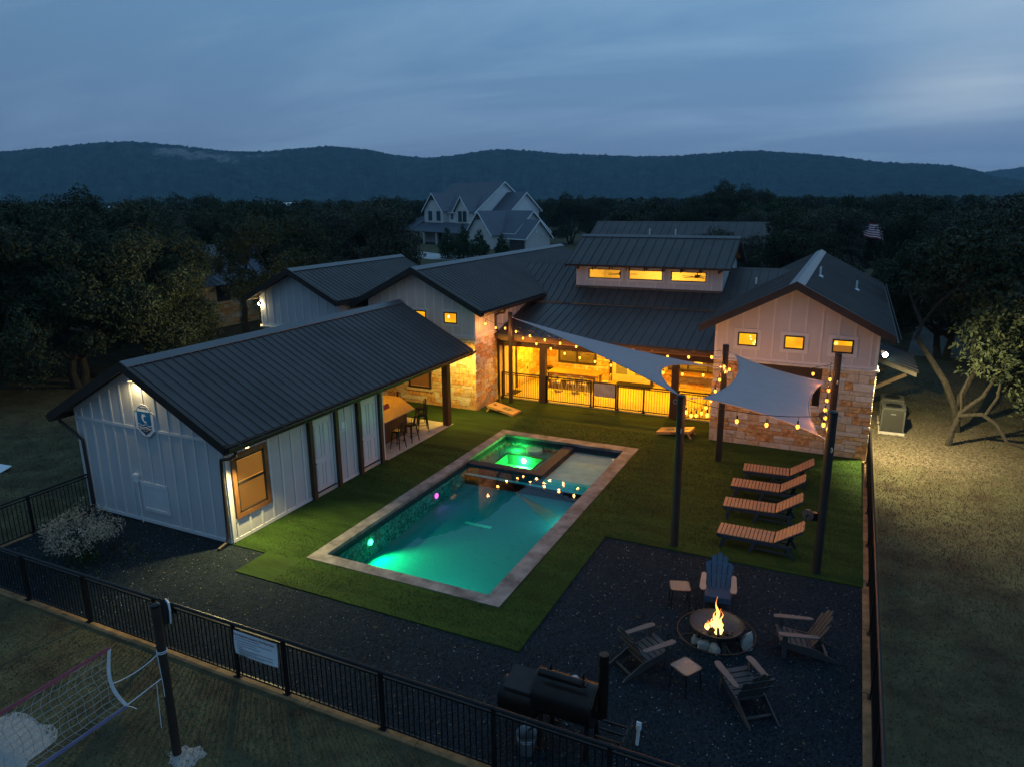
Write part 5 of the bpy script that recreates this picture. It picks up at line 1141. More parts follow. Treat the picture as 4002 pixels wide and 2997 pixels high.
for k, (x, y, h, r0) in enumerate(((0, -.03, .80, .062), (.05, -.06, .56, .05), (-.045, .02, .50, .042), (-.16, -.05, .24, .03), (.11, -.10, .36, .036), (-.10, .06, .28, .03), (.02, -.12, .30, .036), (-.21, -.02, .16, .022), (.07, .04, .44, .036))):
    q = random.Random(k+2); mb = MB(); pts, rs = [], []
    ph1, ph2 = q.uniform(0, 6), q.uniform(0, 6)
    for i in range(14):
        f = i/13; pts.append((FX+x+.035*math.sin(f*6+ph1)*f+.012*math.sin(f*15+ph2), FY+y+.035*math.cos(f*5+ph2)*f, .29+h*f)); rs.append(max(.002, r0*(1.15*math.sin(PI*min(1, f*.62+.36))**1.3)*(1-f)**.7*(1+.22*math.sin(f*13+ph1))))
    mb.tube(pts, rs, 9); obj('flame', mb, M_flame, fl_, smooth=True)
light('fire_light', 'POINT', (FX, FY, .80), 4.5, (1, .42, .12), .12, fl_)

# smoker
sm = thing('barrel_smoker', 'black offset barrel smoker with chimney behind the front fence', 'smoker', (8.5, -3.2, .016)); ry = -3.18
R_ = .36
mb = MB(); mb.cyl((7.98, ry, .90), (9.02, ry, .90), R_, n=36); obj('barrel', mb, M_smoke, sm, smooth=True)
mb = MB(); mb.tube([(7.96, ry+(R_+.006)*math.cos(a), .90+(R_+.006)*math.sin(a)) for a in np.linspace(.15, PI-.5, 14)], .012, 4); mb.tube([(9.04, ry+(R_+.006)*math.cos(a), .90+(R_+.006)*math.sin(a)) for a in np.linspace(.15, PI-.5, 14)], .012, 4); mb.bar((7.97, ry+.345, 1.02), (9.03, ry+.345, 1.02), .03, .02); obj('lid_seam', mb, M_rust, sm)
mb = MB(); mb.cyl((7.32, ry, .64), (7.978, ry, .64), .29, n=32); fb = obj('firebox', mb, M_smoke, sm, smooth=True)
mb = MB(); mb.prism([(7.42, ry-.27, .93), (7.93, ry-.27, .93), (7.93, ry+.20, 1.06), (7.42, ry+.20, 1.06)], (0, .01, .03)); mb.box(7.44, 7.9, ry-.24, ry+.18, .86, .93); obj('firebox_lid', mb, mat('rusting_black_plate', (.03, .022, .022), .5, .3, 5, .3), fb)
mb = MB(); mb.cyl((9.13, ry, .74), (9.13, ry, 1.90), .085, n=20); mb.bar((9.0, ry, .78), (9.15, ry, .78), .16, .14); ch = obj('chimney', mb, M_smoke, sm, smooth=True); mb = MB(); mb.cyl((9.13, ry, 1.90), (9.13, ry, 1.915), .08, n=20); obj('chimney_cap', mb, M_rust, ch)
for x in (8.22, 8.80):
    mb = MB(); mb.bar((x, ry-.02, 1.24), (x, ry-.06, 1.50), .03, .03); mb.bar((x, ry-.06, 1.50), (x, ry-.28, 1.45), .03, .03); obj('handle_arm', mb, M_smoke, sm); mb = MB(); mb.box(x-.06, x+.06, ry-.08, ry+.04, 1.235, 1.275); obj('hinge_plate', mb, M_smoke, sm)
mb = MB(); mb.cyl((8.10, ry-.26, 1.45), (8.86, ry-.26, 1.45), .07, n=16); obj('counterweight', mb, M_smoke, sm, smooth=True)
mb = MB(); mb.cyl((8.62, ry+.05, 1.262), (8.62, ry+.05, 1.30), .05, n=14); obj('thermometer', mb, M_galv, sm)
for x in (8.12, 8.94):
    for y in (-.24, .24): mb = MB(); mb.bar((x, ry+y, .62), (x, ry+y*1.25, .02), .06, .06); obj('leg', mb, M_smoke, sm)
for y in (-.36, .36):
    c = Vector((8.12, ry+y, .22)); mb = MB(); mb.tube([c+Vector((.20*math.cos(a), 0, .20*math.sin(a))) for a in np.linspace(0, 2*PI, 25)], .018, 6, False); wh = obj('wheel', mb, M_rust, sm); mb = MB()
    for k in range(6): a = k*PI/3; mb.bar(c, c+Vector((.2*math.cos(a), 0, .2*math.sin(a))), .014, .014, (0, 1, 0))
    obj('spokes', mb, M_rust, wh)
for k in range(4): mb = MB(); x = 9.05; y = ry-.30+.2*k; mb.bar((x, y, .40), (x+.5, y, .40), .03, .03); obj('shelf_bar', mb, M_rust if k == 1 else M_smoke, sm)
mb = MB(); mb.bar((9.5, ry-.34, .40), (9.5, ry+.34, .40), .03, .03); mb.bar((9.56, ry-.34, .36), (9.56, ry+.34, .62), .03, .03); obj('shelf_end', mb, M_smoke, sm)
bk = thing('metal_bucket', 'galvanised bucket below the smoker behind the front fence', 'bucket', (7.98, -3.70, .016)); mb = MB(); mb.lathe([(.001, .02), (.125, .02), (.165, .40), (.172, .405), (.172, .415), (.16, .40), (.12, .035), (.001, .035)], 28, (7.98, -3.70, 0)); obj('pail', mb, M_galv, bk, smooth=True)
mb = MB()
for z, r in ((.30, .157), (.34, .162)): mb.tube([(7.98+r*math.cos(a), -3.70+r*math.sin(a), z) for a in np.linspace(0, 2*PI, 25)], .006, 5, False)
obj('band', mb, M_galv, bk); mb = MB(); mb.tube([(7.98+.165*math.cos(a), -3.72-.04*math.sin(a), .40+.0*a-.12*math.sin(a)) for a in np.linspace(0, PI, 13)], .006, 5); obj('bail', mb, M_black, bk)
t = thing('ash_scoop', 'thin pale scoop handle standing in the galvanised bucket', 'scoop', (7.95, -3.66, .05)); mb = MB(); mb.bar((7.99, -3.72, .05), (7.91, -3.60, .55), .018, .018); obj('handle', mb, M_white, t); mb = MB(); mb.box(7.96, 8.02, -3.75, -3.69, .04, .10); obj('blade', mb, M_galv, t)
for k, (x, y, lb) in enumerate(((9.62, -2.75, 'short white capped pipe standing in the gravel by the smoker'), (13.98, -2.95, 'short white capped pipe standing in the lawn outside the right fence'))):
    t = thing('standpipe', lb, 'pipe', (x, y, 0)); mb = MB(); mb.cyl((x, y, 0), (x+.02, y, .34), .028, n=10); obj('pipe', mb, M_white, t); mb = MB(); mb.cyl((x+.02, y, .34), (x+.02, y, .44), .045, n=12); mb.box(x-.02, x+.06, y-.015, y+.015, .44, .47); obj('cap', mb, M_white, t)

# cornhole boards
def cornhole(loc, rz, label):
    t = thing('cornhole_board', label, 'cornhole board', loc, rz, 'plywood cornhole boards'); T = WM[t]; WM[t] = Matrix.Identity(4); L, hw = 1.36, .34
    a = math.atan2(.22, L); X = Vector((math.cos(a), 0, math.sin(a))); N = Vector((-math.sin(a), 0, math.cos(a))); P = lambda x, y, d: tuple(X*x+Vector((0, y, .09))+N*d)
    hx, n = L-.23, 20; hole = [(hx+.085*math.cos(2*PI*k/n), .085*math.sin(2*PI*k/n)) for k in range(n)]
    rect = []
    for k in range(n):
        c, s = math.cos(2*PI*k/n), math.sin(2*PI*k/n); q = min((L-hx)/max(c, 1e-6) if c > 0 else 9, (hw)/abs(s) if abs(s) > 1e-6 else 9, .5/max(-c, 1e-6) if c < 0 else 9); rect.append((hx+q*c, q*s))
    corner = {0: None}
    mb = MB(); vs = [P(x, y, 0) for x, y in hole]+[P(x, y, 0) for x, y in rect]; fs = [(k, (k+1) % n, n+(k+1) % n, n+k) for k in range(n)]; mb.add(vs, [tuple(reversed(f)) for f in fs])
    for sy in (-1, 1):
        cc = max(range(n), key=lambda k: rect[k][0]+sy*rect[k][1]); mb.add([P(L, sy*hw, 0)]+[P(*rect[k], 0) for k in range(n) if rect[k][0] > hx and sy*rect[k][1] > .05], []) if 0 else None
    mb.add([P(0, -hw, 0), P(hx-.5, -hw, 0), P(hx-.5, hw, 0), P(0, hw, 0)], [(0, 1, 2, 3)])
    for sy in (-1, 1):     # triangles that square off the fan at its corners
        ks = [k for k in range(n)]
        for k in ks:
            p, q = rect[k], rect[(k+1) % n]
            for cx in (L, hx-.5):
                e1, e2 = abs(p[0]-cx) < 1e-5 or abs(q[0]-cx) < 1e-5, abs(abs(p[1])-hw) < 1e-5 or abs(abs(q[1])-hw) < 1e-5
                if e1 and e2 and p[1]*sy > 0 and not (abs(p[0]-q[0]) < 1e-5 or abs(p[1]-q[1]) < 1e-5): mb.add([P(*p, 0), P(cx, sy*hw, 0), P(*q, 0)], [(0, 2, 1)])
    obj('deck', mb, M_ply, t)
    mb = MB(); 
    for y0 in (-hw, hw-.02): mb.prism([P(0, y0, -.003), P(L, y0, -.003), P(L, y0, -.10), P(0, y0, -.10)], (0, .02, 0))
    mb.prism([P(0, -hw+.021, -.003), P(0, hw-.021, -.003), P(0, hw-.021, -.10), P(0, -hw+.021, -.10)], X*.02); mb.prism([P(L-.02, -hw+.021, -.003), P(L-.02, hw-.021, -.003), P(L-.02, hw-.021, -.10), P(L-.02, -hw+.021, -.10)], X*.02); obj('frame', mb, M_ply, t)
    mb = MB(); mb.cyl(P(hx, 0, -.012), P(hx, 0, -.009), .12, n=20); obj('hole_shadow_box', mb, M_black, t)
    mb = MB()
    for s in (-1, 1): mb.box(L*.5-.12, L*.5+.12, s*hw-.002 if s < 0 else hw-.003, s*hw+.003 if s < 0 else hw+.002, .12, .16)
    obj('side_slot', mb, M_ink, t)
    for s in (-1, 1): mb = MB(); mb.bar((L-.14, s*(hw-.04), .22), (L+.02, s*(hw-.04), 0), .03, .07, (1, 0, .6)); obj('leg', mb, M_ply, t)
    mb = MB(); cx = .45; sh = [(cx+.26, -.16), (cx+.26, .16), (cx-.02, .16), (cx-.2, .06), (cx-.27, 0), (cx-.2, -.06), (cx-.02, -.16)]; mb.prism([P(x, y, .001) for x, y in sh], N*.002); em = obj('painted_crest', mb, mat('olive_print', (.24, .21, .09), .6), t)
    mb = MB(); 
    for q in (0., .07): mb.prism([P(cx-.03-q+.012*math.sin(k*1.5)+w, -.15+.3*k/8, .0032) for w, ks in ((0, range(9)), (.025, range(8, -1, -1))) for k in ks], N*.0015)
    mb.tube([P(cx+.16+.05*math.cos(a), .06*math.sin(a), .004) for a in np.linspace(.6, 5, 9)], .012, 4); obj('painted_wave', mb, M_ink, em)
    WM[t] = T
cornhole((-.38, 13.84, .045), math.radians(173), 'plywood cornhole board on the turf at the stone corner'); cornhole((5.78, 14.02, .045), math.radians(-4), 'plywood cornhole board behind the middle sail post')

# volleyball post and net
vp = thing('net_post', 'dark round volleyball post standing in pale sand', 'post', (2.62, -6.21, 0)); mb = MB(); mb.cyl((2.62, -6.21, 0), (2.62, -6.21, 2.83), .072, n=18); obj('pole', mb, mat('brown_pole', (.035, .022, .016), .6, .25, 3), vp, smooth=True); mb = MB(); mb.lathe([(.074, 2.80), (.074, 2.84), (.03, 2.855), (.001, 2.856)], 18, (2.62, -6.21, 0)); obj('cap', mb, M_black, vp)
nt_ = thing('volleyball_net', 'white volleyball net with red top tape and blue bottom tape', 'net', (2.62, -9, 1.5))
NX = 2.62; y0n, y1n = -7.05, -12.0; zt = lambda y: 2.55-.012*(y+7)**1*0; zb_ = lambda y: 1.47
edge = lambda v: y0n+.13*math.sin(PI*v)*.0+(.13)*(1-v)*.9-.12*math.sin(PI*v)   # sagging near edge, v=1 top
mb = MB()
for k in range(10):
    v = k/9; z = 1.5+1.05*v; pts = []
    for j in range(41): u = j/40; y = edge(v)+(y1n-edge(v))*u; pts.append((NX+.01*math.sin(j*1.3+k), y, z-.012*abs(math.sin(j*PI/2.2+k*.3))))
    mb.tube(pts, .0036, 4)
for j in range(38):
    pts = []
    for k in range(10): v = k/9; y = edge(v)-.10-(j+.35*math.sin(k*1.1))*.125*1.0; pts.append((NX+.008*math.sin(k*2+j), y, 1.5+1.05*v))
    mb.tube(pts, .0036, 4)
obj('mesh', mb, mat('net_cord', (.36, .38, .36), .8, .05), nt_, kind='stuff')
mb = MB(); mb.box(NX-.006, NX+.006, y1n, y0n, 2.54, 2.60); obj('top_tape', mb, mat('faded_red_tape', (.34, .09, .11), .8, .15, 6), nt_)
mb = MB(); mb.box(NX-.006, NX+.006, y1n, -6.93, 1.44, 1.50); obj('bottom_tape', mb, mat('blue_tape', (.17, .17, .30), .8, .1, 6), nt_)
mb = MB(); ks = np.linspace(0, 1, 12); mb.v = [(NX+.008*s, edge(v)+q, 1.49+1.06*v) for v in ks for s, q in ((1, -.028), (1, .028))]; mb.f = [(2*i, 2*i+1, 2*i+3, 2*i+2) for i in range(11)]; mb.m = [0]*11; o = obj('side_tape', mb, mat('white_net_tape', (.62, .68, .72), .7), nt_); o.modifiers.new('thickness', 'SOLIDIFY').thickness = .006
mb = MB(); e_ = edge(.48)
mb.tube([(NX, e_+(-6.28-e_)*s, 1.99+.0*s-.13*4*s*(1-s)*.5) for s in np.linspace(0, 1, 12)], .008, 5); mb.tube([(NX, -6.93, 1.48), (NX, -6.26, 1.53)], .009, 5); mb.tube([(NX+.02, -6.40, 1.50), (NX+.01, -6.41, 1.1), (NX, -6.42, .68)], .007, 5); mb.tube([(NX, -6.30, 1.99), (NX+.02, -6.29, 1.4), (NX+.03, -6.30, 1.2)], .007, 5)
for z in (1.98, 2.01): mb.tube([(NX+.08*math.cos(a), -6.21+.08*math.sin(a), z) for a in np.linspace(0, 2*PI, 15)], .008, 5, False)
mb.tube([(NX, -6.93, 1.48), (NX+.03, -6.85, 1.40), (NX+.06, -6.82, 1.36)], .008, 5); mb.tube([(NX, -6.36, 1.52), (NX+.02, -6.5, 1.53), (NX, -6.56, 1.51), (NX, -6.45, 1.52)], .008, 5); obj('tie_rope', mb, M_rope, nt_)

# bar under the pavilion roof
bar = thing('bar_counter', 'dark panelled bar with angled speckled granite top under the pavilion roof', 'bar counter', (-4.4, 9.2, .05))
top = [(-3.02, 6.98), (-3.02, 9.92), (-4.55, 11.12), (-6.1, 11.12), (-6.1, 6.98)]; mb = MB(); mb.prism([(x, y, 1.02) for x, y in top], (0, 0, .04)); obj('counter_top', mb, M_gran, bar)
bs = [(-3.32, 7.0), (-3.32, 9.76), (-4.66, 10.84), (-6.0, 10.84), (-6.0, 7.0)]; mb = MB(); mb.prism([(x, y, .053) for x, y in bs], (0, 0, .965)); obj('base', mb, M_post, bar)
for a, b in ((bs[0], bs[1]), (bs[1], bs[2])):
    a, b = Vector((*a, 0)), Vector((*b, 0)); n = max(3, int((b-a).length/.17)); e = (b-a)/n; nn = Vector((e.y, -e.x, 0)).normalized()
    for k in range(n): p = a+e*k+e.normalized()*.006; mb = MB(); mb.prism([p+Vector((0, 0, .06)), p+e-e.normalized()*.012+Vector((0, 0, .06)), p+e-e.normalized()*.012+Vector((0, 0, 1.0)), p+Vector((0, 0, 1.0))], nn*.018); obj('plank', mb, M_post, bar)
t = thing('table_tent', 'dark red folded menu card standing on the bar top', 'menu card', (-4.05, 9.4, 1.06)); mb = MB(); mb.prism([(-4.12, 9.2, 1.062), (-3.98, 9.2, 1.062), (-4.05, 9.2, 1.24)], (0, .4, 0)); obj('card', mb, M_red, t)
M_gun = mat('gunmetal_steel', (.035, .034, .034), .32, .1, 4, .6)
def tolix(name, seat, top_, m, cat, group):
    t = proto(name, '', cat, group); s = .155
    mb = MB(); pts = [(-.15, -.155), (.15, -.17), (.18, -.12), (.18, .12), (.15, .17), (-.15, .155)]; mb.prism([(x, y, seat-.02) for x, y in pts], (0, 0, .022)); mb.prism([(x*.97, y*.97, seat-.07) for x, y in pts], (0, 0, .05)); obj('seat', mb, m, t)
    for x in (-1, 1):
        for y in (-1, 1): mb = MB(); mb.cyl((x*.14, y*.14, seat-.05), (x*.215, y*.21, 0), .034, .016, 7); obj('leg', mb, m, t)
    if seat > .55:
        mb = MB(); z = .26; q = .19; mb.tube([(q, q, z), (-q, q, z), (-q, -q, z), (q, -q, z), (q, q, z)], .009, 5, False); obj('foot_rail', mb, m, t)
    mb = MB(); h = top_-seat; pts = [(-.15, -.155, seat), (-.18, -.16, seat+h*.6), (-.21, -.12, top_-.05), (-.225, 0, top_), (-.21, .12, top_-.05), (-.18, .16, seat+h*.6), (-.15, .155, seat)]; mb.tube(pts, .012, 6); obj('back_hoop', mb, m, t, smooth=True)
    mb = MB(); mb.prism([(-.155, -.055, seat), (-.155, .055, seat), (-.223, .05, top_-.012), (-.223, -.05, top_-.012)], (.008, 0, 0)); obj('back_splat', mb, m, t)
    return t
st0 = tolix('bar_stool', .70, 1.06, M_gun, 'bar stool', 'black metal bar stools'); kk = ALLKIDS()
for k, (x, y, a, lb) in enumerate(((-2.62, 8.12, 178, 'black metal bar stool nearest the door posts'), (-2.60, 8.98, 172, 'black metal bar stool, second along the straight side of the bar'), (-2.92, 10.30, 222, 'black metal bar stool at the angled corner of the bar'), (-3.45, 11.02, 230, 'black metal bar stool at the end of the angled side'), (-5.0, 11.42, 268, 'black metal bar stool behind the far edge of the counter'))): place(st0 if k == 0 else copy_tree(st0, kk), (x, y, .052), math.radians(a), lb)

# porch furniture
dt_ = thing('dining_table', 'long wooden dining table on the lit porch', 'dining table', (.4, 18.97, .10)); mb = MB()
for k in range(6): y = 18.40+k*.19; mb = MB(); mb.box(-.90, 1.68, y+.003, y+.187, .84, .885); obj('plank', mb, M_table, dt_)
mb = MB(); mb.box(-.8, 1.58, 18.47, 18.53, .70, .838); mb.box(-.8, 1.58, 19.42, 19.48, .70, .838); obj('apron', mb, M_table, dt_)
for x in (-.74, 1.52):
    for y in (18.5, 19.44): mb = MB(); mb.box(x-.05, x+.05, y-.05, y+.05, .10, .84); obj('leg', mb, M_table, dt_)
M_wsteel = mat('pale_painted_steel', (.55, .53, .48), .4, .06, 3, .2)
ch0 = tolix('dining_chair', .46, .86, M_wsteel, 'dining chair', 'pale metal dining chairs'); kk = ALLKIDS()
for k, (x, y, a, lb) in enumerate(((-.20, 18.02, 90, 'pale metal dining chair, left of the three backs facing the pool'), (.50, 18.05, 90, 'pale metal dining chair, middle of the three backs facing the pool'), (1.10, 18.05, 92, 'pale metal dining chair, right of the three backs facing the pool'), (-.02, 19.85, 270, 'pale metal dining chair across the table, nearest the stone corner'), (.58, 19.85, 270, 'pale metal dining chair across the table, under the middle of the window'), (1.14, 19.85, 270, 'pale metal dining chair across the table, nearest the cream doors'), (1.98, 18.95, 180, 'pale metal dining chair at the end of the table by the doors'))): place(ch0 if k == 0 else copy_tree(ch0, kk), (x, y, .10), math.radians(a), lb)
t = thing('round_stool', 'round black stool beyond the left end of the dining table', 'stool', (-1.30, 19.6, .10)); mb = MB(); mb.cyl((-1.3, 19.6, .80), (-1.3, 19.6, .85), .24, n=20); obj('seat', mb, M_black, t); mb = MB(); mb.cyl((-1.3, 19.6, .74), (-1.3, 19.6, .77), .2, n=16); obj('ring', mb, M_black, t)
for k in range(4): a = k*PI/2+.5; mb = MB(); mb.cyl((-1.3+.1*math.cos(a), 19.6+.1*math.sin(a), .8), (-1.3+.22*math.cos(a), 19.6+.22*math.sin(a), .10), .02, .02, 8); obj('leg', mb, M_black, t)
for lb, r4 in (('dark mat at the side door inside the porch', (-2.15, -1.72, 16.5, 17.35)), ('wide dark mat in front of the cream double doors', (2.0, 3.85, 19.95, 20.85))):
    mb = MB(); mb.box(r4[0], r4[1], r4[2], r4[3], .103, .116); tag(obj('door_mat', mb, M_mat), lb, 'door mat')
# air conditioners
def condenser(loc, label):
    t = thing('air_conditioner', label, 'air conditioner', loc, 0, 'air conditioner units'); x, y, z = loc; M_ac = mat('grey_louvred_steel', (.055, .056, .048), .5, .1, 3)
    mb = MB(); mb.box(x-.46, x+.46, y-.46, y+.46, 0, .09); obj('pad', mb, M_conc, t); mb = MB(); mb.box(x-.39, x+.39, y-.39, y+.39, .092, 1.0); obj('coil_core', mb, M_black, t)
    for k in range(26): q = .12+k*.034; mb = MB(); mb.box(x-.405, x+.405, y-.405, y+.405, q, q+.018); obj('louvre', mb, M_ac, t)
    for a in (-1, 1):
        for b in (-1, 1): mb = MB(); mb.box(x+a*.39-.03, x+a*.39+.03, y+b*.39-.03, y+b*.39+.03, .092, 1.03); obj('corner_post', mb, M_ac, t)
    mb = MB(); mb.box(x-.42, x+.42, y-.42, y+.42, 1.0, 1.06); obj('top_panel', mb, M_ac, t); mb = MB(); mb.cyl((x, y, 1.062), (x, y, 1.09), .30, .27, 24); obj('fan_grille', mb, M_black, t); mb = MB(); mb.box(x-.09, x+.09, y-.427, y-.421, .80, .84); obj('badge', mb, M_galv, t)
condenser((14.13, 17.9, 0), 'grey air conditioner unit nearest the camera beside the right wall'); condenser((14.13, 19.3, 0), 'grey air conditioner unit behind the first one under the awning')

# crest sign on the gable
cs = thing('crest_sign', 'white shield shaped sign with blue field, leaping fish and waves on the gable', 'sign', (-5.17, YF-.06, 3.15)); cx, d0 = -5.17, .05
half = [(0, 3.665), (.10, 3.655), (.20, 3.60), (.255, 3.53), (.27, 3.49), (.33, 3.47), (.39, 3.425), (.405, 3.39), (.395, 3.0), (.42, 2.93), (.33, 2.90), (.22, 2.80), (.12, 2.715), (0, 2.685)]
outl = [(cx+x, z) for x, z in half]+[(cx-x, z) for x, z in reversed(half[1:-1])]
mb = MB(); fg.poly(mb, outl, d0-.012, d0+.012); obj('board', mb, M_paper, cs)
mb = MB(); mb.tube([fg.P(cx+(u-cx)*.955, 3.17+(v-3.17)*.955, d0+.014) for u, v in outl+[outl[0]]], .006, 4, False); obj('border_line', mb, M_ink, cs)
def wave(z, u): return z+.022*math.sin((u-cx)*22+.6)
us = np.linspace(cx-.27, cx+.27, 19)
mb = MB(); fg.poly(mb, [(cx-.27, 3.46), (cx-.27, 3.10)]+[(u, wave(3.10, u)) for u in us]+[(cx+.27, 3.46)], d0+.0125, d0+.016); obj('blue_field', mb, mat('sign_blue', (.012, .15, .36), .4, .03), cs)
mb = MB(); low = [(.27, 3.03), (.26, 2.98), (.22, 2.93), (.14, 2.87), (.06, 2.83), (0, 2.775)]; fg.poly(mb, [(u, wave(3.055, u)) for u in us]+[(cx+x, z) for x, z in low]+[(cx-x, z) for x, z in reversed(low[:-1])], d0+.0125, d0+.0155); obj('black_field', mb, M_ink, cs)
mb = MB(); fg.poly(mb, [(u, wave(3.015, u)) for u in us]+[(u, wave(2.99, u)) for u in us[::-1]], d0+.016, d0+.018); obj('white_wave', mb, M_paper, cs)
fish = [(-.085, 3.36), (-.06, 3.40), (.0, 3.415), (.06, 3.40), (.085, 3.37), (.04, 3.365), (.09, 3.325), (.03, 3.325), (-.01, 3.30), (-.02, 3.25), (.01, 3.20), (.05, 3.175), (.075, 3.20), (.085, 3.14), (.03, 3.12), (-.03, 3.16), (-.075, 3.22), (-.09, 3.29)]
mb = MB(); fg.poly(mb, [(cx+x*1.08, z+.002) for x, z in fish][::-1], d0+.0162, d0+.018); obj('fish', mb, M_paper, cs)
mb = MB(); mb.tube([fg.P(cx+x*1.1, z, d0+.018) for x, z in fish[:1]+fish[17:12:-1]], .009, 4); mb.tube([fg.P(cx+x*1.1, z, d0+.018) for x, z in fish[:5]], .005, 4); mb.ball(fg.P(cx+.03, 3.39, d0+.02), .008, 6, 4); obj('fish_outline', mb, M_ink, cs)
for nm, tx, sz, z, m, ar in (('lettering', 'FRIO RIVER', .062, 3.545, M_ink, -.45), ('lettering', 'RIVER RUN', .088, 2.935, M_paper, 0), ('lettering', 'EST. 2018', .040, 2.885, M_paper, 0), ('lettering', 'CONCAN, TEXAS', .038, 2.72, M_ink, .5)):
    obj(nm, text_mesh('x', tx, sz, fg.P(cx, z, d0+.0165), (1, 0, 0), (0, 0, 1), arc=ar), m, cs)
t = thing('wall_notice', 'small white notice taped to the wall between the two doors', 'notice', (XW, 4.73, 1.95)); mb = MB(); fl.box(mb, 4.61, 4.86, 1.80, 2.10, .018, .024); obj('sheet', mb, M_paper, t); mb = MB(); fl.box(mb, 4.64, 4.83, 1.83, 1.87, .0242, .026); fl.box(mb, 4.70, 4.77, 1.96, 1.97, .0242, .026); obj('print', mb, mat('faint_grey_print', (.42, .42, .55), .7), t)
t = thing('painted_board', 'white board with blue and red stripes lying on the dark lawn at the left', 'board', (-14.2, .5, 0)); mb = MB(); mb.prism([(-15.2, .25, .02), (-13.85, .38, .02), (-13.75, .72, .16), (-15.1, .60, .16)], (0, 0, .02)); obj('board', mb, M_paper, t); mb = MB(); mb.prism([(-15.1, .32, .052), (-14.15, .42, .05), (-14.05, .60, .125), (-15.0, .52, .13)], (0, 0, .012)); obj('blue_stripe', mb, mat('board_blue', (.05, .07, .2), .6), t)

# ================================================================== NEIGHBOURING BUILDINGS
M_nroof = mat('slate_blue_roof_metal', (.10, .115, .145), .5, .08, .4, .3)
M_nwall = mat('pale_grey_render', (.60, .585, .56), .8, .06, .6)
M_nside = mat('white_lap_siding', (.80, .80, .80), .7, .04, .5)
M_ntrim = mat('white_fascia', (.82, .82, .83), .6, .03)
M_nstone = mat('pale_rubble_stone', (.64, .61, .55), .9, .25, 2.2, bump=.5, bscale=5)
nb = thing('neighbour_house', 'large pale two storey house with steep slate blue roofs and dormers behind the trees', 'house', (-44.1, 107.7, 0), math.radians(-27.0)); TN = WM[nb]; WM[nb] = Matrix.Identity(4)
def gab_x(x0, x1, y0, y1, ze, zr, wallm, name='wing', face=1, over=.5, laps=False, ribs=.6):
    """block with the ridge along x; gable face on +x"""
    ym = (y0+y1)/2; mb = MB(); mb.prism([(x0, y0, 0), (x0, y1, 0), (x0, y1, ze), (x0, ym, zr-.1), (x0, y0, ze)], (x1-x0, 0, 0)); obj('wall', mb, wallm, nb)
    sl = (zr-ze)/(ym-y0); zo = ze-over*sl
    for s in (-1, 1):
        ye = y0-over if s < 0 else y1+over; mb = MB(); N = Vector((0, s*sl, 1)).normalized()*.08
        mb.prism([(x0, ye, zo), (x1+over, ye, zo), (x1+over, ym, zr), (x0, ym, zr)], N); n = int((x1-x0)/ribs)
        for k in range(n): x = x0+(k+.5)*(x1+over-x0)/n; mb.prism([Vector((x-.025, ye, zo))+N, Vector((x+.025, ye, zo))+N, Vector((x+.025, ym, zr))+N, Vector((x-.025, ym, zr))+N], N*.5)
        obj('roof', mb, M_nroof, nb); mb = MB(); mb.prism([(x1+over+.002, ye, zo-.24), (x1+over+.002, ym, zr-.24), (x1+over+.002, ym, zr+.06), (x1+over+.002, ye, zo+.06)], (.06, 0, 0)); obj('fascia', mb, M_ntrim, nb)
        mb = MB(); mb.box(x0, x1+over, ye-.03, ye+.02, zo-.22, zo-.01); obj('eave_board', mb, M_ntrim, nb)
    if laps:
        mb = MB(); z = ze*.6
        while z < zr-.3: hw = (ym-y0) if z < ze else (zr-.1-z)/sl; mb.box(x1+.002, x1+.03, ym-hw+.05, ym+hw-.05, z, z+.02); z += .28
        obj('lap_siding', mb, M_nside, nb, kind='stuff')
def gab_y(x0, x1, y0, y1, ze, zr, wallm, over=.45, truss=False):
    """front gable: ridge along y, face towards -y"""
    xm = (x0+x1)/2; mb = MB(); mb.prism([(x0, y0, 0 if not truss == 'up' else 4.1), (x1, y0, 0 if not truss == 'up' else 4.1), (x1, y0, ze), (xm, y0, zr-.1), (x0, y0, ze)], (0, y1-y0, 0)); obj('wall', mb, wallm, nb)
    sl = (zr-ze)/(xm-x0); zo = ze-over*sl
    for s in (-1, 1):
        xe = x0-over if s < 0 else x1+over; N = Vector((s*sl, 0, 1)).normalized()*.08; mb = MB(); mb.prism([(xe, y0-over, zo), (xm, y0-over, zr), (xm, y1, zr), (xe, y1, zo)], N); n = int((y1-y0)/.5)
        for k in range(n): y = y0-over+(k+.5)*(y1+over-y0)/n; mb.prism([Vector((xe, y-.025, zo))+N, Vector((xe, y+.025, zo))+N, Vector((xm, y+.025, zr))+N, Vector((xm, y-.025, zr))+N], N*.5)
        obj('roof', mb, M_nroof, nb); mb = MB(); mb.prism([(xe, y0-over-.002, zo-.24), (xm, y0-over-.002, zr-.24), (xm, y0-over-.002, zr+.06), (xe, y0-over-.002, zo+.06)], (0, -.06, 0)); obj('fascia', mb, M_ntrim, nb)
    if truss:
        mb = MB(); zt_ = zr-1.35; hw = 1.35/sl; mb.bar((xm-hw, y0-.2, zt_), (xm+hw, y0-.2, zt_), .12, .14); mb.bar((xm, y0-.2, zt_), (xm, y0-.2, zr-.1), .12, .12); mb.bar((xm, y0-.2, zt_), (xm-hw*.45, y0-.2, zr-.62), .10, .10); mb.bar((xm, y0-.2, zt_), (xm+hw*.45, y0-.2, zr-.62), .10, .10); obj('gable_truss', mb, M_trim, nb)
def nwin(x0, x1, y, z0, z1, d=.02):
    mb = MB(); mb.box(x0, x1, y-.06, y+.02, z0, z1); o = obj('window', mb, M_trim, nb); mb = MB(); mb.box(x0+.1, x1-.1, y-.075, y-.061, z0+.1, z1-.1); obj('pane', mb, M_bluegl, o)
gab_x(-36.5, -17.6, 3., 17.6, 6.9, 12.6, M_nside, laps=True)
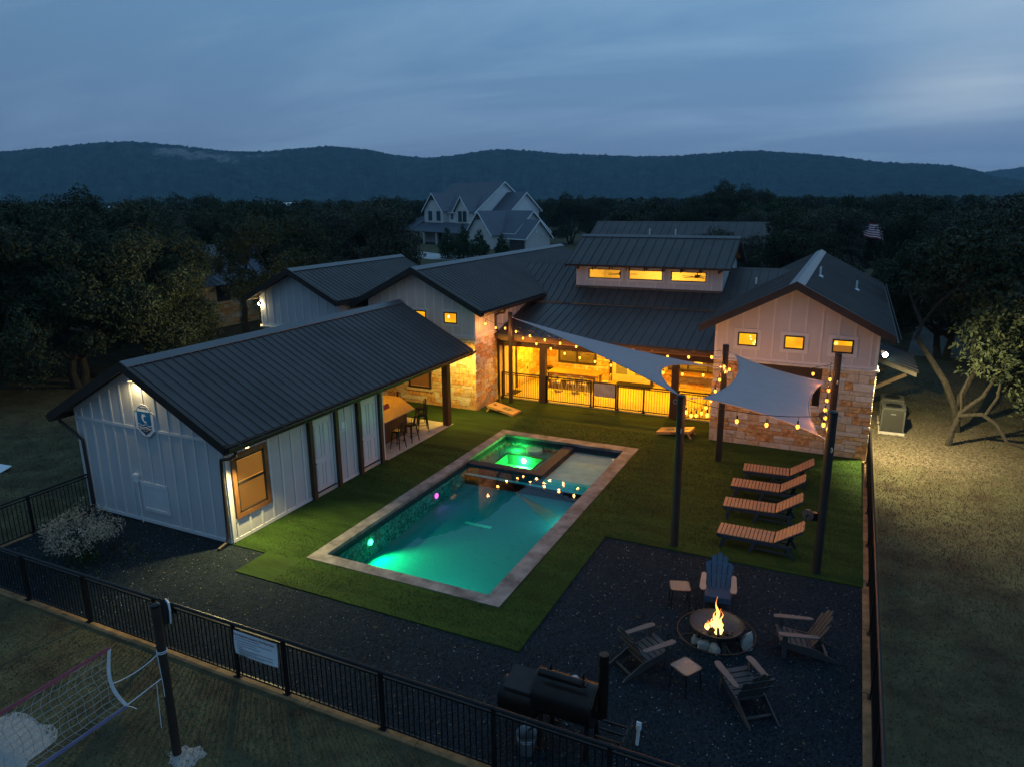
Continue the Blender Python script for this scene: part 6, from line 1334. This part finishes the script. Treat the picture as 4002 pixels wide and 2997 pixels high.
gab_y(-35.3, -27.6, 1.6, 9.5, 7.0, 10.5, M_nwall, truss=True); gab_y(-23.1, -17.9, 1.7, 8.0, 7.0, 9.7, M_nstone, truss=False)
gab_x(-17.5, -11.6, 7.6, 14.8, 7.2, 10.4, M_nside)
gab_y(-12.9, -4.7, -2.2, 6., 2.9, 6.9, M_nwall, truss=True)
gab_x(-10, -1.2, .6, 8.4, 3.4, 6.9, M_nwall); gab_x(-9, 2.7, 0, 5.6, 2.6, 5.4, M_nwall)
mb = MB(); mb.prism([(-35.6, -2.2, 2.5), (-15.5, -2.2, 2.5), (-15.5, 1.9, 4.3), (-35.6, 1.9, 4.3)], (0, 0, .1))
for k in range(34): x = -35.4+k*.6; mb.prism([(x, -2.2, 2.6), (x+.05, -2.2, 2.6), (x+.05, 1.9, 4.4), (x, 1.9, 4.4)], (0, 0, .05))
mb.prism([(-44, -2.2, 2.5), (-35.62, -2.2, 2.5), (-35.62, 9, 8.2)], (0, 0, .1)); mb.prism([(-44, -2.2, 2.5), (-35.62, 9, 8.2), (-44, 12, 3.5)], (0, 0, .1)); obj('porch_roof', mb, M_nroof, nb)
for x in (-35.2, -30, -25, -20, -16): mb = MB(); mb.box(x-.15, x+.15, -2.0, -1.7, 0, 2.5); obj('porch_post', mb, M_nwall, nb)
mb = MB(); mb.box(-29.6, -28.4, 1.5, 1.59, 0, 2.3); obj('front_door', mb, M_trim, nb)
for a in ((-33.6, -32.1, 1.6, 4.7, 6.7), (-30.2, -28.7, 1.6, 4.7, 6.7), (-26.6, -25.8, 3., 5.0, 6.7), (-24.9, -24.1, 3., 5.0, 6.7), (-21.9, -20.6, 1.7, 4.6, 6.75), (-20.2, -18.9, 1.7, 4.6, 6.75)): nwin(*a)
mb = MB(); mb.box(-2.2, 2.2, -.08, -.02, 0, 2.1); gd = obj('garage_door', mb, mat('dark_garage_door', (.05, .055, .065), .5), nb)
for z in (.5, 1.0, 1.5): mb = MB(); mb.box(-2.15, 2.15, -.10, -.081, z, z+.03); obj('door_panel', mb, M_trim, gd)
mb = MB(); mb.cyl((2.72, 2.4, 3.3), (2.8, 2.4, 3.3), .22, n=14); obj('gable_vent', mb, M_ntrim, nb); mb = MB(); mb.tube([(2.78, 3.4, 2.9), (2.9, 3.8, 2.9), (2.9, 3.8, 2.2)], .06, 6); obj('drain_pipe', mb, M_ntrim, nb)
WM[nb] = TN
def simple_house(name, label, loc, rz, L, Wd, ze, zr, wallm, roofm, cat='house', ribs=.8, extra=None):
    t = thing(name, label, cat, loc, rz); T = WM[t]; WM[t] = Matrix.Identity(4); sl = (zr-ze)/(Wd/2)
    mb = MB(); mb.prism([(-L/2, -Wd/2, 0), (-L/2, Wd/2, 0), (-L/2, Wd/2, ze), (-L/2, 0, zr-.1), (-L/2, -Wd/2, ze)], (L, 0, 0)); wo = obj('wall', mb, wallm, t)
    for s in (-1, 1):
        ye = s*(Wd/2+.5); zo = ze-.5*sl; N = Vector((0, s*sl, 1)).normalized()*.08; mb = MB(); mb.prism([(-L/2-.5, ye, zo), (L/2+.5, ye, zo), (L/2+.5, 0, zr), (-L/2-.5, 0, zr)], N)
        for k in range(int(L/ribs)): x = -L/2-.4+k*ribs; mb.prism([Vector((x, ye, zo))+N, Vector((x+.05, ye, zo))+N, Vector((x+.05, 0, zr))+N, Vector((x, 0, zr))+N], N*.5)
        obj('roof', mb, roofm, t)
    mb = MB(); mb.prism([(-L/2-.5, -.25, zr-.25*sl+.1), (-L/2-.5, 0, zr+.12), (-L/2-.5, .25, zr-.25*sl+.1)], (L+1, 0, 0)); obj('ridge_cap', mb, roofm, t)
    if extra: extra(t)
    WM[t] = T; return t
def ex2(t):
    for x, zr in ((-4.4, 5.3), (3.2, 5.6)):
        for s in (-1, 1): mb = MB(); mb.prism([(x+s*2.6, -8.5, 4.1), (x, -8.5, zr), (x, -1, zr), (x+s*2.6, -1, 4.1)], (0, 0, .08)); obj('porch_gable', mb, M_roof, t)
    for x in (-3.4, -.8): mb = MB(); mb.cyl((x, -3.4, 4.8), (x, -3.4, 6.1), .07, n=8); obj('vent_pipe', mb, M_white, t)
    mb = MB(); mb.cyl((10.2, -1.0, 6), (10.2, -1.0, 7.3), .55, n=14); obj('chimney', mb, mat('cream_chimney', (.42, .38, .30), .8), t); mb = MB(); mb.cyl((10.2, -1, 7.3), (10.2, -1, 7.6), .62, n=14); obj('chimney_cap', mb, M_trim, t)
    mb = MB(); mb.box(-8, 8, -6.6, -6.52, .3, 2.4); obj('front_wall_panel', mb, M_nwall, t)
simple_house('roofed_house', 'low house with long charcoal metal roof just beyond the clerestory', (-3.2, 62, 0), 0, 19, 13, 3.2, 6.6, M_nwall, M_roof, extra=ex2)
def ex3(t):
    fa = Frame((0, -5, 0), (1, 0, 0), (0, -1, 0)); rest = MB(); cnt = STONES['n']; STONES['n'] = 0
    stones(fa, [(-11, 11, .1, 1.75)], W3[0], hs=(.18, .26, .3), lo=.35, hi=.8, seed=31); STONES['n'] = cnt
    for k in range(48): u = -11+k*.47; mb = MB(); fa.box(mb, u-.03, u+.03, 1.85, 3.3, 0, .03); obj('batten', mb, mat('tan_batten', (.48, .40, .29), .7), W3[0])
    mb = MB(); fa.box(mb, -11, 11, 1.76, 1.84, 0, .08); obj('ledge', mb, M_st[1], W3[0])
    for u in (-6, -1, 2.6): mb = MB(); fa.box(mb, u, u+1.2, 1.9, 3.1, 0, .05); o = obj('window', mb, M_trim, t); mb = MB(); fa.box(mb, u+.08, u+1.12, 1.98, 3.02, .05, .056); obj('pane', mb, M_glass, o)
W3 = [None]
def stone_house():
    t = thing('stone_cottage', 'stone and tan siding cottage under blue metal roof among the left trees', 'house', (-34.9, 31.0, 0), math.radians(90)); T = WM[t]; WM[t] = Matrix.Identity(4)
    mb = MB(); mb.box(-11, 11, -5, 5, 0, 3.4); W3[0] = obj('wall', mb, mat('tan_siding', (.55, .46, .33), .8, .06), t); ex3(t)
    for s in (-1, 1): roof_slope(t, (-11.6, s*5.7, 3.15), (11.6, s*5.7, 3.15), (0, -s*5.7, 2.5), 0, .6, 1, m=M_nroof)
    WM[t] = T
stone_house()
simple_house('white_barn', 'long white metal roofed building far off above the left trees', (-303, 232, 0), math.radians(35), 36, 14, 4.5, 7.2, M_nside, M_ntrim, 'barn', 2)
simple_house('tan_barn', 'tan wooden barn with pale roof far off among the trees', (-236, 262, 0), math.radians(40), 24, 14, 5, 8.4, mat('tan_boards', (.30, .17, .08), .8), M_ntrim, 'barn', 2)

# flag on its pole
fp_ = thing('flagpole', 'american flag flying on a thin pole over the right trees', 'flag', (12.2, 70, 0)); mb = MB(); mb.cyl((12.2, 70, 0), (12.2, 70, 7.15), .06, .04, 8); mb.ball((12.2, 70, 7.2), .08, 8, 5); obj('pole', mb, M_galv, fp_)
mb = MB(); nx, ny = 38, 26; fw_, fh_ = 2.35, 1.45; MF = [mat('flag_red', (.52, .05, .08), .8, .05), mat('flag_white', (.85, .82, .84), .8, .05), mat('flag_blue', (.05, .07, .24), .8, .05)]
P = lambda i, k: (12.24+fw_*i/nx, 70+.16*math.sin(i/nx*9)*(i/nx), 4.95+fh_*k/ny+.6*(1-(i/nx))-.30+.10*math.sin(i/nx*9+1)*(i/nx))
mb.v = [P(i, k) for i in range(nx+1) for k in range(ny+1)]
for i in range(nx):
    for k in range(ny):
        mb.f.append((i*(ny+1)+k, (i+1)*(ny+1)+k, (i+1)*(ny+1)+k+1, i*(ny+1)+k+1)); st = 12-k//2
        if i < 15 and k >= 12: mb.m.append(1 if (i % 3 == 1 and k % 3 == 1) else 2)
        else: mb.m.append(0 if st % 2 == 0 else 1)
obj('flag', mb, MF, fp_)

# ================================================================== TREES
def leaf_mat(name, a, b_, tr=.15):
    m = bpy.data.materials.new(name); m.use_nodes = True; n = m.node_tree.nodes; l = m.node_tree.links; b = n['Principled BSDF']; b.inputs['Roughness'].default_value = .55; b.inputs['Specular IOR Level'].default_value = .12
    g = n.new('ShaderNodeNewGeometry'); w_ = n.new('ShaderNodeTexNoise'); w_.inputs['Scale'].default_value = .9; w_.inputs['Detail'].default_value = 5; l.new(g.outputs['Position'], w_.inputs[0])
    ad = n.new('ShaderNodeMath'); ad.operation = 'MULTIPLY_ADD'; l.new(g.outputs['Random Per Island'], ad.inputs[0]); ad.inputs[1].default_value = .5; l.new(w_.outputs[0], ad.inputs[2])
    r = n.new('ShaderNodeValToRGB'); l.new(ad.outputs[0], r.inputs[0]); r.color_ramp.elements[0].position = .40; r.color_ramp.elements[0].color = (*a, 1); r.color_ramp.elements[1].position = 1.0; r.color_ramp.elements[1].color = (*b_, 1)
    l.new(r.outputs[0], b.inputs['Base Color']); return m
M_leaf = leaf_mat('live_oak_leaves', (.015, .022, .012), (.056, .070, .036))
M_leafb = leaf_mat('cedar_foliage', (.014, .032, .011), (.040, .078, .024))
M_leafg = leaf_mat('grey_green_leaves', (.026, .030, .022), (.085, .092, .062))
M_leafr = leaf_mat('rusty_bare_twigs', (.050, .028, .024), (.085, .05, .04))
M_sage = leaf_mat('silver_sage_leaves', (.22, .18, .12), (.48, .41, .30))
def crown_mesh(name, lobes, per, size, m, seed, flat=.75, elong=1.5):
    q = np.random.default_rng(seed); Vs = []
    for (cx, cy, cz, rx, rz) in lobes:
        n = int(per*rx*rx); d = q.normal(size=(n, 3)); d /= np.linalg.norm(d, axis=1)[:, None]; rad = q.uniform(.35, 1.06, n)**.45
        bump = 1+.18*np.sin(d[:, 0]*5+cx*3)+.18*np.sin(d[:, 1]*6+cy*3)+.15*np.sin(d[:, 2]*7)
        c = np.column_stack([cx+d[:, 0]*rx*rad*bump, cy+d[:, 1]*rx*rad*bump, cz+d[:, 2]*rz*rad*bump])
        a = q.normal(size=(n, 3))+d*.5; a /= np.linalg.norm(a, axis=1)[:, None]; b = np.cross(a, q.normal(size=(n, 3))); b /= np.linalg.norm(b, axis=1)[:, None]; cc = np.cross(a, b)
        s = size*q.uniform(.55, 1.25, n)[:, None]; e = s*elong
        Vs.append(np.stack([c-b*e*.5, c+cc*s*.32, c+b*e*.5, c-cc*s*.32], 1))
    return fast_mesh(name, np.concatenate(Vs).reshape(-1, 3), 4, m)
def oak_lobes(seed, R=4., z0=.35, z1=8.8, n=28):
    q = np.random.default_rng(seed); L = []
    for k in range(n):
        a = q.uniform(0, 2*PI); t = q.uniform(0, 1)**.8; z = z0+.9+(z1-z0-1.9)*t; rr = R*math.sqrt(max(.05, 1-((t-.40)/.78)**2))*(q.uniform(.35, .92) if t > .3 else q.uniform(.62, .98)); r = q.uniform(.85, 1.6)*R/4.2
        L.append((rr*math.cos(a), rr*math.sin(a), z, r, r*.72))
    return L
def trunk_mesh(name, seed, R=4., fork=1.7, top=6., lobes=None, lean=.5, r0=.24):
    q = random.Random(seed); mb = MB(); nt_k = q.choice((1, 2, 2, 3)); L = sorted(lobes, key=lambda l: q.random())[:10] if lobes else []
    for k in range(nt_k):
        a = 2*PI*k/nt_k+q.uniform(-.5, .5); b = Vector((math.cos(a)*.25*(nt_k > 1), math.sin(a)*.25*(nt_k > 1), -.1)); m = Vector((b.x*3+q.uniform(-lean, lean), b.y*3+q.uniform(-lean, lean), fork*q.uniform(.85, 1.2)))
        mid = (b+m)/2+Vector((q.uniform(-.18, .18), q.uniform(-.18, .18), 0)); rr = r0/math.sqrt(nt_k)*1.15; mb.tube([b, mid, m], [rr*1.25, rr, rr*.85], 8)
        for l in L[k::nt_k]:
            e = Vector(l[:3])*.92+Vector((0, 0, -.2)); c1 = m.lerp(e, .4)+Vector((q.uniform(-.4, .4), q.uniform(-.4, .4), q.uniform(-.1, .6))); mb.tube([m-Vector((0, 0, .15)), c1, m.lerp(e, .75)+Vector((q.uniform(-.25, .25), q.uniform(-.25, .25), .1)), e], [rr*.62, rr*.42, rr*.27, .02], 6)
    return mb.mesh(name, M_bark)
OAKS = []
for k in range(5):
    lb = oak_lobes(40+k, n=26+2*k); OAKS.append((crown_mesh('crown', lb, 1250, .125, (M_leaf, M_leaf, M_leaf, M_leafg, M_leafr)[k], 60+k), trunk_mesh('trunk', 80+k, lobes=lb)))
FAR = []
for k in range(4):
    lb = oak_lobes(140+k, n=18); FAR.append((crown_mesh('crown', lb, 260, .29, (M_leaf, M_leaf, M_leafg, M_leafb)[k], 160+k), OAKS[k][1]))
def tree(kind, label, x, y, s, rz, mesh, group, sz=None):
    t = thing(kind, label, 'tree', (x, y, 0), rz, group); o = bpy.data.objects.new('trunk', mesh[1]); C.objects.link(o); o.parent = t; o = bpy.data.objects.new('crown', mesh[0]); C.objects.link(o); o.parent = t; t.scale = (s, s, sz or s); return t
lb = [(x, y, z, r, h) for x, y, z, r, h in oak_lobes(71, R=3.6, z0=3.6, z1=9.2, n=20)]; HIGH = (crown_mesh('crown', lb, 1150, .125, M_leaf, 72), MB().tube([(.5, 0, -.1), (.35, 0, .9), (.55, .1, 1.8), (-.1, 0, 3.3), (-.5, .1, 4.6)], [.24, .21, .19, .16, .10], 9).tube([(-.1, 0, 3.3), (.9, .4, 4.8), (1.6, .6, 6)], [.12, .08, .03], 7).tube([(-.4, .1, 4.3), (-1.3, -.5, 5.6), (-1.9, -.6, 6.6)], [.10, .07, .02], 7).mesh('trunk', M_bark))
# the big oaks left of the pool house
NEAR_L = [(-23.5, 5.2, 1.0, 'live oak at the left edge nearest the painted board'), (-22.8, 9.4, 1.02, 'live oak behind the dark lawn, second from the left edge'), (-21.8, 13.4, .92, 'live oak whose low branches catch the flood lamp, left of the far wing'), (-27.5, 17.2, 1.05, 'tall live oak in front of the stone cottage wall'),
          (-29, 9.5, 1.1, 'tall dark live oak of the second row on the left'), (-30.5, 2.5, 1.0, 'live oak beyond the left lawn near the frame edge'), (-34, 15, 1.05, 'broad live oak behind the second row on the left'), (-27.0, 24.6, .95, 'live oak with bare leaning trunk lit by the far wing flood lamp'),
          (-37, 7, 1.08, 'high live oak at the far left against the hills'), (-25.5, 34, 1.0, 'live oak rising behind the far left wing roof'), (-29.5, 38.5, 1.0, 'live oak behind the gap between the cottage and the far left wing'), (-31, 44, 1.08, 'live oak behind the cottage ridge'), (-42, 22, 1.1, 'live oak behind the cottage roof on the left'), (-46, 36, 1.1, 'live oak left of the cottage far gable')]
for k, (x, y, s, lb) in enumerate(NEAR_L): tree('live_oak', lb, x, y, s, k*1.7, OAKS[(k*2) % 4] if k != 7 else HIGH, 'live oaks left of the pool house')
# the lit oak beside the air conditioners and its neighbours
def lit_oak():
    t = thing('live_oak', 'leaning live oak with bare twisted limbs lit by the wall flood lamp', 'tree', (16.6, 17.6, 0), 0, 'live oaks right of the house'); q = random.Random(5)
    mb = MB()
    mb.tube([(16.5, 18.9, -.1), (16.3, 18.8, 1.0), (15.9, 19.0, 1.9), (15.2, 19.4, 2.9), (14.75, 19.9, 3.5), (14.9, 20.2, 4.0), (14.55, 20.6, 4.7), (15.0, 21.2, 5.6)], [0.163, 0.143, 0.129, 0.109, 0.088, 0.082, 0.068, 0.034], 8); mb.tube([(14.9, 20.2, 4.0), (15.3, 20.4, 4.7), (15.9, 20.6, 5.4), (16.5, 20.6, 5.9)], [0.068, 0.058, 0.048, 0.020], 7); mb.tube([(16.3, 18.8, 1.0), (16.9, 19.6, 2.4), (16.8, 20.4, 3.4), (17.4, 21.2, 4.6)], [0.129, 0.116, 0.088, 0.034], 8); mb.tube([(14.55, 20.6, 4.7), (14.3, 20.7, 5.3), (14.2, 21, 5.8)], [0.054, 0.034, 0.014], 6)
    mb.tube([(16.0, 16.9, -.1), (16.1, 17.0, .6), (16.3, 17.1, 1.3), (16.9, 17.2, 1.9), (17.3, 17.4, 2.8)], [0.116, 0.102, 0.088, 0.075, 0.041], 8); mb.tube([(16.2, 17.0, 1.15), (16.9, 16.8, 1.35), (17.35, 16.6, 1.1), (17.7, 16.3, .55), (18.3, 16.1, .45), (19.0, 16.2, .85)], [0.075, 0.075, 0.068, 0.058, 0.048, 0.027], 8); mb.tube([(17.0, 16.8, 1.32), (17.3, 16.9, 2.0), (17.35, 17.0, 2.9)], [0.061, 0.054, 0.034], 7); mb.tube([(16.3, 17.1, 1.3), (16.2, 17.0, 2.0), (16.4, 17.0, 2.8)], [0.054, 0.048, 0.027], 7); obj('trunk', mb, M_bark, t, smooth=True)
    lobes = [(17.0, 17.1, 3.3, .95, .75), (16.55, 17.3, 4.1, .75, .6), (17.9, 17.3, 3.5, 1.2, .9), (17.3, 17.6, 4.7, 1.1, .8), (18.6, 17.8, 4.8, 1.4, 1.0), (19.4, 16.4, 2.4, 1.3, .9), (19.2, 16.2, 1.5, .9, .6), (20.3, 17.2, 3.6, 1.5, 1.1), (15.3, 21.3, 5.9, .8, .6), (16.6, 20.9, 6.3, 1.2, .8), (17.8, 21.3, 5.6, 1.5, 1.0), (18.8, 19.8, 6.3, 1.7, 1.2), (17.3, 20.0, 7.2, 1.4, 1.0), (20.2, 19.5, 5.3, 1.7, 1.2), (19.6, 21.5, 7.0, 1.7, 1.2), (14.6, 20.8, 5.4, .45, .4), (14.35, 20.9, 5.9, .4, .35), (21.6, 18.6, 6.4, 1.8, 1.3), (21.5, 16.9, 2.6, 1.5, 1.2), (21.9, 17.3, 4.6, 1.6, 1.2), (18.4, 17.4, 2.6, .9, .7), (19.0, 17.6, 3.2, 1.2, .9), (18.2, 18.6, 4.0, 1.4, 1.0), (20.2, 16.6, 1.2, 1.0, .7), (21.2, 16.4, 1.3, 1.2, .8), (20.0, 18.2, 2.2, 1.3, .9), (16.9, 22.0, 4.6, 1.1, .8), (17.6, 22.8, 6.4, 1.5, 1.1), (16.2, 22.4, 6.6, 1.1, .8), (15.8, 21.6, 5.2, 1.0, .7), (15.4, 22.4, 6.6, 1.2, .9), (16.8, 21.0, 5.2, 1.0, .7), (17.0, 19.2, 5.6, 1.2, .9), (16.0, 20.6, 7.0, 1.2, .9), (18.2, 20.4, 4.4, 1.2, .9), (18.6, 16.6, 1.9, .8, .6), (22.8, 17.8, 3.4, 1.6, 1.2), (23.2, 18.6, 5.6, 1.7, 1.2)]
    o = obj('crown', crown_mesh('crown', lobes, 620, .15, M_leaf, 9), None, t)
    o.matrix_basis = WM[t].inverted(); return t
lit_oak()
NEAR_R = [(21.0, 26.5, .95, 'live oak behind the lit one on the right'), (26.5, 21.0, 1.0, 'live oak at the right frame edge beside the lit one'), (17.2, 33.5, .92, 'live oak past the corner of the right wing roof'), (25.5, 31, 1.05, 'dark live oak of the second row on the right'), (14.6, 40.5, .60, 'low live oak behind the ridge of the right wing'), (21, 43.5, 1.0, 'live oak below the flag on the right'), (31, 38, 1.1, 'live oak near the right frame edge, third row'), (8.2, 41, .82, 'greenish oak between the clerestory and the right wing'), (3.5, 44.5, .78, 'oak standing just behind the clerestory gable')]
for k, (x, y, s, lb) in enumerate(NEAR_R): tree('live_oak', lb, x, y, s, k*2.3+.6, OAKS[(1, 0, 2, 1, 0, 2, 1, 0, 3)[k]], 'live oaks right of the house')
# dense cedars in front of the neighbour house
ced = [crown_mesh('crown', [(0, 0, .9, 1.7, 1.1), (.2, .1, 2.2, 1.75, 1.2), (-.2, 0, 3.4, 1.35, 1.1), (.1, -.1, 4.5, .9, 1.0), (0, 0, 5.4, .45, .7), (1.0, .6, 2.6, .9, .9), (-1.0, -.4, 2.4, 1.0, .9)], 420, .22, M_leafb, 200, elong=2.0), MB().tube([(0, 0, -.1), (0, 0, 4)], [.2, .05], 7).mesh('trunk', M_bark)]
for k, (x, y, s, lb) in enumerate(((-39.6, 84.5, .78, 'dense green cedar before the garage gable of the neighbour house'), (-43.0, 85.5, .86, 'dense green cedar in front of the neighbour porch, middle of the clump'), (-46.4, 86.5, .80, 'dense green cedar at the left of the clump by the driveway'), (-36.8, 86.5, .66, 'small green cedar at the right of the clump'))): tree('cedar', lb, x, y, s, k*1.3, ced, 'cedars in front of the neighbour house')
# oaks standing out in the middle distance, then the countable part of the wood
cc = np.array([CAM.x, CAM.y])
def pol(az, d): a = math.radians(az); return cc[0]+d*math.sin(a), cc[1]+d*math.cos(a)
MID = [(-39.8, 70, .95, 2, 'grey oak left of the neighbour house porch'), (-36.4, 62, .78, 0, 'oak hiding the left end of the neighbour house'), (-38.2, 100, 1.0, 4, 'rusty leafless oak left of the neighbour house'), (-34.2, 175, 1.15, 1, 'dark oak against the hills left of the neighbour house'), (-9.0, 120, 1.34, 1, 'tallest dark oak standing above the wood near the middle right'), (-7.2, 128, 1.20, 0, 'dark oak at the right shoulder of the tallest one'), (-10.6, 112, 1.08, 2, 'oak at the left shoulder of the tallest one'), (-5.8, 84, .92, 3, 'pale grey twiggy oak behind the clerestory roof'), (-3.8, 72, .78, 0, 'green oak behind the right wing ridge'), (-20.8, 150, 1.18, 1, 'dark round oak right of the neighbour house'), (-18.6, 158, 1.12, 0, 'dark oak further right of the neighbour house'), (2.0, 150, 1.12, 1, 'oak breaking the skyline above the flag'), (-55.8, 62, 1.16, 1, 'twiggy oak breaking the skyline at the far left'), (-48.5, 118, 1.2, 0, 'dark oak above the white barn'), (-44.5, 95, 1.08, 2, 'oak on the skyline left of the tan barn')]
for az, d, s, m, lb in MID: x, y = pol(az, d); tree('oak', lb, x, y, s, az, OAKS[m], 'oaks in the middle distance')
q = random.Random(11); placed = [(x, y) for x, y, *_ in NEAR_L+NEAR_R]; n_wood = 0; pts_far = []
def blocked(az, d):
    if -36.6 < az < -17.5 and d < 160: return True          # the neighbour's house, lot and drive
    if -37 < az < -16.5 and d < 60: return True
    if -17.5 < az < -4.2 and d < 88: return True            # low house behind the clerestory
    if -1.8 < az < 3.6 and d < 87: return True         # flagpole clearing
    if -55 < az < -45.5 and 150 < d < 400 or -44.5 < az < -37.5 and 170 < d < 380: return q.random() < .55
    return False
tries = 0
while n_wood < 262 and tries < 6000:
    tries += 1; az = q.uniform(-70, 16); d = 48+q.random()**1.5*260; x, y = pol(az, d)
    if blocked(az, d) or (y < 46 and -20 < x < 15) or any((x-a)**2+(y-b)**2 < (4.6+d*.012)**2 for a, b in placed): continue
    if x < -24 and y < 48 and d < 52: continue
    placed.append((x, y)); near = d < 95; m = (OAKS if near else FAR)[q.choice((0, 1, 2, 3, 0, 1))]; s = q.uniform(.82, 1.06)*(1.0 if d < 120 else 1.06)
    zone = 'behind the left pool house oaks' if az < -48 else 'between stone cottage and barns' if az < -36 else 'beyond the neighbour house' if az < -17.5 else 'behind the low roofed house' if az < -4 else 'round the flagpole' if az < 4 else 'at the right picture edge'
    look = ('dark', 'bushy', 'grey green', 'dense')[(OAKS+FAR).index(m) % 4] if m in OAKS+FAR else 'dark'
    tree('oak', '%s %s oak in the wood %s' % ('near' if d < 75 else 'nearer' if d < 95 else 'middle distance' if d < 140 else 'farther' if d < 200 else 'distant', look, zone), x, y, s, q.uniform(0, 6), m, 'oaks of the dark wood'); n_wood += 1
# beyond them the wood reads as one mass
mb_v = []; lump = []
for _ in range(5200):
    az = q.uniform(-75, 22); d = 250+q.random()**1.3*1500; x, y = pol(az, d)
    if -55 < az < -45.5 and d < 400 and q.random() < .5: continue
    lump.append((x, y, q.uniform(3.2, 5.6), q.uniform(5.2, 9.0)))
qq = np.random.default_rng(3); Vs = []
for x, y, r, h in lump:
    n = 26; d = qq.normal(size=(n, 3)); d /= np.linalg.norm(d, axis=1)[:, None]; d[:, 2] = np.abs(d[:, 2]); c = np.column_stack([x+d[:, 0]*r*.8, y+d[:, 1]*r*.8, h*.35+d[:, 2]*h*.62])
    a = d+qq.normal(size=(n, 3))*.45; a /= np.linalg.norm(a, axis=1)[:, None]; b = np.cross(a, [0, 0, 1.]); b /= np.linalg.norm(b, axis=1)[:, None]+1e-6; e = np.cross(a, b); s = qq.uniform(.9, 2.0, n)[:, None]
    Vs.append(np.stack([c-b*s, c+e*s, c+b*s, c-e*s], 1))
obj('far_woods', fast_mesh('far_woods', np.concatenate(Vs).reshape(-1, 3), 4, M_leaf), None, kind='stuff')
# silver sage bush inside the fence corner
t = thing('sage_bush', 'silvery sage bush with green base in the fence corner by the pool house', 'bush', (-5.35, -2.45, .016)); q2 = random.Random(2); mb = MB(); lob = []
for k in range(16):
    a = k*2.4; rr = .25+.55*math.sqrt(q2.random()); h = q2.uniform(.55, 1.05); e = Vector((-5.35+rr*math.cos(a), -2.45+rr*math.sin(a), h)); mb.tube([(-5.35, -2.45, 0), ((-5.35*.5+e.x*.5)+q2.uniform(-.08, .08), (-2.45*.5+e.y*.5)+q2.uniform(-.08, .08), h*.5), e], [.022, .014, .006], 5); lob.append((e.x, e.y, e.z, q2.uniform(.22, .36), q2.uniform(.18, .30)))
lob += [(-5.6, -2.1, 1.22, .24, .28), (-5.75, -2.35, 1.05, .28, .25)]; obj('branches', mb, M_bark, t)
for nm, lb_, per, sz_, m_ in (('crown', lob, 2300, .042, M_sage), ('lower_leaves', [(-5.35, -2.5, .22, .42, .2), (-5.05, -2.55, .2, .3, .16)], 2200, .05, M_leafb)):
    o = obj(nm, crown_mesh(nm, lb_, per, sz_, m_, 4), None, t); o.matrix_basis = WM[t].inverted()

# ================================================================== EVENING HAZE
hm = bpy.data.materials.new('evening_haze'); hm.use_nodes = True; n = hm.node_tree.nodes; l = hm.node_tree.links
for x in list(n): n.remove(x)
o_ = n.new('ShaderNodeOutputMaterial'); v_ = n.new('ShaderNodeVolumePrincipled'); v_.inputs['Color'].default_value = (.42, .74, 1, 1); v_.inputs['Density'].default_value = HAZE; v_.inputs['Anisotropy'].default_value = 0
l.new(v_.outputs[0], o_.inputs['Volume'])
mb = MB(); mb.box(-4300, 4300, -4300, 4300, -230, 190); obj('haze', mb, hm, kind='stuff')
